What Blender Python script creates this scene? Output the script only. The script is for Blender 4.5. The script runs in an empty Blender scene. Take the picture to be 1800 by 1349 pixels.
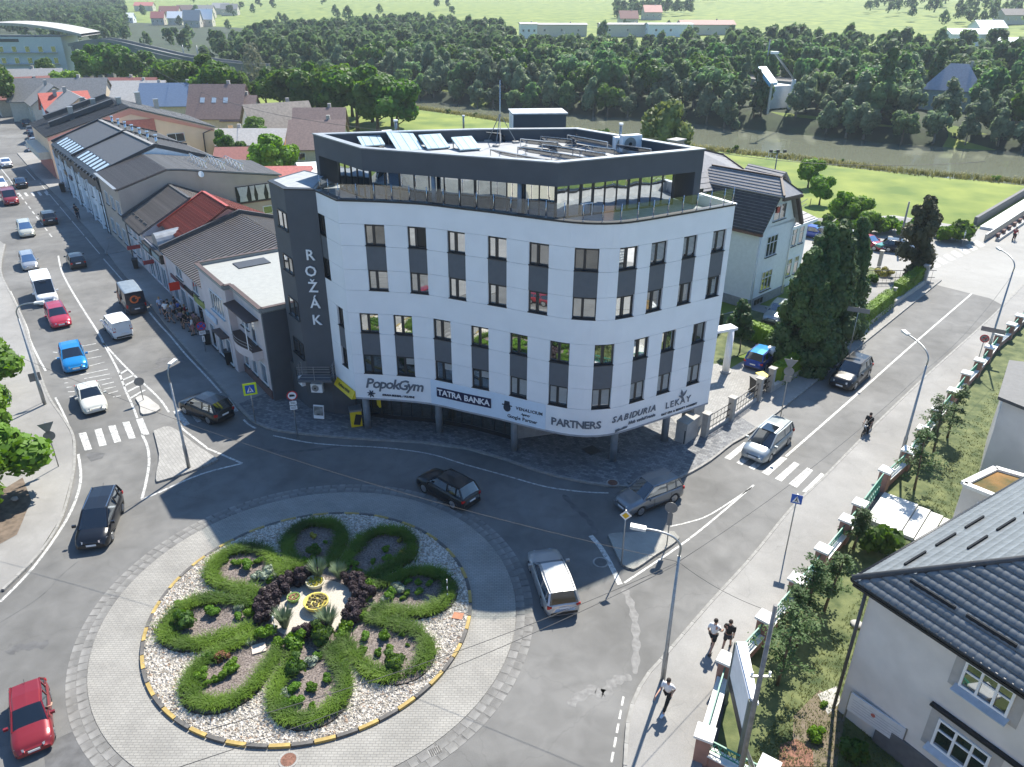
import bpy, math, random
import numpy as np
from mathutils import Vector, Matrix
from math import sin, cos, pi, radians, atan2, hypot
random.seed(7); RNG = np.random.default_rng(7)
S = bpy.context.scene
COL = S.collection
CF, CP, CR, CH = 1350.0, .4725, .006, 27.0
cam_d = bpy.data.cameras.new('camera'); cam = bpy.data.objects.new('camera', cam_d); COL.objects.link(cam)
cam_d.sensor_width = 36.0; cam_d.lens = 36.0 * CF / 1800.0; cam_d.clip_end = 8000; cam_d.clip_start = .5
cam.matrix_world = Matrix.Translation((0, 0, CH)) @ Matrix.Rotation(pi / 2 - CP, 4, 'X') @ Matrix.Rotation(CR, 4, 'Z')
S.camera = cam
SUN_D = Vector((.33, .745, 1.0)).normalized()
ELEV = math.asin(SUN_D.z); AZ = atan2(SUN_D.x, SUN_D.y)
W = bpy.data.worlds.new('World'); S.world = W; W.use_nodes = True
nt = W.node_tree; bg = nt.nodes['Background']
sky = nt.nodes.new('ShaderNodeTexSky'); sky.sky_type = 'NISHITA'; sky.sun_disc = False
sky.sun_elevation = ELEV; sky.sun_rotation = AZ; sky.air_density = 1.2; sky.dust_density = .8; sky.ozone_density = 1.6; sky.altitude = 400
tint = nt.nodes.new('ShaderNodeMix'); tint.data_type = 'RGBA'; tint.blend_type = 'MULTIPLY'; tint.inputs[0].default_value = 1; tint.inputs[7].default_value = (.5, .98, 1.42, 1)
nt.links.new(sky.outputs[0], tint.inputs[6]); nt.links.new(tint.outputs[2], bg.inputs[0]); bg.inputs[1].default_value = .062
sl = bpy.data.lights.new('sun', 'SUN'); sun = bpy.data.objects.new('sun', sl); COL.objects.link(sun)
sl.energy = 5.0; sl.angle = radians(.5); sl.color = (1.0, .935, .82)
sun.rotation_euler = SUN_D.to_track_quat('Z', 'Y').to_euler()
S.view_settings.view_transform = 'Standard'; S.view_settings.look = 'None'
S.view_settings.exposure = 1.2; S.view_settings.gamma = 1; S.view_settings.use_curve_mapping = False
S.render.engine = 'CYCLES'; S.cycles.max_bounces = 6; S.cycles.transparent_max_bounces = 8; S.cycles.caustics_reflective = False

def ray(x, y):
 x = (x - 900) / CF; y = -(y - 674.5) / CF
 x, y = cos(CR) * x - sin(CR) * y, sin(CR) * x + cos(CR) * y
 return (x, cos(CP) + y * sin(CP), -sin(CP) + y * cos(CP))
def P(x, y, z=0.0):
 d = ray(x, y); t = (z - CH) / d[2]
 return Vector((d[0] * t, d[1] * t, z))
def VP(px, o, u):
 r = ray(*px); l = hypot(u[0], u[1]); u = (u[0] / l, u[1] / l); n = (-u[1], u[0])
 t = (o[0] * n[0] + o[1] * n[1]) / (r[0] * n[0] + r[1] * n[1])
 return ((r[0] * t - o[0]) * u[0] + (r[1] * t - o[1]) * u[1], CH + r[2] * t)
def HT(b, top):            # height reached above base point b by the photo point top
 r = ray(*top); return CH + r[2] * b[1] / r[1]

MATS = {}
def nd(t, k, x=0, y=0): n = t.nodes.new(k); n.location = (x, y); return n
def mat(name, col, rough=.7, metal=0, var=.12, scale=3.0, bump=0.0, bscale=40.0, col2=None, spec=.5, rnd=0.0, coat=0, trans=0, detail=4, alpha=1):
 if name in MATS: return MATS[name]
 m = bpy.data.materials.new(name); m.use_nodes = True; t = m.node_tree; b = t.nodes['Principled BSDF']
 tc = nd(t, 'ShaderNodeTexCoord'); n1 = nd(t, 'ShaderNodeTexNoise'); n1.inputs['Scale'].default_value = scale; n1.inputs['Detail'].default_value = detail
 t.links.new(tc.outputs['Object'], n1.inputs['Vector'])
 c1 = tuple(max(0, c * (1 - var)) for c in col) + (1,); c2 = (tuple(col2) if col2 else tuple(min(1, c * (1 + var)) for c in col)) + (1,)
 mx = nd(t, 'ShaderNodeMix'); mx.data_type = 'RGBA'; mx.inputs[6].default_value = c1; mx.inputs[7].default_value = c2
 rp = nd(t, 'ShaderNodeMapRange'); rp.inputs[1].default_value = .33; rp.inputs[2].default_value = .67
 t.links.new(n1.outputs[0], rp.inputs[0]); t.links.new(rp.outputs[0], mx.inputs[0])
 out = mx.outputs[2]
 if rnd:
  oi = nd(t, 'ShaderNodeObjectInfo'); hs = nd(t, 'ShaderNodeHueSaturation')
  m1 = nd(t, 'ShaderNodeMapRange'); m1.inputs[3].default_value = 1 - rnd; m1.inputs[4].default_value = 1 + rnd
  m2 = nd(t, 'ShaderNodeMapRange'); m2.inputs[3].default_value = .5 - rnd * .07; m2.inputs[4].default_value = .5 + rnd * .07
  ml = nd(t, 'ShaderNodeMath'); ml.operation = 'FRACT'; mm = nd(t, 'ShaderNodeMath'); mm.operation = 'MULTIPLY'; mm.inputs[1].default_value = 7.3
  t.links.new(oi.outputs['Random'], m1.inputs[0]); t.links.new(oi.outputs['Random'], mm.inputs[0]); t.links.new(mm.outputs[0], ml.inputs[0]); t.links.new(ml.outputs[0], m2.inputs[0])
  t.links.new(m1.outputs[0], hs.inputs['Value']); t.links.new(m2.outputs[0], hs.inputs['Hue']); t.links.new(out, hs.inputs['Color']); out = hs.outputs[0]
 t.links.new(out, b.inputs['Base Color'])
 b.inputs['Roughness'].default_value = rough; b.inputs['Metallic'].default_value = metal
 b.inputs['Specular IOR Level'].default_value = spec; b.inputs['Coat Weight'].default_value = coat; b.inputs['Coat Roughness'].default_value = .03
 if trans:
  b.inputs['Subsurface Weight'].default_value = 0
  tr = nd(t, 'ShaderNodeBsdfTranslucent'); ms = nd(t, 'ShaderNodeMixShader'); ms.inputs[0].default_value = trans
  hs2 = nd(t, 'ShaderNodeHueSaturation'); hs2.inputs['Saturation'].default_value = 1.15; hs2.inputs['Value'].default_value = 1.5; hs2.inputs['Hue'].default_value = .49
  t.links.new(out, hs2.inputs['Color']); t.links.new(hs2.outputs[0], tr.inputs['Color'])
  t.links.new(b.outputs[0], ms.inputs[1]); t.links.new(tr.outputs[0], ms.inputs[2]); t.links.new(ms.outputs[0], t.nodes['Material Output'].inputs[0])
 if bump:
  n2 = nd(t, 'ShaderNodeTexNoise'); n2.inputs['Scale'].default_value = bscale; bp = nd(t, 'ShaderNodeBump'); bp.inputs['Strength'].default_value = bump; bp.inputs['Distance'].default_value = .02
  t.links.new(tc.outputs['Object'], n2.inputs['Vector']); t.links.new(n2.outputs[0], bp.inputs['Height']); t.links.new(bp.outputs[0], b.inputs['Normal'])
 MATS[name] = m; return m
def glassmat(name, tint=(.02, .025, .03), refl=.5, rough=.02, wave=0.0, clear=0.0, rc=(.85, .9, .92)):
 if name in MATS: return MATS[name]
 m = bpy.data.materials.new(name); m.use_nodes = True; t = m.node_tree; b = t.nodes['Principled BSDF']
 b.inputs['Base Color'].default_value = tint + (1,); b.inputs['Roughness'].default_value = .08; b.inputs['Specular IOR Level'].default_value = .8
 g = nd(t, 'ShaderNodeBsdfGlossy'); g.inputs['Roughness'].default_value = rough; g.inputs['Color'].default_value = rc + (1,)
 fr = nd(t, 'ShaderNodeFresnel'); fr.inputs[0].default_value = 1.5
 mr = nd(t, 'ShaderNodeMapRange'); mr.inputs[3].default_value = refl; mr.inputs[4].default_value = 1.0; t.links.new(fr.outputs[0], mr.inputs[0])
 ms = nd(t, 'ShaderNodeMixShader'); t.links.new(mr.outputs[0], ms.inputs[0])
 if clear:
  tp = nd(t, 'ShaderNodeBsdfTransparent'); tp.inputs[0].default_value = (.9, .95, .94, 1)
  m2 = nd(t, 'ShaderNodeMixShader'); m2.inputs[0].default_value = clear; t.links.new(b.outputs[0], m2.inputs[1]); t.links.new(tp.outputs[0], m2.inputs[2]); t.links.new(m2.outputs[0], ms.inputs[1])
 else: t.links.new(b.outputs[0], ms.inputs[1])
 t.links.new(g.outputs[0], ms.inputs[2]); t.links.new(ms.outputs[0], t.nodes['Material Output'].inputs[0])
 if wave:
  tc = nd(t, 'ShaderNodeTexCoord'); n = nd(t, 'ShaderNodeTexNoise'); n.inputs['Scale'].default_value = .9; n.inputs['Detail'].default_value = 0
  bp = nd(t, 'ShaderNodeBump'); bp.inputs['Strength'].default_value = wave; bp.inputs['Distance'].default_value = .05
  t.links.new(tc.outputs['Object'], n.inputs['Vector']); t.links.new(n.outputs[0], bp.inputs['Height']); t.links.new(bp.outputs[0], g.inputs['Normal'])
 MATS[name] = m; return m

def link(name, me, parent=None, mats=(), world=True):
 o = bpy.data.objects.new(name, me); COL.objects.link(o)
 for m in mats: me.materials.append(m)
 if parent is not None:
  o.parent = parent
 return o
def lab(o, label=None, cat=None, group=None, kind=None):
 if label: o['label'] = label
 if cat: o['category'] = cat
 if group: o['group'] = group
 if kind: o['kind'] = kind
 return o
def thing(name, label, cat, loc=(0, 0, 0), rz=0, group=None):
 o = bpy.data.objects.new(name, None); COL.objects.link(o); o.location = loc; o.rotation_euler = (0, 0, rz); o.empty_display_size = .3
 return lab(o, label, cat, group)
class MB:
 """collects shapes and links them as one mesh object"""
 def __init__(s): s.v = []; s.f = []; s.m = []; s.sm = []
 def add(s, vs, fs, mi=0, smooth=False):
  b = len(s.v); s.v += [tuple(v) for v in vs]
  for f in fs: s.f.append(tuple(b + i for i in f)); s.m.append(mi); s.sm.append(smooth)
  return s
 def box(s, c, size, rz=0, mi=0, rx=0, ry=0):
  x, y, z = [a / 2 for a in size]
  M = Matrix.Rotation(rz, 3, 'Z') @ Matrix.Rotation(ry, 3, 'Y') @ Matrix.Rotation(rx, 3, 'X'); c = Vector(c)
  vs = [c + M @ Vector((i * x, j * y, k * z)) for k in (-1, 1) for j in (-1, 1) for i in (-1, 1)]
  return s.add(vs, [(0, 2, 3, 1), (4, 5, 7, 6), (0, 1, 5, 4), (2, 6, 7, 3), (0, 4, 6, 2), (1, 3, 7, 5)], mi)
 def quad(s, a, b, c, d, mi=0): return s.add([a, b, c, d], [(0, 1, 2, 3)], mi)
 def bar(s, a, b, w, h=None, mi=0, up=(0, 0, 1)):
  a, b = Vector(a), Vector(b); h = h or w; d = (b - a);
  if d.length < 1e-6: return s
  d.normalize(); upv = Vector(up)
  if abs(d.dot(upv)) > .98: upv = Vector((1, 0, 0))
  r = d.cross(upv).normalized(); u = r.cross(d)
  vs = [p + r * i * w / 2 + u * j * h / 2 for p in (a, b) for i, j in ((-1, -1), (1, -1), (1, 1), (-1, 1))]
  return s.add(vs, [(0, 1, 2, 3), (7, 6, 5, 4), (0, 4, 5, 1), (1, 5, 6, 2), (2, 6, 7, 3), (3, 7, 4, 0)], mi)
 def tube(s, pts, r, n=8, mi=0, caps=True, smooth=True):
  pts = [Vector(p) for p in pts]; rs = r if isinstance(r, (list, tuple)) else [r] * len(pts); b = len(s.v)
  prev = None
  for i, p in enumerate(pts):
   d = (pts[min(i + 1, len(pts) - 1)] - pts[max(i - 1, 0)])
   d = d.normalized() if d.length > 1e-9 else Vector((0, 0, 1))
   ref = prev if prev is not None and abs(prev.dot(d)) < .95 else (Vector((1, 0, 0)) if abs(d.x) < .8 else Vector((0, 1, 0)))
   u = (ref - d * ref.dot(d)).normalized(); w = d.cross(u); prev = u
   for k in range(n): a = 2 * pi * k / n; s.v.append(tuple(p + (u * cos(a) + w * sin(a)) * rs[i]))
  for i in range(len(pts) - 1):
   for k in range(n):
    k2 = (k + 1) % n; s.f.append((b + i * n + k, b + i * n + k2, b + (i + 1) * n + k2, b + (i + 1) * n + k)); s.m.append(mi); s.sm.append(smooth)
  if caps:
   s.f.append(tuple(b + k for k in reversed(range(n)))); s.m.append(mi); s.sm.append(False)
   s.f.append(tuple(b + (len(pts) - 1) * n + k for k in range(n))); s.m.append(mi); s.sm.append(False)
  return s
 def prism(s, poly, z0, z1, mi=0, mside=None, bottom=True):
  n = len(poly); mside = mi if mside is None else mside
  ar = sum(poly[i][0] * poly[(i + 1) % n][1] - poly[(i + 1) % n][0] * poly[i][1] for i in range(n))
  if ar < 0: poly = list(reversed(poly))
  b = len(s.v); s.v += [(p[0], p[1], z0) for p in poly] + [(p[0], p[1], z1) for p in poly]
  s.f.append(tuple(b + n + i for i in range(n))); s.m.append(mi); s.sm.append(False)
  if bottom: s.f.append(tuple(b + i for i in reversed(range(n)))); s.m.append(mside); s.sm.append(False)
  for i in range(n):
   j = (i + 1) % n; s.f.append((b + i, b + j, b + n + j, b + n + i)); s.m.append(mside); s.sm.append(False)
  return s
 def poly(s, pts, mi=0): return s.add(pts, [tuple(range(len(pts)))], mi)
 def disc(s, c, r, nrm=(0, 0, 1), th=.01, n=20, mi=0, mside=None):
  c = Vector(c); nr = Vector(nrm).normalized(); return s.tube([c - nr * th / 2, c + nr * th / 2], r, n, mi, smooth=False)
 def ico(s, c, r, sub=1, mi=0, sc=(1, 1, 1), jit=0, rnd=random):
  v, f = ICO[sub]; c = Vector(c)
  vs = [(c.x + a[0] * r * sc[0] * (1 + rnd.uniform(-jit, jit)), c.y + a[1] * r * sc[1] * (1 + rnd.uniform(-jit, jit)), c.z + a[2] * r * sc[2] * (1 + rnd.uniform(-jit, jit))) for a in v]
  return s.add(vs, f, mi, True)
 def mesh(s, name, mats):
  me = bpy.data.meshes.new(name); me.from_pydata(s.v, [], s.f)
  for m in mats: me.materials.append(m)
  if len(mats) > 1: me.polygons.foreach_set('material_index', s.m)
  me.polygons.foreach_set('use_smooth', s.sm); me.update(); return me
 def build(s, name, mats, parent=None, local=False):
  if not isinstance(mats, (list, tuple)): mats = [mats]
  if parent is not None and not local:      # shapes given in world metres: move them into the parent's frame
   M = parent.matrix_basis if parent.parent is None else parent.parent.matrix_basis @ parent.matrix_basis
   M = M.inverted(); s.v = [tuple(M @ Vector(v)) for v in s.v]
  return link(name, s.mesh(name, mats), parent)
def mkico(n):
 import bmesh
 b = bmesh.new(); bmesh.ops.create_icosphere(b, subdivisions=n, radius=1)
 v = [tuple(x.co) for x in b.verts]; f = [tuple(q.index for q in p.verts) for p in b.faces]; b.free(); return v, f
ICO = {i: mkico(i) for i in (1, 2, 3)}
def npmesh(name, V, F, mats, mi=None, smooth=False):
 me = bpy.data.meshes.new(name); V = np.asarray(V, np.float32).reshape(-1, 3); F = np.asarray(F, np.int32); k = F.shape[1]
 me.vertices.add(len(V)); me.vertices.foreach_set('co', V.ravel()); me.loops.add(F.size); me.loops.foreach_set('vertex_index', F.ravel())
 me.polygons.add(len(F)); me.polygons.foreach_set('loop_start', np.arange(0, F.size, k, dtype=np.int32)); me.polygons.foreach_set('loop_total', np.full(len(F), k, np.int32))
 for m in mats: me.materials.append(m)
 if mi is not None: me.polygons.foreach_set('material_index', np.asarray(mi, np.int32))
 me.polygons.foreach_set('use_smooth', np.full(len(F), smooth, bool)); me.update(calc_edges=True); return me
def copy_tree(o, parent=None):
 c = o.copy(); COL.objects.link(c); c.parent = parent
 for ch in o.children: copy_tree(ch, c)
 return c
def ribbon(pts, w, z):
 pts = [Vector((p[0], p[1], 0)) for p in pts]; L = []; R = []
 for i, p in enumerate(pts):
  d = (pts[min(i + 1, len(pts) - 1)] - pts[max(i - 1, 0)]).normalized(); n = Vector((-d.y, d.x, 0)); ww = w[i] if isinstance(w, (list, tuple)) else w
  L.append(p + n * ww / 2); R.append(p - n * ww / 2)
 vs = [(p.x, p.y, z) for p in L + R]; n = len(pts)
 return vs, [(i, n + i, n + i + 1, i + 1) for i in range(n - 1)]
def smooth_path(pts, k=6):
 pts = [Vector(p) for p in pts]; out = []
 for i in range(len(pts) - 1):
  p0, p1, p2, p3 = pts[max(i - 1, 0)], pts[i], pts[i + 1], pts[min(i + 2, len(pts) - 1)]
  for j in range(k):
   t = j / k; out.append(.5 * ((2 * p1) + (p2 - p0) * t + (2 * p0 - 5 * p1 + 4 * p2 - p3) * t * t + (3 * p1 - p0 - 3 * p2 + p3) * t ** 3))
 out.append(pts[-1]); return out
def text_mb(txt, size, M, bold=.0, depth=.02, shear=0.0, spacing=1.0):
 """lettering as a mesh block: M places local x (along), y (up), z (out)"""
 cu = bpy.data.curves.new('t', 'FONT'); cu.body = txt; cu.size = size; cu.extrude = depth; cu.offset = bold; cu.shear = shear; cu.space_character = spacing
 cu.align_x = 'CENTER'; cu.align_y = 'CENTER'; cu.resolution_u = 2
 o = bpy.data.objects.new('t', cu); COL.objects.link(o); me = o.to_mesh()
 mb = MB(); mb.add([M @ v.co for v in me.vertices], [tuple(p.vertices) for p in me.polygons])
 o.to_mesh_clear(); bpy.data.objects.remove(o); bpy.data.curves.remove(cu); return mb
def frame_M(o, u, up=(0, 0, 1)):
 u = Vector(u).normalized(); up = Vector(up).normalized(); n = u.cross(up);
 M = Matrix((u, up, n)).transposed().to_4x4(); M.translation = Vector(o); return M
def brickmat(name, c1, c2, mortar, bw, bh, msz, bump=.4, scale=1.0, var=.2, rough=.85, rot=0.0, offset=.5):
 m = bpy.data.materials.new(name); m.use_nodes = True; t = m.node_tree; b = t.nodes['Principled BSDF']
 tc = nd(t, 'ShaderNodeTexCoord'); mp = nd(t, 'ShaderNodeMapping'); mp.inputs['Rotation'].default_value = (0, 0, rot)
 br = nd(t, 'ShaderNodeTexBrick'); br.offset = offset
 br.inputs['Color1'].default_value = c1 + (1,); br.inputs['Color2'].default_value = c2 + (1,); br.inputs['Mortar'].default_value = mortar + (1,)
 br.inputs['Scale'].default_value = scale; br.inputs['Mortar Size'].default_value = msz; br.inputs['Brick Width'].default_value = bw; br.inputs['Row Height'].default_value = bh
 t.links.new(tc.outputs['Object'], mp.inputs[0]); t.links.new(mp.outputs[0], br.inputs['Vector'])
 n = nd(t, 'ShaderNodeTexNoise'); n.inputs['Scale'].default_value = .6; n.inputs['Detail'].default_value = 6; t.links.new(tc.outputs['Object'], n.inputs['Vector'])
 mr = nd(t, 'ShaderNodeMapRange'); mr.inputs[1].default_value = .3; mr.inputs[2].default_value = .7; mr.inputs[3].default_value = 1 - var; mr.inputs[4].default_value = 1 + var; t.links.new(n.outputs[0], mr.inputs[0])
 hs = nd(t, 'ShaderNodeHueSaturation'); t.links.new(br.outputs[0], hs.inputs['Color']); t.links.new(mr.outputs[0], hs.inputs['Value'])
 t.links.new(hs.outputs[0], b.inputs['Base Color']); b.inputs['Roughness'].default_value = rough
 bp = nd(t, 'ShaderNodeBump'); bp.inputs['Strength'].default_value = bump; bp.inputs['Distance'].default_value = .01; bp.invert = True
 t.links.new(br.outputs['Fac'], bp.inputs['Height']); t.links.new(bp.outputs[0], b.inputs['Normal']); MATS[name] = m; return m
def asphaltmat(name, base, var=.18):
 m = bpy.data.materials.new(name); m.use_nodes = True; t = m.node_tree; b = t.nodes['Principled BSDF']; tc = nd(t, 'ShaderNodeTexCoord')
 acc = None
 for sc, lo, hi, amt, det in ((.12, .35, .65, var, 5), (.9, .3, .7, var * .55, 6), (38, .25, .75, .16, 2)):
  n = nd(t, 'ShaderNodeTexNoise'); n.inputs['Scale'].default_value = sc; n.inputs['Detail'].default_value = det; n.inputs['Distortion'].default_value = .6 if sc < 1 else 0
  t.links.new(tc.outputs['Object'], n.inputs['Vector']); mr = nd(t, 'ShaderNodeMapRange'); mr.inputs[1].default_value = lo; mr.inputs[2].default_value = hi; mr.inputs[3].default_value = 1 - amt; mr.inputs[4].default_value = 1 + amt
  t.links.new(n.outputs[0], mr.inputs[0])
  if acc is None: acc = mr.outputs[0]
  else:
   mm = nd(t, 'ShaderNodeMath'); mm.operation = 'MULTIPLY'; t.links.new(acc, mm.inputs[0]); t.links.new(mr.outputs[0], mm.inputs[1]); acc = mm.outputs[0]
 vo = nd(t, 'ShaderNodeTexVoronoi'); vo.feature = 'DISTANCE_TO_EDGE'; vo.inputs['Scale'].default_value = .16
 nz = nd(t, 'ShaderNodeTexNoise'); nz.inputs['Scale'].default_value = .5; nz.inputs['Detail'].default_value = 5; va = nd(t, 'ShaderNodeMix'); va.data_type = 'RGBA'; va.blend_type = 'LINEAR_LIGHT'; va.inputs[0].default_value = .9
 t.links.new(tc.outputs['Object'], nz.inputs['Vector']); t.links.new(tc.outputs['Object'], va.inputs[6]); t.links.new(nz.outputs[1], va.inputs[7]); t.links.new(va.outputs[2], vo.inputs['Vector'])
 cr = nd(t, 'ShaderNodeMapRange'); cr.inputs[1].default_value = 0; cr.inputs[2].default_value = .004; cr.inputs[3].default_value = .86; cr.inputs[4].default_value = 1; t.links.new(vo.outputs['Distance'], cr.inputs[0])
 mm = nd(t, 'ShaderNodeMath'); mm.operation = 'MULTIPLY'; t.links.new(acc, mm.inputs[0]); t.links.new(cr.outputs[0], mm.inputs[1]); acc = mm.outputs[0]
 hs = nd(t, 'ShaderNodeHueSaturation'); hs.inputs['Color'].default_value = base + (1,); t.links.new(acc, hs.inputs['Value']); t.links.new(hs.outputs[0], b.inputs['Base Color'])
 b.inputs['Roughness'].default_value = .82; b.inputs['Specular IOR Level'].default_value = .35; MATS[name] = m; return m
M_ASPH = asphaltmat('asphalt_worn', (.135, .134, .13), .24); M_ASPH2 = asphaltmat('asphalt_bridge', (.27, .265, .25), .08)
M_ASPHW = asphaltmat('asphalt_footway', (.235, .23, .22), .14)
M_PATCH = mat('asphalt_patch_dark', (.09, .09, .091), .8, var=.25, scale=2); M_PATCHL = mat('asphalt_patch_light', (.175, .173, .168), .85, var=.2, scale=4)
M_WHITE = mat('road_paint', (.52, .52, .5), .6, var=.1, scale=1.7, detail=8)
def wear(m):
 t = m.node_tree; b = t.nodes['Principled BSDF']; src = b.inputs['Base Color'].links[0].from_socket; tc = nd(t, 'ShaderNodeTexCoord'); n = nd(t, 'ShaderNodeTexNoise'); n.inputs['Scale'].default_value = 4.5; n.inputs['Detail'].default_value = 9; n.inputs['Roughness'].default_value = .75
 r = nd(t, 'ShaderNodeMapRange'); r.inputs[1].default_value = .38; r.inputs[2].default_value = .56; mx = nd(t, 'ShaderNodeMix'); mx.data_type = 'RGBA'; mx.inputs[6].default_value = (.17, .17, .165, 1)
 t.links.new(tc.outputs['Object'], n.inputs['Vector']); t.links.new(n.outputs[0], r.inputs[0]); t.links.new(r.outputs[0], mx.inputs[0]); t.links.new(src, mx.inputs[7]); t.links.new(mx.outputs[2], b.inputs['Base Color'])
wear(M_WHITE)
M_KERB = mat('kerb_concrete', (.26, .255, .24), .85, var=.2, scale=3, bump=.2)
M_APRON = brickmat('apron_setts', (.27, .262, .24), (.235, .228, .21), (.16, .155, .145), .24, .12, .012, var=.14)
M_TILES = brickmat('paving_grey_mixed', (.22, .225, .23), (.10, .105, .115), (.1, .1, .1), .3, .2, .012, var=.15, rot=.5)
M_TILES2 = brickmat('paving_light', (.3, .295, .28), (.24, .235, .225), (.15, .15, .14), .2, .2, .01, var=.1, rot=.9)
M_GRASS = mat('meadow_grass', (.085, .15, .006), .9, var=.2, scale=.14, col2=(.19, .23, .03), detail=9, bump=.3, bscale=6)
M_LAWN = mat('lawn_grass', (.05, .085, .02), .9, var=.35, scale=1.1, col2=(.13, .15, .055), bump=.5, bscale=20, detail=8)
M_SOIL = mat('soil', (.13, .1, .075), .95, var=.3, scale=3, bump=.5)
M_DARK = mat('dark_metal', (.02, .022, .026), .45, metal=.3, var=.1); M_STEEL = mat('galvanised_steel', (.33, .34, .34), .42, metal=.7, var=.12, scale=6)
M_STAIN = mat('stainless_steel', (.62, .63, .64), .22, metal=.95, var=.05)
M_CONC = mat('concrete', (.36, .35, .33), .85, var=.12, scale=2, bump=.25, bscale=25); M_WHITEP = mat('white_paint', (.78, .79, .8), .5, var=.04)
M_BLACK = mat('black_plastic', (.012, .012, .013), .5, var=.1); M_RUBBER = mat('tyre_rubber', (.018, .018, .018), .85, var=.2)

TU = Vector((.614, .789)).normalized(); TW = Vector((TU.y, -TU.x))
def nearb_(w): return float(np.interp(w, [-149, -65, -48, -28, -12, 60], [152.5, 146.5, 148.3, 148.6, 152.6, 156]))
def farb_(w): return float(np.interp(w, [-180, -145, -103, -60, -38, -17, 60], [178, 177.5, 187, 189, 190.5, 198, 204]))
def prof(t, w):
 nearb, farb = nearb_(w), farb_(w)
 if t < nearb - 4: z = 0
 elif t < nearb + 3: z = -3.6 * (t - nearb + 4) / 7
 elif t < farb - 3: z = -3.6
 elif t < farb + 7: z = -3.6 + 4.4 * (t - farb + 3) / 10
 else: z = float(np.interp(t, [185, 235, 300, 400, 560, 800, 1200, 5000], [.8, 1.2, 2, 5, 12, 19, 24, 350]))
 if t > 330: z += 1.2 * sin(t * .011 + w * .007) * min(1, (t - 330) / 200)
 return z
ts = [-120, -40, 0, 40, 80, 120, 138, 143, 145, 147, 149, 151, 154, 160, 170, 176, 179, 182, 185, 188, 192, 196, 200, 206, 215, 225, 235, 245, 260, 280, 300, 330, 360, 400, 450, 500, 560, 640, 720, 800, 900, 1050, 1200, 1400, 1800, 2400, 3200, 4500]
ws = [-3500, -2200, -1400, -1000, -800, -640, -560, -480, -420] + list(range(-380, 160, 12)) + [180, 240, 320, 420, 540, 600, 700, 800, 1000, 1300, 1800, 2600, 3500]
V = []; F = []
for t in ts:
 for w in ws:
  q = TU * t + TW * w; z = prof(t, w) - .03
  if t > 1300: z += 60 * (sin(w * .0021 + 1) + sin(w * .0047)) * min(1, (t - 1300) / 1500)
  V.append((q.x, q.y, z))
nw = len(ws)
for i in range(len(ts) - 1):
 for j in range(nw - 1): F.append((i * nw + j, i * nw + j + 1, (i + 1) * nw + j + 1, (i + 1) * nw + j))
F = [tuple(reversed(f)) for f in F]
g = link('ground', npmesh('ground', V, F, [M_GRASS], smooth=True)); lab(g, 'green meadow and terrain running back to the river and up the hills', kind='structure')
def TP(t, w): q = TU * t + TW * w; return Vector((q.x, q.y, prof(t, w)))
def TG(x, y, up=0):
 r = ray(x, y); k = 60.0
 while k < 4000:
  X, Y, Z = r[0] * k, r[1] * k, CH + r[2] * k; a = X * TU.x + Y * TU.y; b = X * TW.x + Y * TW.y
  if Z - up < prof(a, b): break
  k *= 1.004
 return Vector((X, Y, prof(a, b)))
def inv_tw(x, y): return x * TU.x + y * TU.y, x * TW.x + y * TW.y
def zt(x, y): t, w = inv_tw(x, y); return prof(t, w)

mw = bpy.data.materials.new('river_water'); mw.use_nodes = True; t_ = mw.node_tree; b_ = t_.nodes['Principled BSDF']
b_.inputs['Base Color'].default_value = (.15, .16, .115, 1); b_.inputs['Roughness'].default_value = .09; b_.inputs['Specular IOR Level'].default_value = .6
tc = nd(t_, 'ShaderNodeTexCoord'); n1 = nd(t_, 'ShaderNodeTexNoise'); n1.inputs['Scale'].default_value = .35; n1.inputs['Detail'].default_value = 5; bp = nd(t_, 'ShaderNodeBump'); bp.inputs['Strength'].default_value = .35; bp.inputs['Distance'].default_value = .12
t_.links.new(tc.outputs['Object'], n1.inputs['Vector']); t_.links.new(n1.outputs[0], bp.inputs['Height']); t_.links.new(bp.outputs[0], b_.inputs['Normal'])
mb = MB(); a = [TU * 140 + TW * (-700), TU * 140 + TW * 300, TU * 212 + TW * 300, TU * 212 + TW * (-700)]
mb.poly([(p.x, p.y, -2.5) for p in reversed(a)]); lab(mb.build('river', mw), 'brown green river with soft reflections of the far bank', kind='structure')

def sheet(name, pts, z, m, label, kind='structure', parent=None):
 pts = [(p[0], p[1]) for p in pts]; n = len(pts)
 if sum(pts[i][0] * pts[(i + 1) % n][1] - pts[(i + 1) % n][0] * pts[i][1] for i in range(n)) < 0: pts.reverse()
 o = MB().poly([(p[0], p[1], z) for p in pts]).build(name, m, parent); return lab(o, label, kind=kind if parent is None else None)
def PX(l, z=0): return [P(x, y, z) for x, y in l]
road = sheet('road', [(-75, -20), (-75, 70), (-150, 190), (-108, 196), (-60, 130), (-14, 62), (-8, 46), (8, 46), (16, 52), (44, 84), (54, 88), (75, 84), (50, 64), (30, 44), (9, 22), (7, -20)], 0.0, M_ASPH, 'worn grey asphalt streets meeting at the roundabout')
lot = sheet('car_park', [(28, 78), (28, 98), (52, 104), (62, 96), (58, 84), (47, 77.5), (40, 74)], .006, M_ASPH2, 'pale asphalt car park beyond the villa hedge')
sheet('bridge_road', PX([(1640, 500), (1740, 525), (1860, 590), (1990, 330), (1830, 330), (1690, 430), (1600, 440)]), .010, M_ASPH2, 'pale concrete road leading onto the bridge')
kw = [(-60, 88)] + PX([(0, 476), (16, 515), (39, 562), (60, 632), (83, 697), (109, 736), (127, 767), (130, 800), (127, 839), (107, 914), (67, 977), (0, 1043)]) + [(-26, 24), (-30, -20), (-75, -20), (-75, 60), (-140, 165)]
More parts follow.
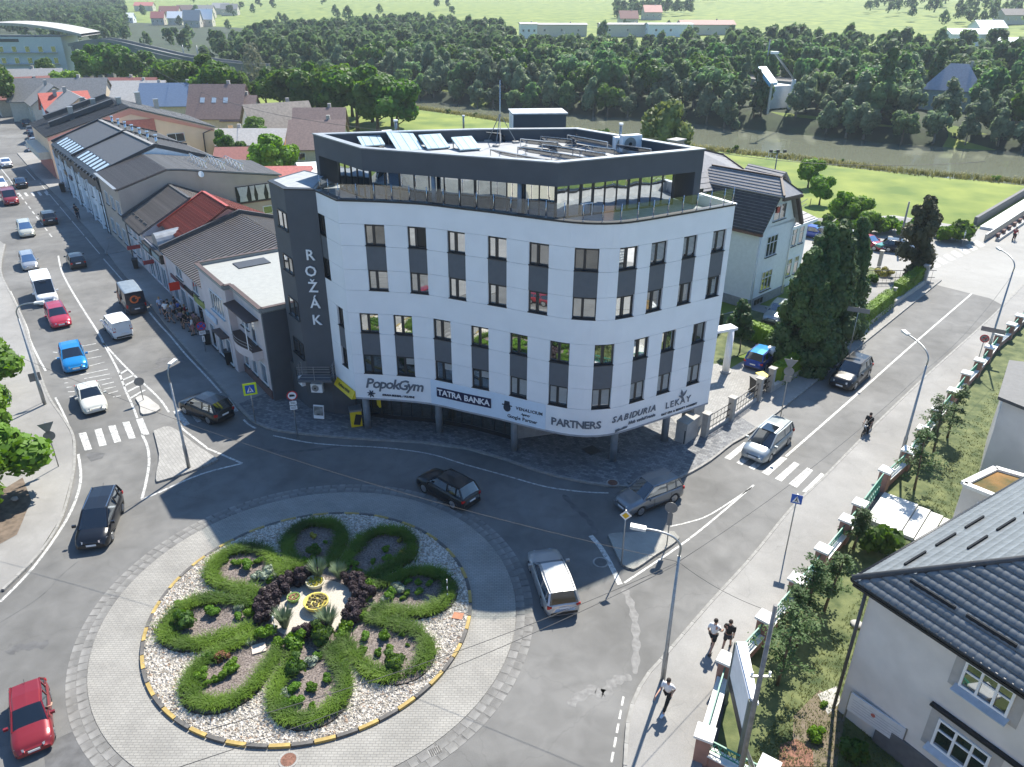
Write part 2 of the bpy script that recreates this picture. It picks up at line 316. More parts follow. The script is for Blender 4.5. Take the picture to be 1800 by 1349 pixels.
kn = PX([(1655, 494), (1367, 727), (1288, 782), (1250, 812), (1205, 838), (1160, 855), (1090, 858), (1020, 849), (950, 832), (880, 808), (820, 791), (740, 780), (650, 775), (560, 768), (480, 758), (440, 740), (415, 715), (380, 672), (350, 640), (300, 583), (250, 520), (210, 474), (160, 410), (110, 355), (60, 305), (30, 270)])
kn_back = [(-80, 150), (-60, 115), (-40, 90), (-14, 60), (-12, 56), (14, 52), (34, 72), (40, 80)]
ke = PX([(1095.6, 1349), (1101, 1268), (1115, 1225), (1134, 1190), (1163, 1158), (1244, 1064), (1321, 979), (1390, 894), (1447, 840), (1540, 745), (1640, 650), (1740, 560), (1800, 500)])
def foot(name, kerb, back, m, label, z=.12):
 o = MB(); k2 = [(p[0], p[1]) for p in kerb]; o.prism(k2 + [(p[0], p[1]) for p in back], -.02, z, 0, 1); o = o.build(name, [m, M_KERB]); return lab(o, label, kind='structure')
fw = foot('pavement', kw[:13], kw[13:], M_ASPHW, 'light asphalt footway at the left of the street')
fn = foot('pavement', kn, kn_back, M_ASPHW, 'footway along the shops and round the office corner')
fe = foot('pavement', ke, [(52, 72), (47.6, 66.4), (34.5, 52.4), (25, 41.3), (22.6, 38.9), (18.3, 33.9), (14, 29.1), (11.7, 26.5), (9.3, 24), (7.6, 20.3), (6.5, 15), (3, 14)], M_ASPHW, 'light footway beside the pink wall')
fore = PX([(1330, 752), (1292, 776), (1250, 808), (1205, 834), (1160, 851), (1090, 854), (1020, 845), (950, 828), (880, 804), (820, 787), (740, 776), (650, 771), (560, 764), (482, 754), (446, 738), (420, 710), (470, 690)], .12) + [Vector((-14, 58, 0)), Vector((12, 56, 0))]
sheet('forecourt_paving', fore, .128, M_TILES, 'grey mixed concrete pavers around the office building')
sheet('driveway', PX([(1215, 775), (1332, 695), (1300, 655), (1262, 640), (1180, 640)], .12) + [Vector((8, 60, 0))], .136, M_TILES2, 'bright light grey concrete block driveway behind the sliding gate')
def resample(pts, step):
 pts = [Vector((p[0], p[1], 0)) for p in pts]; out = [pts[0]]; acc = 0
 for a, b in zip(pts, pts[1:]):
  L = (b - a).length; d = step - acc
  while d <= L: out.append(a + (b - a) * d / L); d += step
  acc = L - (d - step)
 return out
def kerbs(parent, path, step, w=.15, h=.13, inward=1, m=M_KERB, name='kerb_stone', lim=400, z0=0.0):
 pts = resample(path, step); meshes = {}
 for i in range(min(len(pts) - 1, lim)):
  a, b = pts[i], pts[i + 1]; d = (b - a); L = d.length; d.normalize(); n = Vector((-d.y, d.x, 0)) * inward
  key = round(L, 2)
  if key not in meshes:
   k = MB(); k.box((0, 0, (h) / 2), (L - .02, w, h)); meshes[key] = k.mesh(name, [m])
  o = link(name, meshes[key], parent); o.location = (a + b) / 2 + n * (w / 2 - .01) + Vector((0, 0, z0 + random.uniform(.003, .012))); o.rotation_euler = (0, 0, atan2(d.y, d.x))
kn_s = smooth_path([Vector((p[0], p[1], 0)) for p in kn[:20]], 3); kerbs(fn, kn_s, 1.0, inward=-1, h=.135)
kerbs(fe, smooth_path([Vector((p[0], p[1], 0)) for p in ke], 3), 1.0, inward=-1, h=.135)
kerbs(fw, smooth_path([Vector((p[0], p[1], 0)) for p in kw[:13]], 3), 1.0, inward=1, h=.135)

def island(name, px, label, top):
 pl = [(p.x, p.y) for p in smooth_path(PX(px) + [PX(px)[0]], 3)][:-1]
 r = thing(name, None, None, (pl[0][0], pl[0][1], 0)); r['kind'] = 'structure'; r['label'] = label
 c = Vector((sum(p[0] for p in pl) / len(pl), sum(p[1] for p in pl) / len(pl)))
 inn = [tuple(c + (Vector(p) - c) * (1 - .16 / max(.5, (Vector(p) - c).length))) for p in pl]
 MB().prism(inn, 0, .135).build('paving', top, r)
 kerbs(r, [Vector((p[0], p[1], 0)) for p in pl + [pl[0]]], .62, w=.14, h=.15, inward=(1 if sum(pl[i][0] * pl[(i + 1) % len(pl)][1] - pl[(i + 1) % len(pl)][0] * pl[i][1] for i in range(len(pl))) > 0 else -1))
 return r
island('traffic_island', [(1066, 947), (1075, 938), (1175.6, 934.4), (1193, 942), (1195.8, 951), (1158, 980), (1120, 1004), (1107.5, 1006), (1092, 999), (1080, 981)], 'small rounded splitter island paved in light blocks', brickmat('island_blocks', (.33, .32, .29), (.27, .265, .24), (.16, .16, .15), .2, .1, .012, rot=.6))
island('traffic_island', [(269, 759), (299, 751), (340, 777), (383, 807), (384, 813), (340, 832), (285, 849.5), (272, 847), (276, 800)], 'large triangular splitter island with a lamp post', M_TILES2)
island('traffic_island', [(237, 701), (250, 696), (268, 703), (285, 722), (252, 733), (244, 720)], 'tiny splitter island with a round sign', M_CONC)

def mark(pts, z=.008, world=False):
 v = pts if world else PX(pts); n = len(v)
 if sum(v[i][0] * v[(i + 1) % n][1] - v[(i + 1) % n][0] * v[i][1] for i in range(n)) < 0: v = list(reversed(v))
 MB().poly([(p[0], p[1], z) for p in v]).build('road_marking', M_WHITE, road)
def line(px, w=.13, z=.008, sm=True):
 pts = PX(px); pts = smooth_path(pts, 4) if sm and len(pts) > 2 else pts
 v, f = ribbon(pts, w, z); MB().add(v, f).build('road_marking', M_WHITE, road)
def dashed(a, b, n, w=.12, fill=.5, z=.008):
 a, b = P(*a), P(*b)
 for i in range(n):
  p, q = a.lerp(b, i / n), a.lerp(b, (i + fill) / n); v, f = ribbon([p, q], w, z); MB().add(v, f).build('road_marking', M_WHITE, road)
c6 = lambda x, y: (x / 3.967, 600 + y / 3.967); c5 = lambda x, y: (x / 3.853, 450 + y / 3.853); c1060 = lambda x, y: (1060 + x / 4.286, 600 + y / 4.286)
for q in ([(548, 645), (600, 635), (643, 755), (592, 765)], [(658, 617), (708, 608), (745, 725), (693, 735)], [(755, 593), (805, 585), (845, 700), (797, 710)], [(853, 567), (902, 560), (947, 675), (900, 685)], [(948, 545), (995, 537), (1043, 650), (990, 655)],
   [(1205, 490), (1250, 480), (1325, 580), (1285, 592)], [(1290, 465), (1325, 455), (1407, 558), (1375, 568)], [(1385, 445), (1420, 436), (1500, 530), (1465, 540)], [(1475, 425), (1510, 415), (1585, 505), (1550, 515)], [(1560, 400), (1600, 395), (1665, 488), (1625, 495)]): mark([c6(*p) for p in q])
for q in ([(912, 880), (1062, 762), (1105, 775), (960, 895)], [(1005, 915), (1165, 795), (1205, 815), (1045, 935)], [(1095, 950), (1255, 830), (1300, 850), (1135, 972)], [(1195, 990), (1345, 870), (1387, 885), (1245, 1013)], [(1295, 1035), (1440, 910), (1482, 928), (1345, 1057)]): mark([c1060(*p) for p in q])
mark([(1386.5, 850.9), (1419, 822.4), (1429.2, 827.5), (1400.7, 857.8)]); mark([(1410, 864.3), (1443.4, 831.7), (1452.4, 836.6), (1423, 868)])
line([(1381, 803), (1500, 699), (1600, 610), (1718, 508)], .16); dashed((1722, 503), (1800, 440), 6, .14)
line([(1038, 942), (1054.6, 961), (1069.7, 986), (1079.8, 1006), (1090, 1027.7)], .28); line([(1097.5, 1025), (1193, 961), (1250, 917), (1325, 853)], .12); line([(1178, 925.6), (1208, 919), (1250, 904), (1322, 857)], .09)
line([c5(*p) for p in [(395, 0), (420, 110), (500, 260), (600, 420), (670, 530), (700, 590)]], .17)
line([c5(*p) for p in [(700, 590), (760, 700), (810, 800), (850, 910), (900, 1020), (930, 1100)]], .15); line([c5(*p) for p in [(700, 590), (800, 700), (920, 820), (1000, 890), (1090, 980), (1145, 1060)]], .15)
line([(249.6, 763.9), (259.6, 786.5), (262, 814), (257, 847), (249.6, 877)], .16); line([(312, 743), (322.7, 756), (365.5, 789), (426, 815)], .15, sm=False); line([(426, 815), (353, 834), (277, 867), (248, 879)], .15)
for a, b in (((830, 235), (885, 200)), ((845, 275), (930, 240)), ((862, 315), (945, 272)), ((885, 355), (975, 310)), ((905, 400), (1010, 340))): line([c6(*a), c6(*b)], .22, sm=False)
for a, b in (((555, 612), (650, 595)), ((585, 655), (667, 635)), ((595, 697), (688, 680)), ((600, 748), (708, 720)), ((545, 808), (730, 768)), ((570, 833), (745, 800)), ((640, 850), (757, 828)), ((690, 875), (772, 855)), ((700, 905), (785, 885)), ((730, 935), (800, 915)), ((765, 957), (818, 948)),
    ((360, 652), (387, 656)), ((375, 693), (402, 697)), ((430, 832), (455, 833)), ((437, 862), (462, 860)), ((450, 892), (485, 888)), ((460, 922), (520, 918)), ((470, 953), (530, 950))): line([c5(*a), c5(*b)], .11, sm=False)
line([c5(*p) for p in [(70, 240), (180, 480), (200, 560), (260, 690), (310, 780)]], .15); line([c5(*p) for p in [(375, 960), (440, 1090), (480, 1195)]], .14)
c7 = lambda x, y: (x / 2.251, 750 + y / 2.251)
line([c7(*p) for p in [(310, 110), (320, 200), (300, 290), (245, 400), (130, 560), (0, 695)]], .16)
line([(181.7, 455), (215, 493)], .12); line([(262, 548.6), (281.6, 572), (298.5, 590), (327, 624), (361, 660), (389, 691)], .15); line([(428, 738), (438, 747), (450, 753.7)], .15)
line([(480, 766), (540, 778), (600, 783.5), (654, 786), (708, 791), (762.5, 800), (816.7, 816.7), (889, 836.5), (961, 856.4), (1026, 865), (1069.5, 867)], .12)
dashed((1096, 1225), (1073, 1349), 5, .09, .7)
for i in range(5): x, y = 29.5 + 11.9 * i, 340 - .6 * i; mark([(x, y), (x + 4.5, y - .8), (x + 9.5, y + 5.5), (x + 5, y + 6.3)])
line([(0, 295), (15, 313), (30, 334)], .15, sm=False); dashed((38, 347), (95, 422), 8, .15, .55); line([(45, 298), (62, 317)], .12); dashed((70, 322), (178, 450), 5, .1, .9)
for i in range(7): x, y = 1632 + 13 * i, 462 - 6.0 * i; mark([(x, y), (x + 7, y - 3), (x + 22, y + 6), (x + 13, y + 9)], .014)
def patch(px, m, z=.004, name='asphalt_patch'):
 v = PX(px); n = len(v)
 if sum(v[i][0] * v[(i + 1) % n][1] - v[(i + 1) % n][0] * v[i][1] for i in range(n)) < 0: v.reverse()
 MB().poly([(p[0], p[1], z) for p in v]).build(name, m, road)
def wobble(px, w, m, z=.004):
 pts = smooth_path(PX(px), 7); v, f = ribbon(pts, [w * (1 + .3 * sin(i * 1.1) + random.uniform(-.12, .12)) * min(1, .3 + .35 * min(i, len(pts) - 1 - i)) for i in range(len(pts))], z); MB().add(v, f).build('tar_band', m, road)
wobble([(990, 870), (1010, 892), (1030, 910), (1042, 925), (1048, 942)], .32, M_PATCH); wobble([(1097, 1035), (1108, 1060), (1115, 1085), (1118, 1120), (1118, 1150), (1116, 1185)], .35, M_PATCHL)
wobble([(1000, 1240), (1020, 1225), (1045, 1212), (1062, 1222), (1072, 1205), (1085, 1196), (1110, 1190)], .45, M_PATCHL, .0045); wobble([(15, 1150), (30, 1140), (60, 1135), (85, 1133)], .5, M_PATCH)
patch([(272, 640), (280, 630), (325, 625), (322, 640), (290, 648)], M_PATCH); patch([(150, 800), (160, 795), (185, 797), (180, 806), (160, 812)], M_PATCH)
patch([(75, 1310), (130, 1285), (150, 1275), (160, 1310), (185, 1330), (170, 1349), (80, 1349)], M_PATCH); wobble([(605, 783), (560, 790), (500, 795), (470, 790)], .3, M_PATCH); wobble([(0, 1095), (70, 1050), (110, 1010), (140, 985)], .06, M_PATCH)
wobble([(250, 880), (200, 905), (130, 950)], .07, M_PATCH); wobble([(200, 640), (240, 655), (300, 640), (340, 632)], .5, mat('asphalt_mid', (.1, .1, .1), .85, var=.15), .0056)
def manhole(px, r, m, label, z=.0):
 p = P(px[0], px[1], z); t = thing('manhole_cover', label, 'manhole cover', (p.x, p.y, z)); b = MB(); b.disc((0, 0, .012), r, th=.02, n=24); b.build('lid', m, t, local=True)
 b = MB()
 for k in range(24): a = 2 * pi * k / 24; a2 = 2 * pi * (k + 1) / 24; b.bar(((r + .05) * cos(a), (r + .05) * sin(a), .008), ((r + .05) * cos(a2), (r + .05) * sin(a2), .008), .09, .02)
 b.build('rim', M_KERB, t, local=True); b = MB()
 for k in range(8): a = 2 * pi * k / 8; MB().box((r * .6 * cos(a), r * .6 * sin(a), .026), (.09, .04, .012), a).build('rib', m, t, local=True)
M_RUST = mat('rusty_iron', (.16, .075, .05), .75, metal=.2, var=.3, scale=8); M_IRON = mat('cast_iron', (.07, .068, .065), .7, metal=.3, var=.2, scale=8)
manhole((507, 1336), .3, M_RUST, 'rusty round manhole cover on the roundabout apron at the bottom', .03); manhole((1077, 849), .3, M_RUST, 'brown round manhole cover on the pavers near the kerb', .128); manhole((1056, 989), .33, mat('asphalt_lid', (.09, .09, .09), .8), 'grey manhole cover by the striped island')
def grate(px, label, z=0, rz=0.3):
 p = P(*px, z); t = thing('drain_grate', label, 'drain', (p.x, p.y, z), rz); MB().box((0, 0, .006), (.55, .4, .012)).build('frame', M_KERB, t, local=True)
 for k in range(6): MB().box((-.2 + .08 * k, 0, .018), (.035, .34, .014)).build('bar', M_IRON, t, local=True)
grate((765, 1321), 'iron drain grate in the gutter ring at the bottom of the roundabout', .0, .5); grate((402, 911), 'iron drain grate in the shaded gutter ring above the roundabout', .0, .9)
mp = P(1040, 792, .13); lab(MB().box((mp.x, mp.y, .14), (.9, .9, .02), .6).build('manhole_cover', M_IRON), 'dark square hatch in the pavers under the office', 'manhole cover')

sheet('square', [(-700, -900), (700, -900), (700, -20.05), (-700, -20.05)], -.004, M_TILES2, 'unseen pale ground sheet added behind the viewpoint for the glass to mirror')  # unseen sheet, added so the glass mirrors pale ground instead of grass

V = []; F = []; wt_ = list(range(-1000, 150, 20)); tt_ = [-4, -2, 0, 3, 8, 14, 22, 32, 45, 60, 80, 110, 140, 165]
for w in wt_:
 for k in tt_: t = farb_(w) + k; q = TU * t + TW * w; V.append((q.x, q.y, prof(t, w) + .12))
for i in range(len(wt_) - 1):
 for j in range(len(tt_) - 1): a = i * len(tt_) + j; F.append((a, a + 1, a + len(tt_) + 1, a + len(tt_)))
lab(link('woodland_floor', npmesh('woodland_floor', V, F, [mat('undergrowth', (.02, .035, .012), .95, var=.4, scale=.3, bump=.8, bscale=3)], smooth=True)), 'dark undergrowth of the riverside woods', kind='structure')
def leafmat(name, c1, c2, rnd=.18, trans=.3, rough=.6): return mat(name, tuple(x * 1.25 for x in c1), rough, var=.25, scale=.55, col2=tuple(x * 1.25 for x in c2), rnd=rnd, trans=trans, spec=.3, detail=3)
L_DARK = leafmat('leaf_dark', (.018, .042, .015), (.035, .075, .02)); L_MID = leafmat('leaf_mid', (.045, .1, .016), (.085, .16, .03), .18, .4); L_BRIGHT = leafmat('leaf_bright', (.075, .165, .012), (.13, .24, .025), .12, .35)
L_WILLOW = leafmat('leaf_willow', (.08, .125, .065), (.17, .22, .13), .3, .45); L_FOREST = leafmat('leaf_forest', (.06, .115, .04), (.11, .19, .07), .32, .45); L_FOREST2 = leafmat('leaf_forest_light', (.075, .13, .05), (.15, .22, .1), .3, .45)
L_CONIF = leafmat('leaf_conifer', (.028, .062, .02), (.07, .12, .035), .15, .15); L_THUJA = leafmat('leaf_thuja', (.07, .14, .008), (.13, .22, .012), .1, .2); L_LARCH = leafmat('leaf_larch', (.05, .095, .03), (.09, .14, .05), .15, .3)
L_OLIVE = leafmat('leaf_olive', (.045, .05, .02), (.075, .075, .035), .1, .15); L_PURPLE = leafmat('leaf_purple', (.022, .014, .02), (.06, .042, .045), .1, .15); L_SILVER = leafmat('leaf_silver', (.17, .21, .15), (.3, .34, .26), .08, .15)
L_YELLOW = leafmat('leaf_yellow', (.22, .2, .03), (.3, .26, .05), .1, .2); L_GREYGR = leafmat('leaf_greygreen', (.12, .17, .1), (.2, .26, .16), .08, .2); L_TUFT = leafmat('grass_tuft', (.035, .085, .006), (.09, .16, .012), .1, .3)
L_RED = leafmat('leaf_red', (.16, .07, .04), (.2, .12, .05), .1, .2)
M_BARK = mat('tree_bark', (.11, .085, .06), .95, var=.3, scale=6, bump=.6, bscale=18); M_BARKG = mat('grey_bark', (.18, .16, .14), .95, var=.25, scale=5, bump=.5)
def quads_at(c, nrm, size, asp=.6):
 """leaf-sized quads at points c facing roughly nrm"""
 n = len(c); a = RNG.normal(size=(n, 3)); u = np.cross(nrm, a); u /= np.linalg.norm(u, axis=1)[:, None] + 1e-9; w = np.cross(nrm, u)
 s = size * RNG.uniform(.6, 1.35, (n, 1)); u = u * s; w = w * s * asp
 V = np.stack([c - u * .5, c - w * .5, c + u * .5, c + w * .5], 1) if asp < .75 else np.stack([c - u * .5 - w * .5, c + u * .5 - w * .5, c + u * .5 + w * .5, c - u * .5 + w * .5], 1)
 return V.reshape(-1, 3)
def crown(name, seed, m, R=(3, 3, 3.2), zc=5, lobes=14, n=2600, leaf=.35, core=True, shape='round', lobe_r=.42, droop=0):
 rng = np.random.default_rng(seed); R = np.array(R, float); C = []; r = []
 for k in range(lobes * 6):
  if len(C) >= lobes: break
  d = rng.normal(size=3); d /= np.linalg.norm(d); q = rng.uniform(.35, .78) if k else 0
  if shape == 'cone':
   z = rng.uniform(-1, .85); rad = (1 - (z + 1) / 2) ** .8 * rng.uniform(.25, .8); a = rng.uniform(0, 2 * pi); p = np.array([cos(a) * rad, sin(a) * rad, z]); rr = .16 + .26 * (1 - (z + 1) / 2)
  elif shape == 'column':
   z = rng.uniform(-.9, .85); rad = rng.uniform(.1, .55) * (1 - max(0, z) ** 2 * .7); a = rng.uniform(0, 2 * pi); p = np.array([cos(a) * rad, sin(a) * rad, z]); rr = (.42 if lobes < 20 else .3) * (1 - .5 * max(0, z)) * rng.uniform(.75, 1.25); p = p * np.array([1.25, 1.25, 1.0])
  else: p = d * q; rr = lobe_r * rng.uniform(.7, 1.15) * (1 - .25 * max(0, p[2]))
  C.append(p); r.append(rr)
 C = np.array(C) * R; r = np.array(r)[:, None] * (np.array([R[0], R[1], R[2] if shape != 'cone' and shape != 'column' else R[0] * 1.2]))[None]
 idx = rng.integers(0, len(C), n); d = rng.normal(size=(n, 3)); d[:, 2] += .25; d /= np.linalg.norm(d, axis=1)[:, None]
 p = C[idx] + d * r[idx] * rng.uniform(.78, 1.08, (n, 1))
 q = (p[:, None, :] - C[None]) / r[None]; ins = (np.sqrt((q ** 2).sum(2)) < .72).any(1); p, d = p[~ins], d[~ins]
 if droop: p[:, 2] -= droop * rng.uniform(0, 1, len(p)) * (np.hypot(p[:, 0], p[:, 1]) / R[0])
 nr = d + rng.normal(size=d.shape) * .45; nr /= np.linalg.norm(nr, axis=1)[:, None]
 V = quads_at(p, nr, leaf, .8); F = np.arange(len(V)).reshape(-1, 4)
 if core:
  iv, if_ = ICO[2]; iv = np.array(iv); off = len(V); Vs = [V]; Fs = [F]
  for c, rr in zip(C, r):
   j = rng.uniform(.72, .88, (len(iv), 1)); Vs.append(c + iv * rr * j); f3 = np.array(if_) + off; Fs.append(np.c_[f3, f3[:, 2]]); off += len(iv)
  V = np.concatenate(Vs); F4 = np.concatenate(Fs)
  me = bpy.data.meshes.new(name); fl = [tuple(f) if f[2] != f[3] else tuple(f[:3]) for f in F4.tolist()]; V[:, 2] += zc
  me.from_pydata(V.tolist(), [], fl); me.materials.append(m); return me
 V[:, 2] += zc; return npmesh(name, V, F, [m])
def trunk_mesh(name, seed, h, r0, spread, m, limbs=6, start=.35, straight=.4):
 rd = random.Random(seed); b = MB(); x = y = 0; pts = [(0, 0, -.1)]; rs = [r0 * 1.25]
 for k in range(1, 6): x += rd.uniform(-.1, .1) * straight; y += rd.uniform(-.1, .1) * straight; pts.append((x, y, h * k / 5)); rs.append(r0 * (1 - .8 * k / 5))
 b.tube(pts, rs, 8)
 for k in range(limbs):
  t = start + (1 - start) * k / limbs; i = min(4, int(t * 5)); a = rd.uniform(0, 2 * pi); L = spread * rd.uniform(.6, 1) * (1.1 - .5 * t); p = Vector(pts[i]).lerp(Vector(pts[i + 1]), t * 5 - i)
  q = p + Vector((cos(a) * L * .5, sin(a) * L * .5, L * .35)); e = p + Vector((cos(a) * L, sin(a) * L, L * rd.uniform(.4, .8))); rr = r0 * (1 - .75 * t) * .5
  b.tube([p, q, e], [rr, rr * .6, rr * .2], 5)
 return b.mesh(name, [m])
TREES = {}
def proto(key, crown_me, trunk_me): TREES[key] = (crown_me, trunk_me)
for i in range(3): proto(('broad', i), crown('crown', 10 + i, L_MID, (3.4, 3.4, 3.2), 5.2, 16, 4200, .42), trunk_mesh('trunk', i, 5.2, .24, 2.6, M_BARK))
for i in range(4): proto(('forest', i), crown('crown', 30 + i, (L_FOREST, L_FOREST2, L_FOREST, L_MID)[i], (3.5 + .5 * (i % 2), 3.5, 4.7 - .7 * (i % 2)), 5.3, 16, 1700, .62, lobe_r=.34), trunk_mesh('trunk', i, 6, .22, 2, M_BARK, 3))
for i in range(3): proto(('willow', i), crown('crown', 50 + i, L_WILLOW, (3.5, 3.5, 4.2), 4.6, 16, 1900, .5, droop=1, lobe_r=.34), trunk_mesh('trunk', i, 5, .24, 2, M_BARKG, 3))
proto(('poplar', 0), crown('crown', 61, L_WILLOW, (1.7, 1.7, 5.5), 7.2, 12, 1200, .55, shape='column'), trunk_mesh('trunk', 3, 7, .2, 1, M_BARK, 3))
proto(('spruce', 0), crown('crown', 62, L_CONIF, (2.4, 2.4, 5.2), 5.8, 34, 2200, .42, shape='cone'), trunk_mesh('trunk', 3, 8, .2, 1, M_BARK, 0))
proto(('thuja', 0), crown('crown', 63, L_CONIF, (2.35, 2.35, 4.6), 4.6, 70, 13000, .2, shape='cone'), trunk_mesh('trunk', 4, 4, .22, 1, M_BARK, 3))
proto(('thuja', 1), crown('crown', 64, L_OLIVE, (1.9, 1.9, 4.0), 4.1, 40, 8500, .2, shape='column'), trunk_mesh('trunk', 4, 4, .22, 1, M_BARK, 3))
proto(('brightbroad', 0), crown('crown', 65, L_BRIGHT, (3.4, 3.4, 2.8), 4.4, 17, 4600, .4), trunk_mesh('trunk', 5, 4.4, .22, 2.4, M_BARK))
proto(('brightbroad', 1), crown('crown', 66, L_BRIGHT, (3.2, 3.0, 2.9), 4.4, 14, 4200, .4), trunk_mesh('trunk', 6, 4.4, .22, 2.4, M_BARK))
proto(('small', 0), crown('crown', 67, L_DARK, (1.3, 1.3, 1.9), 2.9, 13, 2300, .22), trunk_mesh('trunk', 7, 3, .07, .9, M_BARKG, 5))
proto(('yellowgreen', 0), crown('crown', 68, leafmat('leaf_linden', (.1, .14, .04), (.19, .22, .08), .05), (3.2, 3.2, 3.6), 5, 18, 4200, .36), trunk_mesh('trunk', 8, 5, .25, 2.4, M_BARK))
proto(('ball', 0), crown('crown', 69, L_BRIGHT, (1.9, 1.9, 1.7), 2.5, 11, 3800, .22), trunk_mesh('trunk', 9, 2.4, .12, 1, M_BARKG, 5))
proto(('ball', 1), crown('crown', 70, L_BRIGHT, (1.9, 1.9, 1.7), 2.5, 11, 3800, .22), trunk_mesh('trunk', 9, 2.4, .12, 1, M_BARKG, 5))
proto(('dry', 0), crown('crown', 71, leafmat('leaf_dry', (.11, .12, .08), (.17, .18, .12), .05), (3, 3, 4), 6.2, 15, 1500, .35, core=False), trunk_mesh('trunk', 10, 9, .2, 2.6, M_BARKG, 14, .25))
def tree(kind, i, loc, sc, label, group=None, rz=None, name=None, cat='tree', trunk=True, zs=1.0):
 cm, tm = TREES[(kind, i)]; t = thing(name or {'forest': 'woodland_tree', 'spruce': 'spruce_tree', 'thuja': 'cypress_tree', 'willow': 'willow_tree', 'poplar': 'poplar_tree'}.get(kind, 'broadleaf_tree'), label, cat, loc, rz if rz is not None else random.uniform(0, 6.28), group)
 t.scale = (sc, sc, sc * zs); link('crown', cm, t)
 if trunk: link('trunk', tm, t)
 return t

def larch(loc, h, label, seed, group='young feathery trees in the school garden', dens=.8, spread=.38):
 rd = random.Random(seed); t = thing('young_tree', label, 'tree', loc, 0, group); b = MB(); lean = Vector((rd.uniform(-.12, .12), rd.uniform(-.12, .12), 0)) * h
 b.tube([(0, 0, -.1), tuple(lean * .3 + Vector((0, 0, h * .35))), tuple(lean * .7 + Vector((0, 0, h * .7))), tuple(lean + Vector((0, 0, h)))], [.085, .06, .04, .012], 7); pts = []; nr = []
 for k in range(int(30 * dens)):
  f = rd.uniform(.28, .98); a = rd.uniform(0, 2 * pi); L = h * spread * (1.05 - f) ** .6 * rd.uniform(.55, 1.15); o = lean * f + Vector((0, 0, h * f)); P0 = o
  for j in range(1, 7):
   s = j / 6; q = o + Vector((cos(a) * L * s, sin(a) * L * s, L * (.55 * s - .38 * s * s)))
   b.tube([P0, q], [.016 * (1.1 - s) + .004, .014 * (1 - s) + .004], 4, caps=False); P0 = q
   for m in range(11): pts.append(tuple(q + Vector((rd.gauss(0, .12), rd.gauss(0, .12), rd.gauss(-.03, .07))))); nr.append((rd.gauss(0, .5), rd.gauss(0, .5), 1))
 b.build('trunk', M_BARK, t, local=True); p = np.array(pts); n = np.array(nr); n /= np.linalg.norm(n, axis=1)[:, None]
 V = quads_at(p, n, .17, .5); link('foliage', npmesh('foliage', V, np.arange(len(V)).reshape(-1, 4), [L_LARCH]), t); return t

def shrub_mesh(seed, m, r=.3, h=.4, n=420, leaf=.07, spiky=0, core=True):
 rng = np.random.default_rng(seed)
 if spiky:
  k = int(n); a = rng.uniform(0, 2 * pi, k); q = rng.uniform(0, .55, k) * r; base = np.c_[np.cos(a) * q * .4, np.sin(a) * q * .4, np.zeros(k)]; tip = np.c_[np.cos(a) * (q + r * .7), np.sin(a) * (q + r * .7), h * rng.uniform(.7, 1.1, k)]
  s = np.c_[-np.sin(a), np.cos(a), np.zeros(k)] * leaf * .5; mid = (base + tip) / 2 + np.c_[np.zeros(k), np.zeros(k), np.full(k, h * .16)]
  V = np.stack([base - s, base + s, mid + s, mid - s, tip, tip], 1).reshape(-1, 3); i = np.arange(k)[:, None] * 6; F = np.concatenate([i + np.array([[0, 1, 2, 3]]), i + np.array([[3, 2, 4, 5]])]); me = bpy.data.meshes.new('foliage')
  fl = [tuple(f) for f in (i + np.array([[0, 1, 2, 3]])).tolist()] + [tuple(f) for f in (i + np.array([[3, 2, 4]])).tolist()]; me.from_pydata(V.tolist(), [], fl); me.materials.append(m); return me
 return crown('foliage', seed, m, (r, r, h * .55), h * .55, 9, n, leaf, lobe_r=.5, core=core)
SHR = {}
def shrub(kind, loc, sc, label, group, name='shrub', cat='shrub'):
 t = thing(name, label, cat, loc, random.uniform(0, 6.28), group); t.scale = (sc, sc, sc * random.uniform(.85, 1.15)); link('foliage', SHR[kind][random.randrange(len(SHR[kind]))], t)
 return t
SHR['green'] = [shrub_mesh(100 + i, L_BRIGHT, .32, .4, 800, .055) for i in range(3)]; SHR['dark'] = [shrub_mesh(105 + i, L_MID) for i in range(2)]; SHR['silver'] = [shrub_mesh(110, L_SILVER, .34, .28)]; SHR['yellow'] = [shrub_mesh(111, L_YELLOW)]
SHR['red'] = [shrub_mesh(112, L_RED)]; SHR['purple'] = [shrub_mesh(113 + i, L_PURPLE, .42, .8, 2200, .07, core=False) for i in range(2)]; SHR['feather'] = [shrub_mesh(116, L_GREYGR, .5, .95, 260, .035, 1)]; SHR['bank'] = [shrub_mesh(120 + i, L_MID, 1.6, 2.2, 700, .35) for i in range(2)] + [shrub_mesh(122, L_BRIGHT, 1.6, 2, 700, .3)]
SHR['low'] = [shrub_mesh(124, L_BRIGHT, .3, .22, 260, .07)]
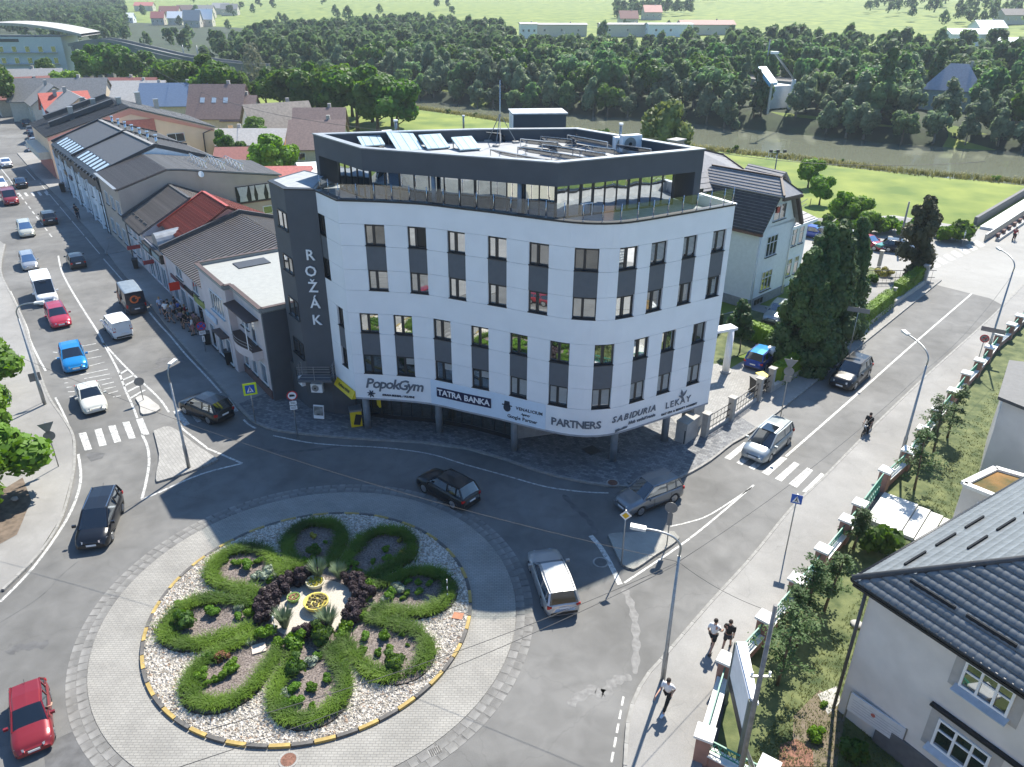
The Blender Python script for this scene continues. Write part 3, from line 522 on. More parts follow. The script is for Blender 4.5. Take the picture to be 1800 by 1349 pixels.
def hedge(pts, w, h, label, z=.12, m=None):
 """clipped thuja hedge: dense leaf shell over a solid body"""
 pts = resample(pts, .5); t = thing('clipped_hedge', label, 'hedge', (pts[0].x, pts[0].y, z)); b = MB(); V = []; N = []; rng = RNG
 for a, c in zip(pts, pts[1:]):
  d = (c - a).normalized(); n = Vector((-d.y, d.x, 0)); L = (c - a).length; b.box((a + c) / 2 + Vector((0, 0, z + h * .48)), (L + .05, w * .86, h * .94), atan2(d.y, d.x))
  k = int(150 * h / 1.6); s = rng.uniform(-.05, L + .05, k); u = rng.uniform(-1, 1, k); top = rng.uniform(0, 1, k) < .3; zz = np.where(top, h + rng.normal(0, .04, k), rng.uniform(0, h, k)); side = np.where(top, u, np.sign(u)) * w / 2 * rng.uniform(.9, 1.08, k)
  p = np.array(a)[None] + np.outer(s, np.array(d)) + np.outer(side, np.array(n)); p[:, 2] = z + zz; V.append(p)
  nn = np.where(top[:, None], np.array([[0, 0, 1.]]), np.outer(np.sign(u), np.array(n))) + rng.normal(0, .4, (k, 3)); N.append(nn / np.linalg.norm(nn, axis=1)[:, None])
 b.build('body', m or L_THUJA, t); Q = quads_at(np.concatenate(V), np.concatenate(N), .16, .7) - np.array([pts[0].x, pts[0].y, z]); link('foliage', npmesh('foliage', Q, np.arange(len(Q)).reshape(-1, 4), [m or L_THUJA]), t); return t
def blades(name, P2, h, m, z=.0, lean=.5, wd=.012, label=None, per=7, parent=None):
 P2 = np.repeat(np.asarray(P2), per, 0); k = len(P2); a = RNG.uniform(0, 2 * pi, k); hh = h * RNG.uniform(.6, 1.25, k); ln = lean * hh * RNG.uniform(.3, 1.3, k)
 base = np.c_[P2 + RNG.normal(0, .035, (k, 2)), np.full(k, z)]; dr = np.c_[np.cos(a), np.sin(a), np.zeros(k)]; s = np.c_[-np.sin(a), np.cos(a), np.zeros(k)] * wd
 mid = base + dr * ln[:, None] * .35 + np.c_[np.zeros((k, 2)), hh * .7]; tip = base + dr * ln[:, None] + np.c_[np.zeros((k, 2)), hh * .85]
 V = np.stack([base - s, base + s, mid + s * .8, mid - s * .8, tip + s * .25, tip - s * .25], 1).reshape(-1, 3); i = np.arange(k)[:, None] * 6; F = np.concatenate([i + np.array([[0, 1, 2, 3]]), i + np.array([[3, 2, 4, 5]])])
 o = link(name, npmesh(name, V, F, [m]), parent); return lab(o, label, kind='stuff') if parent is None else lab(o, None, kind='stuff')
RC = Vector((-9.638, 28.338, 0)); RR = 7.73
def ring(r, n=96, z=0): return [(RC.x + r * cos(2 * pi * k / n), RC.y + r * sin(2 * pi * k / n)) for k in range(n)]
lab(MB().prism(ring(9.9), -.02, .03).build('roundabout_apron', M_APRON), 'sloping ring of light block paving around the planted centre', kind='structure')
isl = thing('roundabout_island', None, None, tuple(RC)); isl['kind'] = 'structure'; isl['label'] = 'planted roundabout centre with white gravel and flower-shaped beds'
MB().prism(ring(7.6), 0, .12).build('gravel_bed', mat('gravel_base', (.3, .28, .25), .95, var=.35, scale=14, bump=.8, bscale=30), isl)
M_YEL = mat('kerb_yellow', (.33, .235, .07), .7, var=.25, scale=3); M_KBLK = mat('kerb_black', (.095, .09, .085), .8, var=.25, scale=3)
K = MB(); n = 54
for nm, R0, R1, h in (('k', 7.58, 7.74, .17),):
 v = []; da = pi / n * .94
 for a in (-da, 0, da):
  for r_ in (R0, R1): v.append((r_ * cos(a) - RR, r_ * sin(a), .03)); v.append((r_ * cos(a) - RR, r_ * sin(a), h))
 K.add(v, [(0, 4, 6, 2), (4, 8, 10, 6), (1, 3, 7, 5), (5, 7, 11, 9), (2, 6, 7, 3), (6, 10, 11, 7), (0, 1, 5, 4), (4, 5, 9, 8), (0, 2, 3, 1), (8, 9, 11, 10)])
ky = K.mesh('kerb_stone', [M_YEL]); kb = ky.copy(); kb.materials[0] = M_KBLK
for k in range(n):
 a = 2 * pi * k / n; o = link('kerb_stone', ky if (k % 2) else kb, isl); o.location = (RR * cos(a), RR * sin(a), random.uniform(-.008, .004)); o.rotation_euler = (0, 0, a)
gut = thing('gutter_ring', None, None, tuple(RC)); gut['kind'] = 'structure'; gut['label'] = 'ring of rough stone gutter setts round the apron'
MB().prism([(0 + 10.75 * cos(2 * pi * k / 72) + RC.x, 10.75 * sin(2 * pi * k / 72) + RC.y) for k in range(72)], -.03, .007).build('mortar_bed', mat('mortar', (.14, .137, .13), .95, var=.3, scale=3), gut)
msett = mat('sett_stone', (.17, .167, .16), .85, var=.25, scale=1.2, bump=.5, rnd=.16)
sm = [MB().box((0, 0, .01), (.41, .4, .05)).mesh('sett', [msett]) for _ in range(1)][0]; sm2 = MB().box((0, 0, .01), (.34, .4, .05)).mesh('sett', [msett])
cnt = 0
for ri, r_ in enumerate((10.13, 10.55)):
 nn = int(2 * pi * r_ / .46)
 for k in range(nn):
  a = 2 * pi * (k + .5 * ri) / nn
  if cnt >= 290: break
  if -.3 < 0: pass
  o = link('sett', sm if random.random() < .5 else sm2, gut); o.location = (r_ * cos(a), r_ * sin(a), random.uniform(-.026, -.018)); o.rotation_euler = (random.uniform(-.01, .01), random.uniform(-.01, .01), a + pi / 2 + random.uniform(-.04, .04)); cnt += 1
PET = [radians(12 + 45 * k) for k in range(8)]
def petal_pts(a, R=1.78, c=5.18, inner=2.9, n=22):
 pts = []
 for k in range(n + 1):
  t = -radians(112) + radians(224) * k / n; pts.append((c + R * 1.08 * cos(t), R * sin(t)))
 pts = [(inner, pts[0][1] * .62)] + pts + [(inner, pts[-1][1] * .62)]
 return [(x * cos(a) - y * sin(a), x * sin(a) + y * cos(a)) for x, y in pts]
def rc(p, z=0): return (RC.x + p[0], RC.y + p[1], z)
M_MULCH = mat('bark_mulch', (.13, .105, .095), .95, var=.5, scale=11, col2=(.26, .22, .2), bump=1, bscale=28, detail=6); M_EDGE = mat('edging', (.015, .015, .015), .6)
tuft = []; mulch = []
for k, a in enumerate(PET):
 pp = petal_pts(a); MB().prism([(p[0] + RC.x, p[1] + RC.y) for p in pp], .05, .15 + .002 * k).build('mulch_bed', M_MULCH, isl)
 e = MB();
 for p, q in zip(pp, pp[1:]): e.bar(rc(p, .14), rc(q, .14), .025, .12)
 e.build('bed_edging', M_EDGE, isl)
 gap = {7: (.55, 1.01), 0: (.0, .0), 6: (.0, .0)}.get(k, (0, 0))
 path = [Vector((p[0], p[1], 0)) for p in petal_pts(a, 1.48, 5.1, 2.9)]; rp = resample(path, .055); L = len(rp)
 for i, p in enumerate(rp):
  f = i / L; dens = 7 if not (k == 7 and .35 < f < .5) else 1
  if k == 6 and f < .1: dens = 2
  wob = .8 + .3 * sin(f * 23 + k * 2)
  if sin(f * 61 + k * 5) + sin(f * 37 + k) > 1.55: dens = 1
  for _ in range(dens): tuft.append((RC.x + p.x + random.gauss(0, .15 * wob), RC.y + p.y + random.gauss(0, .15 * wob)))
MB().prism([(RC.x + 3.1 * cos(2 * pi * k / 40), RC.y + 3.1 * sin(2 * pi * k / 40)) for k in range(40)], .05, .17).build('mulch_bed', M_MULCH, isl)
MB().prism([(RC.x + 2.0 * cos(2 * pi * k / 40), RC.y + 2.0 * sin(2 * pi * k / 40)) for k in range(40)], .05, .185).build('fine_gravel', mat('fine_gravel', (.42, .39, .34), .95, var=.35, scale=22, bump=.8, bscale=60), isl)
blades('ornamental_grass', tuft, .4, L_TUFT, .15, 1.0, .013, 'dark green ornamental grass planted along the petal edges', per=6)
def inpet(x, y, mg=1.0):
 r = hypot(x, y);
 if r < 3.1: return True
 a = atan2(y, x)
 for p in PET:
  d = (a - p + pi) % (2 * pi) - pi; lx, ly = r * cos(d), r * sin(d)
  if abs(d) < .6 and (((lx - 5.18) / (1.78 * 1.08)) ** 2 + (ly / 1.78) ** 2 < mg or (lx < 5.18 and abs(ly) < .75 + .35 * (lx - 2.9) and lx > 2.9)): return True
 return False
def stones(name, pts, size, m, label, z, flat=.6):
 k = len(pts); pts = np.array(pts); base = np.array([(1, 0, 0), (0, 1, 0), (-1, 0, 0), (0, -1, 0), (0, 0, 1), (.5, .5, -.6)]); F0 = np.array([(0, 1, 4), (1, 2, 4), (2, 3, 4), (3, 0, 4)])
 s = size * RNG.uniform(.5, 1.4, (k, 1, 1)); j = base[None] + RNG.normal(0, .22, (k, 6, 3)); a = RNG.uniform(0, 2 * pi, k); c, sn = np.cos(a), np.sin(a)
 x = j[:, :, 0] * c[:, None] - j[:, :, 1] * sn[:, None]; y = j[:, :, 0] * sn[:, None] + j[:, :, 1] * c[:, None]; V = np.stack([x, y * .75, j[:, :, 2] * flat], 2) * s
 V[:, :, 0] += pts[:, 0:1]; V[:, :, 1] += pts[:, 1:2]; V[:, :, 2] += z; F = (np.arange(k)[:, None, None] * 6 + F0[None]).reshape(-1, 3)
 o = link(name, npmesh(name, V.reshape(-1, 3), F, [m])); return lab(o, label, kind='stuff')
gp = []
while len(gp) < 21000:
 r = 7.58 * math.sqrt(random.random()); a = random.random() * 2 * pi; x, y = r * cos(a), r * sin(a)
 if not inpet(x, y): gp.append((RC.x + x, RC.y + y))
stones('white_gravel', gp[:17500], .075, mat('white_pebble', (.36, .32, .26), .8, var=.3, scale=9, col2=(.62, .58, .52), detail=1), 'white and buff pebbles between the flower beds', .125)
stones('brown_pebbles', gp[17500:18400], .07, mat('buff_pebble', (.34, .25, .18), .85, var=.3, scale=9), 'scattered tan pebbles among the white gravel', .135)
gp = []
while len(gp) < 16000:
 r = 7.2 * math.sqrt(random.random()); a = random.random() * 2 * pi; x, y = r * cos(a), r * sin(a)
 if inpet(x, y, .92) and r > 2.1: gp.append((RC.x + x, RC.y + y))
stones('bark_chips', gp, .045, mat('bark_chip', (.1, .075, .065), .95, var=.3, scale=30, col2=(.3, .25, .22), detail=1), 'grey brown bark chips covering the flower beds', .16, .4)
gz = lambda x, y, z=.16: P(200 + x / 2.5714, 850 + y / 2.5714, z)
PN = ['right', 'upper right', 'top', 'upper left', 'left', 'lower left', 'bottom', 'lower right']
def pl(kind, lst, lbl, group, sc=1.0, z=.15, **k):
 for q in lst:
  s = q[2] if len(q) > 2 else 1; L = lbl if len(q) < 4 else q[3]; c = gz(q[0], q[1]) - RC
  if len(q) < 4: L = L % PN[round((math.degrees(atan2(c.y, c.x)) - 12) / 45) % 8] + (', larger one' if s > .95 else (', tiny one' if s < .7 else ''))
  shrub(kind, gz(q[0], q[1] + 12 * s, z), sc * s, L, group, **k)
GS = 'young shrubs planted in the roundabout beds'
pl('green', [(510, 340, .8), (560, 360, 1), (600, 370, 1.2), (660, 350, .9), (445, 585, 1.25), (300, 545, .8), (560, 600, .8), (390, 865, 1.2), (530, 840, 1.2), (500, 870, .9), (360, 905, .7), (545, 800, .6), (815, 930, 1), (835, 985, 1), (785, 990, .9), (925, 775, .8), (900, 920, .9), (960, 885, .8), (895, 1010, .6), (1220, 695, 1), (1135, 690, .9), (1200, 765, .7), (1245, 745, .7), (1130, 755, .7), (1300, 685, .5), (1330, 730, .35), (1245, 500, 1.1), (1330, 445, .7), (1375, 450, .7), (1430, 455, .7), (1380, 490, .8), (1330, 495, .7), (1305, 520, .5), (1240, 335, .9), (1235, 295, .8), (1175, 352, .6), (955, 265, .5), (460, 890, .7), (420, 910, .6)], 'rounded bright green shrub in the mulched %s petal', GS)
pl('green', [(635, 585, 1.35), (700, 680, 1.6), (750, 720, 1.05), (835, 710, 1.9), (1060, 640, 1.3), (1120, 605, 1.1), (1150, 480, 1.4), (1145, 520, 1.1), (1100, 410, 1.1), (1135, 425, .7), (905, 345, 1.2), (870, 360, 1), (985, 365, .9), (660, 495, 1), (650, 530, .8), (570, 700, 1), (710, 430, .9), (620, 545, .8), (1085, 365, .9), (1165, 445, .9), (1030, 680, 1), (1045, 380, .9)], 'bushy bright green shrub between the centre and the %s petal', 'green shrubs round the inner circle', 1.0)
pl('dark', [(320, 625, 2.1, 'large round shrub with tiny white flowers in the left petal'), (1275, 800, 1.9, 'large round shrub with white flowers in the lower right petal'), (835, 825, 1.9, 'large leafy green shrub in the bottom petal'), (900, 310, 1.6, 'dark green bush in the shaded top petal'), (950, 680, 2.1, 'wide leafy shrub below the large yellow bowl'), (430, 780, 1.1, 'loose green shrub at the top of the lower left petal'), (700, 660, .9, 'dark low shrub beside the snow marker pole')], '', GS)
pl('silver', [(700, 400, 1.7, 'wide silver-leaved shrub left of the purple ring'), (655, 415, 1.3, 'smaller silver shrub beside the wide silver one'), (570, 560, .9, 'little silver shrub by the left petal mouth'), (615, 705, 1.0, 'silver shrub next to the square stone slab'), (895, 800, 1.1, 'pale silver shrub in the bottom petal'), (770, 950, 1.0, 'grey silver shrub left of the bottom petal greens'), (1225, 520, .9, 'silver shrub under the round green one at right'), (1285, 470, 1.4, 'faint silver mat in the shaded right petal')], '', 'silver shrubs in the roundabout beds')
pl('yellow', [(1290, 258, .6, 'small yellow-green shrub in the shaded upper right petal'), (1310, 320, 1.0, 'yellowish tuft in the shaded upper right petal'), (905, 235, .8, 'yellow-tinged sprig in the shaded top petal')], '', 'yellowish shrubs in the petals'); pl('red', [(490, 785, 1.1, 'reddish-leaved shrub in the lower left petal')], '', None)
for k, (a, r) in enumerate([(205, 2.35), (192, 2.45), (178, 2.45), (165, 2.4), (152, 2.35), (139, 2.35), (126, 2.3), (114, 2.3), (102, 2.35), (196, 2.0), (170, 2.0), (145, 1.95), (122, 1.95), (50, 2.3), (37, 2.2), (24, 2.3), (11, 2.3), (-2, 2.35), (-15, 2.3), (-28, 2.3), (40, 2.7), (18, 2.75), (-5, 2.0), (-82, 1.75), (-68, 1.9), (-93, 1.9)]):
 shrub('purple', (RC.x + r * cos(radians(a)), RC.y + r * sin(radians(a)), .17), .95, 'dark purple-leaved bush in the left arc of the inner ring' if 90 < a < 210 else ('dark purple bush at the right of the inner ring' if a > -40 else 'low purple bush at the lower edge of the inner gravel'), 'purple bushes ringing the centre')
pl('feather', [(925, 420, 1.05, 'feathery grey-green grass clump above the rear bowl'), (1020, 420, .9, 'pale feathery clump among the right purple bushes'), (775, 640, 1.05, 'feathery grey-green clump at the lower left of the inner gravel'), (970, 640, 1.1, 'feathery grey-green clump below the big bowl')], '', None, name='ornamental_grass_clump', cat='grass clump')
def bowl(p, r, h, cm, fl, label, col):
 t = thing('planter_bowl', label, 'planter', tuple(p)); b = MB(); prof_ = [(r * .55, 0), (r * .8, h * .35), (r * .97, h * .75), (r, h), (r * .9, h), (r * .87, h * .8), (0.01, h * .78)]; n = 28
 for i, (rr, z) in enumerate(prof_):
  for k in range(n): b.v.append((rr * cos(2 * pi * k / n), rr * sin(2 * pi * k / n), z))
 for i in range(len(prof_) - 1):
  for k in range(n): b.f.append((i * n + k, i * n + (k + 1) % n, (i + 1) * n + (k + 1) % n, (i + 1) * n + k)); b.m.append(0); b.sm.append(i != 2)
 b.build('bowl', cm, t, local=True); f = MB()
 for k in range(60): a = random.uniform(0, 6.28); q = r * .82 * math.sqrt(random.random()); f.ico((q * cos(a), q * sin(a), h * .86), r * .12, 1, jit=.2)
 f.build('plants', fl, t, local=True)
M_BOWL = mat('bowl_yellow', (.55, .45, .09), .6, var=.1);
bowl(P(557, 1068, .19), .62, .42, M_BOWL, mat('sedum_brown', (.12, .095, .04), .9, var=.3, scale=9), 'large yellow bowl of brownish sedum in the middle of the roundabout', 0)
bowl(P(555, 1031, .19), .47, .36, mat('bowl_cream', (.5, .47, .32), .6, var=.1), mat('sedum_yellow', (.3, .26, .02), .9, var=.3, scale=9), 'smaller cream bowl of yellow sedum behind the large bowl', 0)
bowl(P(517, 1056, .19), .33, .26, mat('bowl_green', (.16, .27, .05), .6, var=.2), mat('sedum_pink', (.2, .19, .05), .9, var=.4, scale=12, col2=(.35, .14, .1)), 'small green bowl with pinkish plants at the left', 0)
def marker(px, label):
 p = P(*px, .16); t = thing('marker_pole', label, 'marker pole', tuple(p))
 for k in range(6): MB().tube([(0, 0, k * .22), (0, 0, k * .22 + .22)], .022, 8).build('band', M_WHITEP if k % 2 else M_EDGE, t, local=True)
marker((486, 1121), 'black and white marker pole standing among the purple bushes'); marker((787, 1055), 'black and white marker pole in the shaded right petal')
p = P(455, 1141, .17); lab(MB().box((p.x, p.y, .2), (.62, .55, .05), .4).build('stone_slab', mat('slab', (.5, .42, .36), .85, var=.1)), 'pinkish square stone slab lying between two petals', 'stone slab')
p = P(805, 1084, .13); lab(MB().box((p.x, p.y, .16), (.5, .42, .05), -.2).build('clay_slab', mat('terracotta', (.36, .16, .09), .85, var=.15)), 'reddish clay slab on the gravel at the right kerb', 'slab')
M_WALLW = mat('facade_white', (.78, .79, .8), .75, var=.03, scale=.8); M_WALLG = mat('facade_anthracite', (.072, .08, .092), .75, var=.08, scale=.8)
M_PANG = mat('panel_slate', (.1, .11, .125), .7, var=.05); M_FRAME = mat('window_frame_dark', (.018, .02, .024), .4, var=.1); M_JOINT = mat('joint_dark', (.03, .032, .036), .8)
G_WIN = glassmat('window_glass', (.02, .024, .028), .6, .015, .12); G_WIN2 = glassmat('window_glass_dark', (.012, .014, .016), .22, .02, .12); G_PENT = glassmat('terrace_glass', (.02, .022, .025), .62, .012, .6)
G_RAIL = glassmat('railing_glass', (.1, .12, .12), .06, .02, 0, .86); M_BLIND = mat('blind_slat', (.5, .51, .5), .6, var=.06); M_TERR = mat('terrace_screed', (.28, .3, .32), .8, var=.12)
OFF = thing('office_building', 'curved white office building with dark window stripes and shop names on its fascia', 'office building', (0, 46, 0))
raw = [(-10.34, 44.98), (-7.8, 44.72), (-5.2, 44.2), (-2.9, 43.2), (-.9, 42.35), (.8, 41.5), (2.2, 40.85), (3.4, 40.4), (4.7, 40.22), (6.0, 40.45), (7.3, 41.1), (8.8, 42.0), (10.7, 43.15), (12.93, 44.55)]
CUR = [Vector((-12.15, 47.4, 0)), Vector((-10.34, 44.98, 0))] + smooth_path([Vector((a, b, 0)) for a, b in raw], 8)[1:]
CS = [0.0]
for a, b in zip(CUR, CUR[1:]): CS.append(CS[-1] + (b - a).length)
S_CH = (CUR[1] - CUR[0]).length; S_END = CS[-1]
def cpos(s, off=0.0):
 s = max(0, min(S_END - 1e-6, s)); i = 0
 while i < len(CS) - 2 and CS[i + 1] < s: i += 1
 a, b = CUR[i], CUR[i + 1]; d = (b - a).normalized(); n = Vector((d.y, -d.x, 0))   # outward, towards the street
 return a + d * (s - CS[i]) + n * off, d, n
def cproj(p):
 best = (1e9, 0)
 for i, (a, b) in enumerate(zip(CUR, CUR[1:])):
  ab = b - a; t = max(0, min(1, ((p.x - a.x) * ab.x + (p.y - a.y) * ab.y) / ab.length_squared)); q = a + ab * t; d = (q.x - p.x) ** 2 + (q.y - p.y) ** 2
  if d < best[0]: best = (d, CS[i] + t * ab.length)
 return best[1]
def soff(s, off, z):
 """point offset from the curve, mitred at the chamfer corner"""
 if abs(s - S_CH) < 1e-4:
  n1 = cpos(s - .01)[2]; n2 = cpos(s + .01)[2]; m = (n1 + n2).normalized(); return CUR[1] + m * off / m.dot(n1) + Vector((0, 0, z))
 p, d, n = cpos(s, off); return p + Vector((0, 0, z))
def slab(name, s0, s1, z0, z1, o0, o1, m, parent=OFF, step=.45, hz=.008):
 """curved panel between arc positions"""
 n = max(1, int((s1 - s0) / step)); ss = [s0 + (s1 - s0) * k / n for k in range(n + 1)]
 if s0 < S_CH - .01 and s1 > S_CH + .01: ss = sorted(set([x for x in ss if abs(x - S_CH) > .06] + [S_CH]))
 v = []; f = []; z0 += hz; z1 -= hz
 for s in ss: v += [soff(s, o0, z0), soff(s, o1, z0), soff(s, o1, z1), soff(s, o0, z1)]
 for i in range(len(ss) - 1):
  b = i * 4; f += [(b + 1, b + 5, b + 6, b + 2), (b + 2, b + 6, b + 7, b + 3), (b, b + 4, b + 5, b + 1), (b + 3, b + 7, b + 4, b)]
 f += [(0, 1, 2, 3), tuple(len(v) - 4 + k for k in (3, 2, 1, 0))]
 return MB().add(v, f).build(name, m, parent)
coreL = [tuple(soff(s, -.24, 0).xy) for s in [0, S_CH] + [S_CH + (S_END - S_CH) * k / 40 for k in range(1, 41)]]
backp = [(11.2, 46.95), (4.37, 54.4), (-12.9, 51.4), (-13.6, 49.0)]
MB().prism(coreL + backp, 2.93, 15.4).build('wall', M_WALLG, OFF)
MB().prism([tuple(soff(s, .02, 0).xy) for s in [0.02, S_CH] + [S_CH + (S_END - S_CH) * k / 40 for k in range(1, 41)]] + backp, 2.80, 2.92).build('soffit', mat('soffit_grey', (.3, .31, .33), .8), OFF)
ZL = [14.63, 13.29, 11.80, 10.45, 8.94, 7.57, 6.07, 4.70]
UP = [(643.5, 432.4, 679, 433.5), (719, 435.7, 752.9, 437.8), (791.2, 442.3, 824, 445.6), (861.2, 452.3, 894, 457.8), (931.2, 465, 966.2, 470), (1008.9, 476.7, 1051.6, 479), (1085.6, 476.7, 1121.9, 474.5), (1142.3, 469, 1170.6, 463.4), (1196.8, 456.7, 1222.4, 452.3), (1246.8, 445.6, 1271.7, 441.1)]
LO = [(593.4, 573.4, 604.5, 581.2), (632.3, 589, 665.3, 590), (691.9, 591.2, 724, 594), (761.8, 596.8, 793.4, 601.3), (829, 608, 859.6, 613.5), (894.6, 622.8, 926.4, 629), (962.4, 639.7, 998.6, 645), (1043.4, 644.6, 1081.6, 646.2), (1114.5, 636.8, 1141.2, 630.2), (1161.9, 622.4, 1186.3, 616.2), (1214.6, 606.8, 1238, 600.6)]
def arcs(L, z): return [tuple(sorted((cproj(P(a, b, z)), cproj(P(c, d, z))))) for a, b, c, d in L]
SU = [(.02, .95)] + arcs(UP, 13.29); SLo = arcs(LO, 7.57); SLo[0] = (1.35, 2.25)
def window(s0, s1, z0, z1, parent=OFF, mull=.42, blind=0, dark=False, open_=False):
 a, b = soff(s0, -.17, 0), soff(s1, -.17, 0); u = (b - a).normalized(); n = Vector((u.y, -u.x, 0)); L = (b - a).length; z0 += .02; z1 -= .02
 w = MB(); c = lambda x, z, o=0: a + u * x + n * o + Vector((0, 0, z))
 for x in (0, L): w.bar(c(x, z0), c(x, z1), .11, .1, up=n)
 for z in (z0 + .05, z1 - .05): w.bar(c(0, z), c(L, z), .1, .11)
 xm = L * mull; w.bar(c(xm, z0), c(xm, z1), .15, .1, up=n); fr = w.build('window', M_FRAME, parent)
 G = G_WIN2 if dark else G_WIN
 for x0, x1 in ((.05, xm - .06), (xm + .06, L - .05)):
  jit = n * random.uniform(-.008, .008)
  MB().quad(c(x0, z0 + .08, -.02) + jit, c(x1, z0 + .08, -.02) - jit, c(x1, z1 - .08, -.02) - jit, c(x0, z1 - .08, -.02) + jit).build('pane', M_BLACK if (open_ and x0 > .1) else G, fr)
 s = MB(); p0, p1 = c(-.02, z0 - .0, .17), c(L + .02, z0 - .0, .17); s.bar(c(-.03, z0 + .005, .08), c(L + .03, z0 + .005, .08), .26, .04); s.build('window_sill', M_FRAME, fr)
 if blind:
  bl = MB(); k = int(blind * (z1 - z0 - .2) / .075)
  for i in range(k): bl.bar(c(xm + .08, z1 - .13 - i * .075, .012), c(L - .08, z1 - .13 - i * .075, .012), .012, .045)
  if blind > .8:
   for i in range(k): bl.bar(c(.08, z1 - .13 - i * .075, .012), c(xm - .08, z1 - .13 - i * .075, .012), .012, .045)
  o = bl.build('blind', M_BLIND, fr)
 return fr
def zone(rows, arcsl, mid):
 zt_, zb_ = rows[0]; z2t, z2b = rows[1]
 xs = [0.0] + [x for a in arcsl for x in a] + [S_END]
 for (z1, z0) in ((zt_, zb_), (zb_, z2t), (z2t, z2b)):
  for k in range(0, len(xs), 2):
   if xs[k + 1] - xs[k] > .03: slab('facade_panel', xs[k], xs[k + 1], z0, z1, -.22, 0, M_WALLW)
 for a in arcsl: slab('dark_panel', a[0], a[1], z2t, zb_, -.22, -.03, M_PANG, hz=.0)
zone([(14.63, 13.29), (11.80, 10.45)], SU, 0); zone([(8.94, 7.57), (6.07, 4.70)], SLo, 0)
slab('facade_band', 0, S_END, 14.63, 15.97, -.22, .0, M_WALLW); slab('facade_band', 0, S_END, 8.94, 10.45, -.22, .0, M_WALLW); slab('fascia', 0, S_END, 2.89, 4.70, -.22, .0, M_WALLW)
slab('coping', 0, S_END, 15.97, 16.07, -.34, .06, M_DARK, hz=0)
slab('parapet_inside', 0, S_END, 15.4, 15.97, -.32, -.225, mat('parapet_white', (.6, .61, .62), .8), hz=0)
for i, a in enumerate(SU):
 window(a[0], a[1], 13.29, 14.63, blind=(.95 if i >= 8 else 0), dark=(i in (5, 6, 1)), open_=(i == 2)); window(a[0], a[1], 10.45, 11.80, blind=(0), mull=.42)
for i, a in enumerate(SLo):
 window(a[0], a[1], 7.57, 8.94, mull=.45 if i < 8 else .38); window(a[0], a[1], 4.70, 6.07, blind=(.45 if i in (2, 3, 4) else (.97 if i > 4 else 0)), dark=(i < 3), mull=.45)
e0 = soff(S_END, 0, 0); MB().prism([(e0.x, e0.y), (11.45, 47.05), (11.2, 46.95), tuple(soff(S_END - .01, -.24, 0).xy)], 2.9, 16.0).build('side_wall', M_WALLW, OFF)
MB().bar((e0.x, e0.y, 16.03), (11.4, 47.1, 16.03), .3, .08).build('coping', M_WHITEP, OFF)
MB().prism([tuple(soff(s, -.33, 0).xy) for s in [0, S_CH] + [S_CH + (S_END - S_CH) * k / 40 for k in range(1, 41)]] + [(11.1, 46.9), (4.4, 54.2), (-12.8, 51.2), (-13, 48)], 15.40, 15.46).build('terrace_floor', M_TERR, OFF)
rs = [S_CH * .15, S_CH * .55, S_CH + .1];
while rs[-1] < S_END - 1.2: rs.append(rs[-1] + 1.06)
rs.append(S_END - .12)
for s in rs:
 p = soff(s, -.12, 0); b = MB(); b.tube([p + Vector((0, 0, 16.05)), p + Vector((0, 0, 17.0))], .022, 6)
 for z in (16.3, 16.8): q = soff(s, -.17, z); b.bar(p + Vector((0, 0, z)), q, .05, .05)
 b.disc(p + Vector((0, 0, 16.08)), .05, th=.03, n=10); b.build('railing_post', M_STAIN, OFF)
for a, b in zip(rs, rs[1:]):
 p, q = soff(a + .06, -.15, 0), soff(b - .06, -.15, 0); up = Vector((0, 0, 1)); MB().quad(p + up * 16.13, q + up * 16.13, q + up * 16.93, p + up * 16.93).build('railing_glass', G_RAIL, OFF)
zr0, zr1 = 17.42, 18.75
A_, B_, C_, D_, E_ = [Vector((x, y, 0)) for x, y in ((-12.96, 51.5), (-8.96, 46.48), (2.43, 42.51), (11.35, 46.92), (4.37, 54.48))]
E2 = Vector((-2.5, 53.9, 0)); PH = [A_, B_, C_, D_, E_, E2]
def inset(pl, d):
 out = []; n = len(pl)
 for i in range(n):
  a, b, c = pl[i - 1], pl[i], pl[(i + 1) % n]; d1 = (b - a).normalized(); d2 = (c - b).normalized(); n1 = Vector((-d1.y, d1.x, 0)); n2 = Vector((-d2.y, d2.x, 0)); m = (n1 + n2).normalized(); out.append(b + m * d / m.dot(n1))
 return out
IN = inset(PH, .35); bandm = MB()
for i in range(6):
 j = (i + 1) % 6; o0, o1, i0, i1 = PH[i], PH[j], IN[i], IN[j]
 v = [Vector((p.x, p.y, z)) for z in (zr0, zr1 - .07) for p in (o0, o1, i1, i0)]
 bandm.add(v, [(0, 1, 5, 4), (1, 2, 6, 5), (2, 3, 7, 6), (3, 0, 4, 7), (4, 5, 6, 7), (3, 2, 1, 0)])
bandm.build('roof_band', M_WALLG, OFF)
cp = MB(); OUT = inset(PH, -.05); IN2 = inset(PH, .42)
for i in range(6):
 j = (i + 1) % 6; v = [Vector((p.x, p.y, z)) for z in (zr1 - .07, zr1) for p in (OUT[i], OUT[j], IN2[j], IN2[i])]
 cp.add(v, [(0, 1, 5, 4), (2, 3, 7, 6), (4, 5, 6, 7), (3, 2, 1, 0)])
cp.build('roof_coping', mat('coping_grey', (.25, .27, .29), .5, metal=.3), OFF)
MB().prism([(p.x, p.y) for p in inset(PH, .36)], 17.5, 17.95).build('flat_roof', mat('roof_membrane', (.3, .31, .32), .85, var=.1, scale=.7), OFF)
gb = inset(PH, .55); gl = MB()
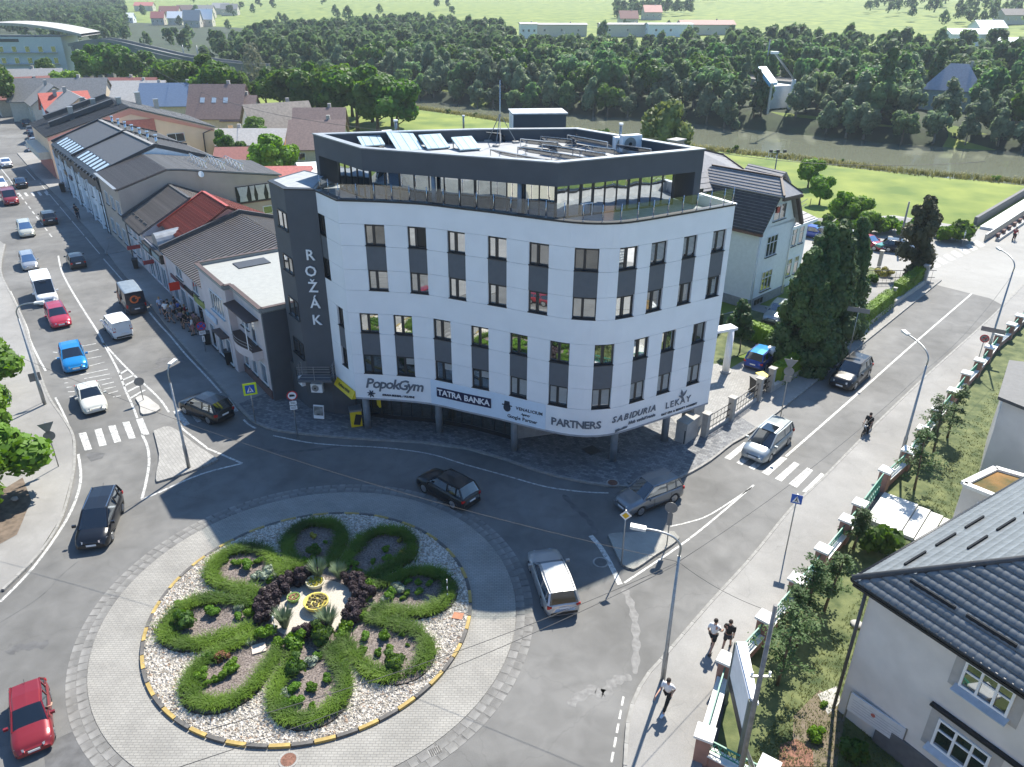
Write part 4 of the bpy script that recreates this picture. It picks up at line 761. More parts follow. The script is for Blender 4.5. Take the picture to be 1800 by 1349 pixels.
def glazing(a, b, n, z0, z1, door=(), first=.12, matg=None, reflz=None):
 d = (b - a); L = d.length; d.normalize(); nr = Vector((d.y, -d.x, 0)); up = Vector((0, 0, 1))
 for k in range(n + 1):
  p = a + d * L * k / n; w = .14 if k in (0, n) or k in door or (k - 1) in door else .06; MB().bar(p + up * z0, p + up * z1, w, .1, up=nr).build('mullion', M_FRAME, OFF)
 for k in range(n):
  p, q = a + d * L * k / n, a + d * L * (k + 1) / n; j = nr * random.uniform(-.012, .012); MB().quad(p + up * z0 + j, q + up * z0 - j, q + up * z1 - j * .3, p + up * z1 + j * .3).build('glass_pane', matg or G_PENT, OFF)
 for z in (z0 + .05, z1 - .05): MB().bar(a + up * z, b + up * z, .1, .1).build('glazing_rail', M_FRAME, OFF)
glazing(gb[1], gb[2], 12, 15.46, zr0, door=(6,)); glazing(gb[2], gb[3] + (gb[2] - gb[3]).normalized() * .9, 10, 15.46, zr0, door=(2, 6))
glazing(gb[0] + (gb[1] - gb[0]).normalized() * 1.3, gb[1], 5, 15.46, zr0); MB().prism([(p.x, p.y) for p in inset(PH, 1.6)], 15.47, zr0 - .01).build('inner_core', mat('interior_grey', (.1, .1, .1), .9), OFF)
d = (D_ - C_).normalized(); n_ = Vector((d.y, -d.x, 0)); c0 = D_ - d * .28
for nm, q0, q1, th in (('end_wall', D_ - d * .02, D_ - d * .02 + Vector((-n_.x, -n_.y, 0)) * 2.2, .5),): MB().bar(q0 - d * .25 + Vector((0, 0, (15.46 + zr0) / 2)), q1 - d * .25 + Vector((0, 0, (15.46 + zr0) / 2)), .5, zr0 - 15.46).build(nm, M_WALLG, OFF)
d0 = (B_ - A_).normalized(); MB().bar(A_ + d0 * .25 + Vector((0, 0, 16.4)), A_ + d0 * .25 + Vector((d0.y, -d0.x, 0)) * -1.8 + Vector((0, 0, 16.4)), .5, 2.02).build('end_wall', M_WALLG, OFF)
d1 = (C_ - B_).normalized()
for px_ in (759.5, 910.5):
 for tt in range(1, 300):
  q = B_ + d1 * (C_ - B_).length * tt / 300 + Vector((-d1.y, d1.x, 0)) * .18
  a_ = cos(CP) * q.y - sin(CP) * (17 - CH)
  if 900 + CF * q.x / a_ > px_: break
 MB().tube([q + Vector((0, 0, 15.46)), q + Vector((0, 0, zr0))], .13, 14).build('column', mat('column_grey', (.2, .24, .28), .5), OFF)
for x, y in ((-9.9, 45.75), (-4.93, 45.27), (.18, 43.06), (6.52, 41.83), (10.26, 44.33)): MB().tube([(x, y, .12), (x, y, 2.82)], .24, 20).build('column', mat('column_blue_grey', (.16, .19, .22), .45), OFF)
gp_ = [P(628, 728, .13), P(690, 736, .13), P(760, 742, .13), P(830, 754, .13), P(900, 772, .13)]; gp_ = smooth_path([Vector((p.x, p.y, 0)) for p in gp_], 4)
for i, (a, b) in enumerate(zip(gp_, gp_[1:])):
 dd = (b - a).normalized(); up = Vector((0, 0, 1)); MB().quad(a + up * .42, b + up * .42, b + up * 2.8, a + up * 2.8).build('shop_window', glassmat('shop_glass', (.03, .035, .035), .1, .03, 0), OFF)
 MB().bar(a + up * .13, a + up * 2.8, .07, .08).build('mullion', M_FRAME, OFF); MB().bar(a + up * .28, b + up * .28, .16, .3).build('plinth', M_FRAME, OFF)
gE = gp_[-1]; gR = P(1003, 758, .13); gR2 = Vector((gR.x, gR.y, 0)); MB().bar(gE + Vector((0, 0, 1.46)), gR2 + Vector((0, 0, 1.46)), .12, 2.68).build('shop_side_wall', mat('shop_sidewall', (.3, .3, .3), .7), OFF)
MB().bar(gR2 + Vector((0, 0, 1.46)), Vector((1.5, 54, 1.46)), .2, 2.68).build('passage_wall', M_WALLG, OFF); MB().bar((1.5, 53, 1.46), (4.5, 54.2, 1.46), .2, 2.68).build('passage_wall', M_WALLG, OFF)
g0 = gp_[0]; MB().prism([(g0.x, g0.y), (g0.x - .2, g0.y + 2.2), (-16.3, 50.6), (-14.6, 48.5), (-12.6, 47.6)], .1, 3.0).build('ground_floor_wall', M_WALLG, OFF)
T1, T2, T3 = Vector((-14.15, 47.6, 0)), Vector((-15.72, 49.8, 0)), Vector((-12.15, 47.42, 0)); TP_ = [(T3.x, T3.y), (T1.x, T1.y), (T2.x, T2.y), (-14.2, 53.0), (-12.4, 51.5)]
MB().prism(TP_, 2.6, 16.0).build('stair_tower', M_WALLG, OFF); MB().prism([(T3.x, T3.y), (T1.x, T1.y - .06), (T2.x - .06, T2.y), (-14.2, 53.06), (-12.3, 51.5)], 16.0, 16.08).build('coping', M_DARK, OFF); MB().prism([(-12.4, 47.75), (-14.0, 47.9), (-15.4, 49.85), (-14.1, 52.6), (-12.5, 51.2)], 16.05, 16.1).build('tower_deck', M_TERR, OFF)
ut = (T1 - T2).normalized(); nt_ = Vector((-ut.y, ut.x, 0)) * -1; nt_ = Vector((ut.y, -ut.x, 0))
def flatwin(o, u, n, x0, x1, z0, z1, parent, gm=None, fm=None, mulls=(), sill=True, bars=(), dep=.0, fw=.07, name='window', sillm=None, rim=None):
 """framed window on a flat wall: o origin, u along, n outward"""
 c = lambda x, z, k=0: Vector((o[0], o[1], 0)) + u * x + n * (k + dep) + Vector((0, 0, z)); w = MB(); up = Vector((0, 0, 1))
 for x in (x0 + fw / 2, x1 - fw / 2): w.bar(c(x, z0, .02), c(x, z1, .02), fw, .06, up=n)
 for z in (z0 + fw / 2, z1 - fw / 2): w.bar(c(x0 + fw, z, .02), c(x1 - fw, z, .02), .06, fw)
 for m_ in mulls: w.bar(c(x0 + (x1 - x0) * m_, z0 + fw, .02), c(x0 + (x1 - x0) * m_, z1 - fw, .02), fw, .055, up=n)
 for m_ in bars: w.bar(c(x0 + fw, z0 + (z1 - z0) * m_, .022), c(x1 - fw, z0 + (z1 - z0) * m_, .022), .05, fw * .8)
 fr = w.build(name, fm or M_FRAME, parent); xs = [x0 + fw] + [x0 + (x1 - x0) * m_ for m_ in mulls] + [x1 - fw]
 for a, b in zip(xs, xs[1:]):
  j = random.uniform(-.004, .004); MB().quad(c(a, z0 + fw, .006 + j), c(b, z0 + fw, .006 - j), c(b, z1 - fw, .006 - j), c(a, z1 - fw, .006 + j)).build('pane', gm or G_WIN, fr)
 if sill: MB().bar(c(x0 - .05, z0 - .02, .07), c(x1 + .05, z0 - .02, .07), .2, .05).build('window_sill', sillm or M_FRAME, fr)
 return fr
tw = lambda px: VP(px, (T2.x, T2.y), (ut.x, ut.y))
for tl, br in (((487.5, 366), (508, 410)), ((497.3, 444), (518, 487)), ((507, 519), (528.5, 567)), ((515.5, 590), (537, 635))):
 a = tw(tl); b = tw(br); flatwin(T2, ut, nt_, a[0], b[0], b[1] + .1, a[1] - .0, OFF, dep=.005, mulls=(.55,))
uf = (T3 - T1).normalized(); nf = Vector((uf.y, -uf.x, 0))
for ch, px_ in (('R', (545.5, 449)), ('O', (547, 477.5)), ('Ž', (551, 505.5)), ('Á', (554.5, 533.5)), ('K', (557.5, 563))):
 x, z = VP(px_, (T1.x, T1.y), (uf.x, uf.y)); text_mb(ch, .98, frame_M(T1 + uf * x + nf * .06 + Vector((0, 0, z)), uf), bold=.01, depth=.04).build('letter', M_WHITEP, OFF)
b0_ = T1 + nf * .05; b1_ = T3 + nf * .05; up = Vector((0, 0, 1)); bo = .95
q = [b0_ + nt_ * .35, b1_, b1_ + nf * bo, b0_ + nf * bo + nt_ * .35]; MB().prism([(p.x, p.y) for p in q], 3.25, 3.42).build('balcony_slab', M_PANG, OFF)
rl = MB()
for a, b in ((q[1], q[2]), (q[2], q[3]), (q[3], q[0])):
 for z in (3.65, 3.85, 4.05, 4.25, 4.42): rl.bar(a + up * z, b + up * z, .025)
 for t_ in (0, .5, 1): p = a.lerp(b, t_); rl.bar(p + up * 3.42, p + up * 4.42, .035)
rl.build('balcony_railing', M_STEEL, OFF)
def acunit(p, rz, label, s=1.0, z=None, parent=None):
 t = thing('air_conditioner', label, 'air conditioner', tuple(p), rz, None); MB().box((0, 0, .35 * s), (.85 * s, .34 * s, .68 * s)).build('casing', M_WHITEP, t, local=True)
 f = MB(); f.disc((-.1 * s, -.18 * s, .36 * s), .26 * s, (0, 1, 0), .02); f.build('fan_grille', M_STEEL, t, local=True); MB().disc((-.1 * s, -.2 * s, .36 * s), .07 * s, (0, 1, 0), .02).build('fan_hub', M_BLACK, t, local=True)
 for x in (-.3, .3): MB().box((x * s, 0, .0), (.06, .36 * s, .05)).build('foot', M_STEEL, t, local=True)
 return t
p = T1.lerp(T3, .35) + nf * .35; acunit((p.x, p.y, 2.15), atan2(uf.y, uf.x), 'white air conditioner unit hanging under the tower balcony', .95)
p = T1.lerp(T2, .25) + nt_ * .25; acunit((p.x, p.y, 2.3), atan2(ut.y, ut.x), 'white air conditioner mounted round the corner of the tower', .8)
n1 = cpos(S_CH * .5)[2]; u1 = cpos(S_CH * .5)[1]; a, b = CUR[0] + n1 * .03 + u1 * .3, CUR[1] + n1 * .03
yb = MB(); yb.add([a + up * 3.35, b + up * 3.35, b + n1 * .32 + up * 2.85, a + n1 * .32 + up * 2.85, a + up * 2.8, b + up * 2.8], [(0, 3, 2, 1), (0, 4, 3), (1, 2, 5), (4, 5, 2, 3)]); M_SIGNY = mat('sign_yellow', (.62, .46, .01), .5, var=.05)
yb.build('yellow_canopy_sign', M_SIGNY, OFF); mid = (a + b) / 2 + n1 * .17 + up * 3.1; sn_ = Vector((n1.x * .84, n1.y * .84, .54)).normalized(); upv = (Vector((0, 0, 1)) - sn_ * sn_.z).normalized()
text_mb('Raiffeisen BANK', .24, frame_M(mid + sn_ * .03, u1, upv), bold=.004, depth=.004).build('lettering', M_BLACK, OFF)
fp = P(664, 704, 2.6); lab(MB().box((fp.x, fp.y + .3, 2.3), (.12, .5, .6), .5).build('projecting_sign', M_SIGNY), 'small yellow projecting sign hanging over the shop windows', 'sign')
M_LET = mat('letter_slate', (.11, .13, .16), .6); M_NAVY = mat('sign_navy', (.008, .01, .05), .4); M_LETD = mat('letter_dark', (.02, .03, .05), .6)
def fasc(txt, pxa, pxb, size, zc, m, bold=.0, shear=0, off=.03, dz=0):
 s0, s1 = cproj(P(pxa[0], pxa[1], zc)), cproj(P(pxb[0], pxb[1], zc)); n = len(txt); wts = [{'I': .5, 'N': 1.15, 'A': 1.08, 'E': .82, 'L': .8, 'S': .85, ' ': .55, 'l': .45, 'i': .45, 'r': .6, 't': .6, 'M': 1.15, 'm': 1.2, '&': 1}.get(c, .95 if c.isupper() else .8) for c in txt]; tot = sum(wts); acc = 0
 for c, w_ in zip(txt, wts):
  s = s0 + (s1 - s0) * (acc + w_ / 2) / tot; acc += w_
  if c == ' ': continue
  p, d, nn = cpos(s, off); text_mb(c, size, frame_M(p + up * (zc + dz * (acc / tot)), d), bold=bold, depth=.012, shear=shear).build('letter', m, OFF)
slab('banner', cproj(P(756, 690, 3.8)), cproj(P(958, 735, 3.8)), 2.91, 4.66, .004, .02, mat('banner_white', (.62, .72, .82), .5, var=.02))
slab('sign_panel', cproj(P(764, 693, 3.85)), cproj(P(862, 711, 3.85)), 3.52, 4.2, .025, .07, M_NAVY); fasc('TATRA BANKA', (766, 693), (860, 710), .56, 3.86, M_WHITEP, .012, 0, .085)
fasc('PopokGym', (638, 680), (736, 690), .98, 4.0, M_LET, .022, .25, .03); fasc('STRAVA BEZOBAL / POLARNE', (671, 697), (727, 701), .19, 3.2, M_LETD, .008)
fasc('VENALICIUM', (902, 722), (949, 735), .29, 3.95, M_LETD, .006); fasc('Agency', (917, 727), (932, 731), .22, 3.62, M_LETD, .004, .3); fasc('Google Partner', (888, 735), (942, 746), .33, 3.27, M_LETD, .004)
fasc('PARTNERS', (962, 748), (1061, 754), .7, 3.62, M_LET, .018); fasc('SABIDURIA', (1076, 742), (1152, 716), .58, 3.85, M_LET, .015, .25); fasc('klub vzdelávania', (1104, 744), (1150, 728), .3, 3.35, M_LET, .012, .2)
fasc('LEKAY', (1177, 720), (1225, 706), .62, 3.72, M_LET, .008, 0, .03); fasc('DAY SPA & BEAUTY ACADEMY', (1166, 732), (1230, 712), .2, 3.17, M_LETD, .008)
def emblem(px, zc, shapes, m):
 s = cproj(P(px[0], px[1], zc)); p, d, nn = cpos(s, .03); b = MB()
 for pts in shapes: b.add([p + d * x + up * (zc + y) + nn * .0 for x, y in pts] + [p + d * x + up * (zc + y) + nn * .02 for x, y in pts], [tuple(len(pts) + i for i in range(len(pts)))] + [(i, (i + 1) % len(pts), len(pts) + (i + 1) % len(pts), len(pts) + i) for i in range(len(pts))])
 b.build('emblem', m, OFF)
circ = lambda cx, cy, r, n=14, k=1.0: [(cx + r * cos(2 * pi * i / n), cy + r * k * sin(2 * pi * i / n)) for i in range(n)]
leafp = lambda cx, cy, a, L, w: [(cx + L * t * cos(a) - w * sin(a) * sin(pi * t) * sg, cy + L * t * sin(a) + w * cos(a) * sin(pi * t) * sg) for t, sg in ((0, 1), (.25, 1), (.5, 1), (.75, 1), (1, 1), (.75, -1), (.5, -1), (.25, -1))]
emblem((1199, 693), 4.2, [leafp(0, -.2, pi / 2 + .25, .6, .1), leafp(0, -.2, pi / 2 - .6, .55, .07), leafp(0, -.2, pi - .5, .4, .07), circ(-.02, -.22, .09)], M_LET)
emblem((890, 715), 3.95, [circ(0, -.12, .25, 16, 1.1), [(-.36, .02), (.36, .02), (.34, .09), (-.34, .09)], [(-.2, .1), (.2, .1), (.17, .34), (-.17, .34)]], M_LETD)
emblem((1088, 752), 3.08, [[(-.42, -.12), (0, -.06), (0, .03), (-.2, .1), (-.42, .04)], [(.0, -.06), (.42, -.02), (.5, .1), (.2, .12), (0, .03)]], M_LET)
emblem((652, 694), 3.25, [leafp(0, 0, a, .3, .05) for a in (.2, 1.1, 1.9, 2.8, 3.6, 4.4, 5.3)], M_LETD)
s_ = cproj(P(917, 760, 3));
def solar(px, label, w, d_, z=18.0):
 c = P(*px, z + .4); t = thing('solar_collector', label, 'solar panel', (c.x, c.y, z - .05), .42, 'solar collectors on the office roof'); b = MB(); b.box((0, 0, .38), (w, d_, .08), rx=.3); b.build('panel', mat('collector_glass', (.5, .62, .65), .18, metal=.2, var=.05), t, local=True)
 nst = int(w / .45)
 for k in range(nst): MB().box((-w / 2 + w * (k + .5) / nst, -.012, .43), (.02, d_ * .98, .02), rx=.3).build('tube_rail', M_STAIN, t, local=True)
 f = MB()
 for x in (-w * .45, w * .45): f.bar((x, d_ * .38, 0), (x, d_ * .38, .38 + d_ * .11), .05); f.bar((x, -d_ * .4, 0), (x, -d_ * .4, .38 - d_ * .12), .05); f.bar((x, -d_ * .4, .03), (x, d_ * .38, .03), .05)
 f.build('support_frame', M_STEEL, t, local=True)
solar((652, 246), 'smallest silvery solar collector at the left of the office roof', 1.5, 1.3); solar((711, 246), 'widest silvery solar collector, second from the left', 1.7, 2.7); solar((763, 247), 'square silvery solar collector, third from the left', 1.5, 1.9); solar((819, 250), 'ribbed tube solar collector nearest the mast', 1.4, 1.7)
def rack(a, b, label, z=17.95):
 a, b = P(*a, z + .7), P(*b, z + .5); u_ = (b - a); L = u_.length; u_.normalize(); t = thing('pv_rack', label, 'solar panel rack', ((a.x + b.x) / 2, (a.y + b.y) / 2, z), atan2(u_.y, u_.x), 'dark panel racks on the office roof')
 n = max(2, int(L / 1.05))
 for k in range(n): MB().box((-L / 2 + L * (k + .5) / n, 0, .38), (L / n - .04, .8, .035), rx=-.42).build('pv_module', mat('pv_dark', (.012, .014, .02), .25, var=.1), t, local=True)
 f = MB(); f.bar((-L / 2, -.38, .6), (L / 2, -.38, .6), .05); f.bar((-L / 2, .38, .2), (L / 2, .38, .2), .04)
 for k in range(n // 2 + 1): x = -L / 2 + L * k / max(1, n // 2); f.bar((x, -.38, 0), (x, -.38, .6), .045); f.bar((x, .38, 0), (x, .38, .2), .04); f.box((x, 0, .04), (.12, 1.0, .08))
 f.build('rack_frame', M_STAIN, t, local=True)
for k, (a, b) in enumerate([((870, 258), (965, 282)), ((917, 254), (1040, 279)), ((960, 250), (1070, 272)), ((920, 240), (985, 252)), ((955, 236), (1010, 247)), ((1005, 234), (1075, 252)), ((1035, 252), (1085, 264)), ((832, 226), (885, 236)), ((1090, 250), (1150, 264))]):
 rack(a, b, ['front left dark panel rack behind the mast foot', 'long dark rack in the front middle of the roof', 'long dark rack behind the front middle one', 'short dark rack beside the plant box', 'short dark rack just in front of the plant box corner', 'rear dark rack right of the plant box', 'dark rack left of the two air conditioners', 'small dark rack left of the mast', 'low dark rack at the right end of the roof'][k])
c = P(950, 232, 18.2); t = thing('plant_box', 'grey rooftop plant box with a pale side and flat lid', 'rooftop unit', (c.x - .2, c.y + .9, 17.95), .12)
MB().box((0, 0, .85), (3.7, 2.3, 1.2)).build('casing', M_WALLG, t, local=True); MB().box((-1.87, 0, .85), (.04, 2.28, 1.18)).build('side_panel', M_WHITEP, t, local=True); MB().box((0, 0, 1.49), (3.9, 2.5, .09)).build('lid', mat('lid_grey', (.42, .44, .46), .6), t, local=True); MB().box((0, 0, .12), (3.4, 2, .26)).build('base', M_BLACK, t, local=True); MB().box((-1.9, .1, .8), (.03, .8, .8)).build('hatch', mat('hatch_white', (.6, .62, .64), .5), t, local=True)
acunit(tuple(P(1107, 268, 17.95)), .35, 'white twin fan air conditioner on the right of the office roof', 1.55); acunit(tuple(P(1092, 266, 17.95)), .35, 'smaller air conditioner left of the twin fan unit', 1.3); acunit(tuple(P(681, 244, 17.95)), .5, 'pale air conditioner behind the solar collectors', .8)
mf = P(879, 253, 17.95); t = thing('antenna_mast', 'tall thin lightning mast on a tripod', 'mast', tuple(mf)); ztop = HT(mf, (879, 141)); b = MB(); b.tube([(0, 0, 0), (0, 0, ztop - mf.z)], [.035, .02], 8); b.build('pole', M_STAIN, t, local=True)
for k in range(3): a = 2 * pi * k / 3 + .3; MB().bar((0, 0, 1.9), (1.1 * cos(a), 1.1 * sin(a), .1), .04).build('leg', M_STEEL, t, local=True); MB().box((1.1 * cos(a), 1.1 * sin(a), .06), (.4, .4, .12), a).build('foot', M_CONC, t, local=True)
def pipe(px, h, r, label, cap=True):
 p = P(*px, 17.95); t = thing('vent_pipe', label, 'vent pipe', tuple(p)); MB().tube([(0, 0, 0), (0, 0, h)], r, 10).build('pipe', M_STEEL if r > .06 else M_BLACK, t, local=True)
 if cap: MB().tube([(0, 0, h - .02), (0, 0, h + .1)], r * 1.5, 10).build('cap', M_WHITEP, t, local=True)
pipe((1089, 262), 1.5, .09, 'tall capped vent pipe beside the air conditioners'); pipe((697, 240), 1.0, .1, 'red topped vent pipe behind the widest collector'); pipe((815, 228), .9, .07, 'thin vent pipe at the rear parapet')
pipe((886, 250), .45, .05, 'short black pipe right of the mast', False); pipe((1013, 250), .5, .05, 'short black pipe among the racks', False)
tb = P(1018, 380, 15.46); t = thing('terrace_table', 'small white table on the terrace behind the railing', 'table', (tb.x + .3, tb.y + .4, 15.46), .3); MB().box((0, 0, .72), (.8, .8, .04)).build('tabletop', M_WHITEP, t, local=True)
for x in (-.35, .35):
 for y in (-.35, .35): MB().box((x, y, .35), (.04, .04, .7)).build('leg', M_WHITEP, t, local=True)
for k in range(2):
 s2 = P(1195 + 22 * k, 345, 15.46); t = thing('terrace_sofa', 'dark wicker sofa on the terrace, %s of the pair' % ('nearer' if k == 0 else 'farther'), 'sofa', (s2.x, s2.y + .3, 15.46), .5); MB().box((0, 0, .22), (1.3, .7, .4)).build('seat', M_BLACK, t, local=True); MB().box((0, .32, .5), (1.3, .14, .5)).build('backrest', M_BLACK, t, local=True)
SO = Vector((-17.856, 50.224, 0)); SD = Vector((-.5987, .80096, 0)); SN = Vector((.80096, .5987, 0)); UPV = Vector((0, 0, 1))
def st(s, dep=0, z=0): return SO + SD * s + SN * dep + UPV * z
R_BROWN = mat('roof_metal_brown', (.17, .15, .135), .38, metal=.3, var=.1); R_TILE = mat('roof_tile_greybrown', (.17, .15, .135), .75, var=.22, scale=2); R_RED = mat('roof_tile_red', (.2, .04, .025), .6, var=.3, scale=2); R_BLACK = mat('roof_charcoal', (.035, .038, .045), .5, var=.1)
R_GREY = mat('roof_grey', (.2, .2, .2), .7, var=.15); R_DKGREY = mat('roof_dark_grey', (.06, .062, .066), .6, var=.15); M_PINK = mat('render_pale_pink', (.58, .51, .5), .85, var=.07, scale=1); M_BEIGE = mat('render_beige', (.44, .36, .3), .85, var=.06, scale=.7)
M_PEACH = mat('render_peach', (.82, .56, .38), .85, var=.06, scale=.5); M_SALMON = mat('render_salmon', (.7, .3, .22), .85, var=.06, scale=.5); M_CREAM = mat('render_cream', (.55, .5, .42), .85, var=.08); M_WHR = mat('render_white', (.74, .76, .78), .85, var=.06); M_BROWNP = mat('brown_plinth', (.14, .08, .07), .8, var=.15); M_BRTRIM = mat('brown_trim', (.06, .035, .03), .6, var=.1)
M_WFR = mat('window_frame_white', (.7, .71, .72), .5, var=.03); G_OLD = glassmat('house_glass', (.03, .035, .04), .2, .02, .15)
def rowhouse(name, label, s0, s1, prof, wallm, roofm, cat='house', depth_z0=0, front=True, ribs=0, ribname='roof_rib', over=.18, th=.14, wname='wall', group=None, dz=0):
 """prof: [(dep, z)...] from the street eave over the ridge to the back eave; extruded along the street"""
 o = st(s0); t = thing(name, label, cat, tuple(o), 0, group); pts = [(prof[0][0], 0)] + prof + [(prof[-1][0], 0)]; b = MB(); n = len(pts)
 v = [st(s, d, z - (.0 if z == 0 else th * .6 - (dz if s == s1 else 0))) for s in (s0, s1) for d, z in pts]; b.add(v, [tuple(range(n)), tuple(reversed(range(n, 2 * n)))] + [(i, n + i, n + i + 1, i + 1) for i in range(n - 1)]); b.build(wname, wallm, t)
 for k, ((d0, z0), (d1, z1)) in enumerate(zip(prof, prof[1:])):
  dd = Vector((d1 - d0, z1 - z0)); L = dd.length; dd.normalize(); e0 = over * 1.5 if k == 0 else 0; e1 = over * 1.5 if k == len(prof) - 2 else 0; steep = abs(dd.y) > .92
  a0, a1 = (d0 - dd.x * e0, z0 - dd.y * e0), (d1 + dd.x * e1, z1 + dd.y * e1); nn = Vector((-dd.y, dd.x)) if dd.x > 0 or steep else Vector((-dd.y, dd.x)); m_ = roofm[k] if isinstance(roofm, (list, tuple)) else roofm
  if m_ is None: continue
  v = [st(s, a[0] + nn.x * h_, a[1] + nn.y * h_ + (dz if s > s1 else 0)) for s in (s0 - .06, s1 + .06) for a in (a0, a1) for h_ in (0, th * .7)]
  b = MB().add(v, [(1, 3, 7, 5), (0, 4, 6, 2), (0, 1, 5, 4), (2, 6, 7, 3), (0, 2, 3, 1), (4, 5, 7, 6)]); rf = b.build('roof', m_, t)
  if ribs and not steep:
   cnt = int((s1 - s0) / ribs); Lr = hypot(a1[0] - a0[0], a1[1] - a0[1]); rm = MB().box((0, 0, 0), (Lr, min(.16, ribs * .3), .1)).mesh(ribname, [m_])
   ang = atan2(SN.y, SN.x)
   for i in range(cnt + 1):
    s = s0 + (s1 - s0) * i / cnt; c = st(s, (a0[0] + a1[0]) / 2 + nn.x * (th * .7 + .03), (a0[1] + a1[1]) / 2 + nn.y * (th * .7 + .03)); q = link(ribname, rm, rf); q.location = c - o; q.rotation_euler = (0, -atan2(a1[1] - a0[1], a1[0] - a0[0]), ang)
 return t
def frontwin(t, s0, s1, z0, z1, dep=0, **k):
 """window on the street side of a row house"""
 return flatwin(st(0, dep), SD, -SN, s0, s1, z0, z1, t, **{**dict(gm=G_OLD, fm=M_WFR, fw=.08), **k})
def gutter(t, s0, s1, dep, z, m=M_DARK): MB().tube([st(s0, dep, z), st(s1, dep, z)], .07, 6).build('gutter', m, t)
def downpipe(t, s, dep, z, m=M_DARK): MB().tube([st(s, dep, z), st(s, dep, .1)], .05, 6).build('downpipe', m, t)
def chimney(t, s, dep, z, h=1.2, w=.6, m=None, cap=True):
 p = st(s, dep, z); MB().box((p.x, p.y, z + h / 2 - .3), (w, w, h + .6), .64).build('chimney', m or M_STEEL, t)
 if cap: MB().box((p.x, p.y, z + h + .03), (w + .15, w + .15, .08), .64).build('chimney_cap', M_STEEL, t)
t = thing('corner_shop_house', 'pale pink flat roofed shop house with a rounded balcony next to the office tower', 'house', tuple(st(-.6)))
MB().prism([(st(-.55).x, st(-.55).y), (st(5.4).x, st(5.4).y), (st(5.4, 11).x, st(5.4, 11).y), (st(-.55, 4.2).x, st(-.55, 4.2).y)], 0, 6.95).build('wall', M_PINK, t)
MB().prism([(st(5.4, -.55).x, st(5.4, -.55).y), (st(12, -.55).x, st(12, -.55).y), (st(12, 11).x, st(12, 11).y), (st(5.4, 11).x, st(5.4, 11).y)], 0, 6.95).build('wall', M_PINK, t)
MB().prism([(st(-.85, -.02).x, st(-.85, -.02).y), (st(-.56, -.02).x, st(-.56, -.02).y), (st(-.56, 5).x, st(-.56, 5).y), (st(-.85, 5).x, st(-.85, 5).y)], 0, 7.2).build('party_wall', M_WALLG, t)
rfm = mat('flat_roof_pale', (.27, .28, .27), .7, var=.06)
MB().prism([(st(a, b).x, st(a, b).y) for a, b in ((-.85, -.1), (5.4, -.1), (5.4, -.65), (12.1, -.65), (12.1, 10.5), (-.85, 10.5))], 6.96, 7.1).build('flat_roof', rfm, t)
for a, b in (((-.85, -.08), (5.2, -.08)), ((5.35, -.62), (12.0, -.62)), ((12.0, -.6), (12.0, 10)), ((5.35, -.6), (5.35, 0)), ((-.8, 0), (-.8, 5))): MB().bar(st(*a, 7.22), st(*b, 7.22), .28, .28).build('parapet', rfm, t); MB().bar(st(*a, 7.37), st(*b, 7.37), .34, .04).build('parapet_cap', M_BRTRIM, t)
MB().box(tuple(st(10, 3.2, 7.13)), (1.6, 2.6, .1), atan2(SD.y, SD.x)).build('roof_hatch', R_BLACK, t)
frontwin(t, 6.4, 9.6, 4.2, 5.9, dep=-.56, mulls=(.2, .4, .6, .8), sillm=mat('sill_blue', (.3, .42, .5), .5))
bb = MB(); nb = 10; pl_ = [st(.3, 0), st(.3, -.75)] + [st(.9 + 3.6 * k / nb, -.75 - .35 * sin(pi * k / nb)) for k in range(nb + 1)] + [st(5.0, -.6), st(5.0, 0)]
MB().prism([(p.x, p.y) for p in pl_], 3.1, 3.75).build('balcony', M_PINK, t); MB().prism([(p.x, p.y) for p in pl_], 3.75, 3.81).build('balcony_cap', M_BRTRIM, t)
for z in (4.0, 4.25):
 q = MB()
 for a, b in zip(pl_[1:-1], pl_[2:-1]): q.bar(a + UPV * z, b + UPV * z, .03)
 q.build('balcony_rail', M_STEEL, t)
MB().prism([(st(a, b).x, st(a, b).y) for a, b in ((.2, 0), (.2, -.9), (4.9, -.95), (5.2, 0))], 6.1, 6.18).build('balcony_roof', M_BRTRIM, t)
for s_ in (.9, 4.6): MB().bar(st(s_, -.8, 3.8), st(s_, -.8, 6.1), .06).build('post', M_WHITEP, t)
frontwin(t, 1.2, 2.2, 3.85, 5.9, mulls=()); frontwin(t, 2.6, 4.2, 4.5, 5.9, mulls=(.5,))
for k, (a, b) in enumerate(((.1, 1.3), (2.2, 3.2), (4.0, 5.0))): frontwin(t, a, b, .9, 2.6, mulls=())
for k, (a, b) in enumerate(((6.2, 7.4), (8.2, 9.4), (10.2, 11.4))): frontwin(t, a, b, .3, 2.5, dep=-.57, mulls=(), gm=G_WIN2)
MB().bar(st(-.5, -.04, .4), st(5.3, -.04, .4), .1, .8).build('plinth', M_BROWNP, t)
for a, b, dp in ((7.2, 8.3, -.57),): MB().prism([(st(a - .9, dp).x, st(a - .9, dp).y), (st(b + .3, dp).x, st(b + .3, dp).y), (st(b + .3, dp - .6).x, st(b + .3, dp - .6).y), (st(a - .9, dp - .6).x, st(a - .9, dp - .6).y)], 2.75, 2.85).build('door_canopy', M_BRTRIM, t)
MB().bar(st(8.9, -.63, 3.25), st(11.8, -.63, 3.25), .1, .45).build('sign_board', mat('sign_paleblue', (.45, .55, .65), .5), t)
MB().box(tuple(st(1.4, -.1, 2.9)), (.3, .2, .25), 0).build('wall_lamp', M_DARK, t)
t = rowhouse('seamed_roof_house', 'pinkish shop house under a brown grey standing seam metal roof', 12.1, 26.0, [(0, 4.75), (7.8, 6.95), (12.8, 5.4)], M_PINK, R_BROWN, ribs=.5)
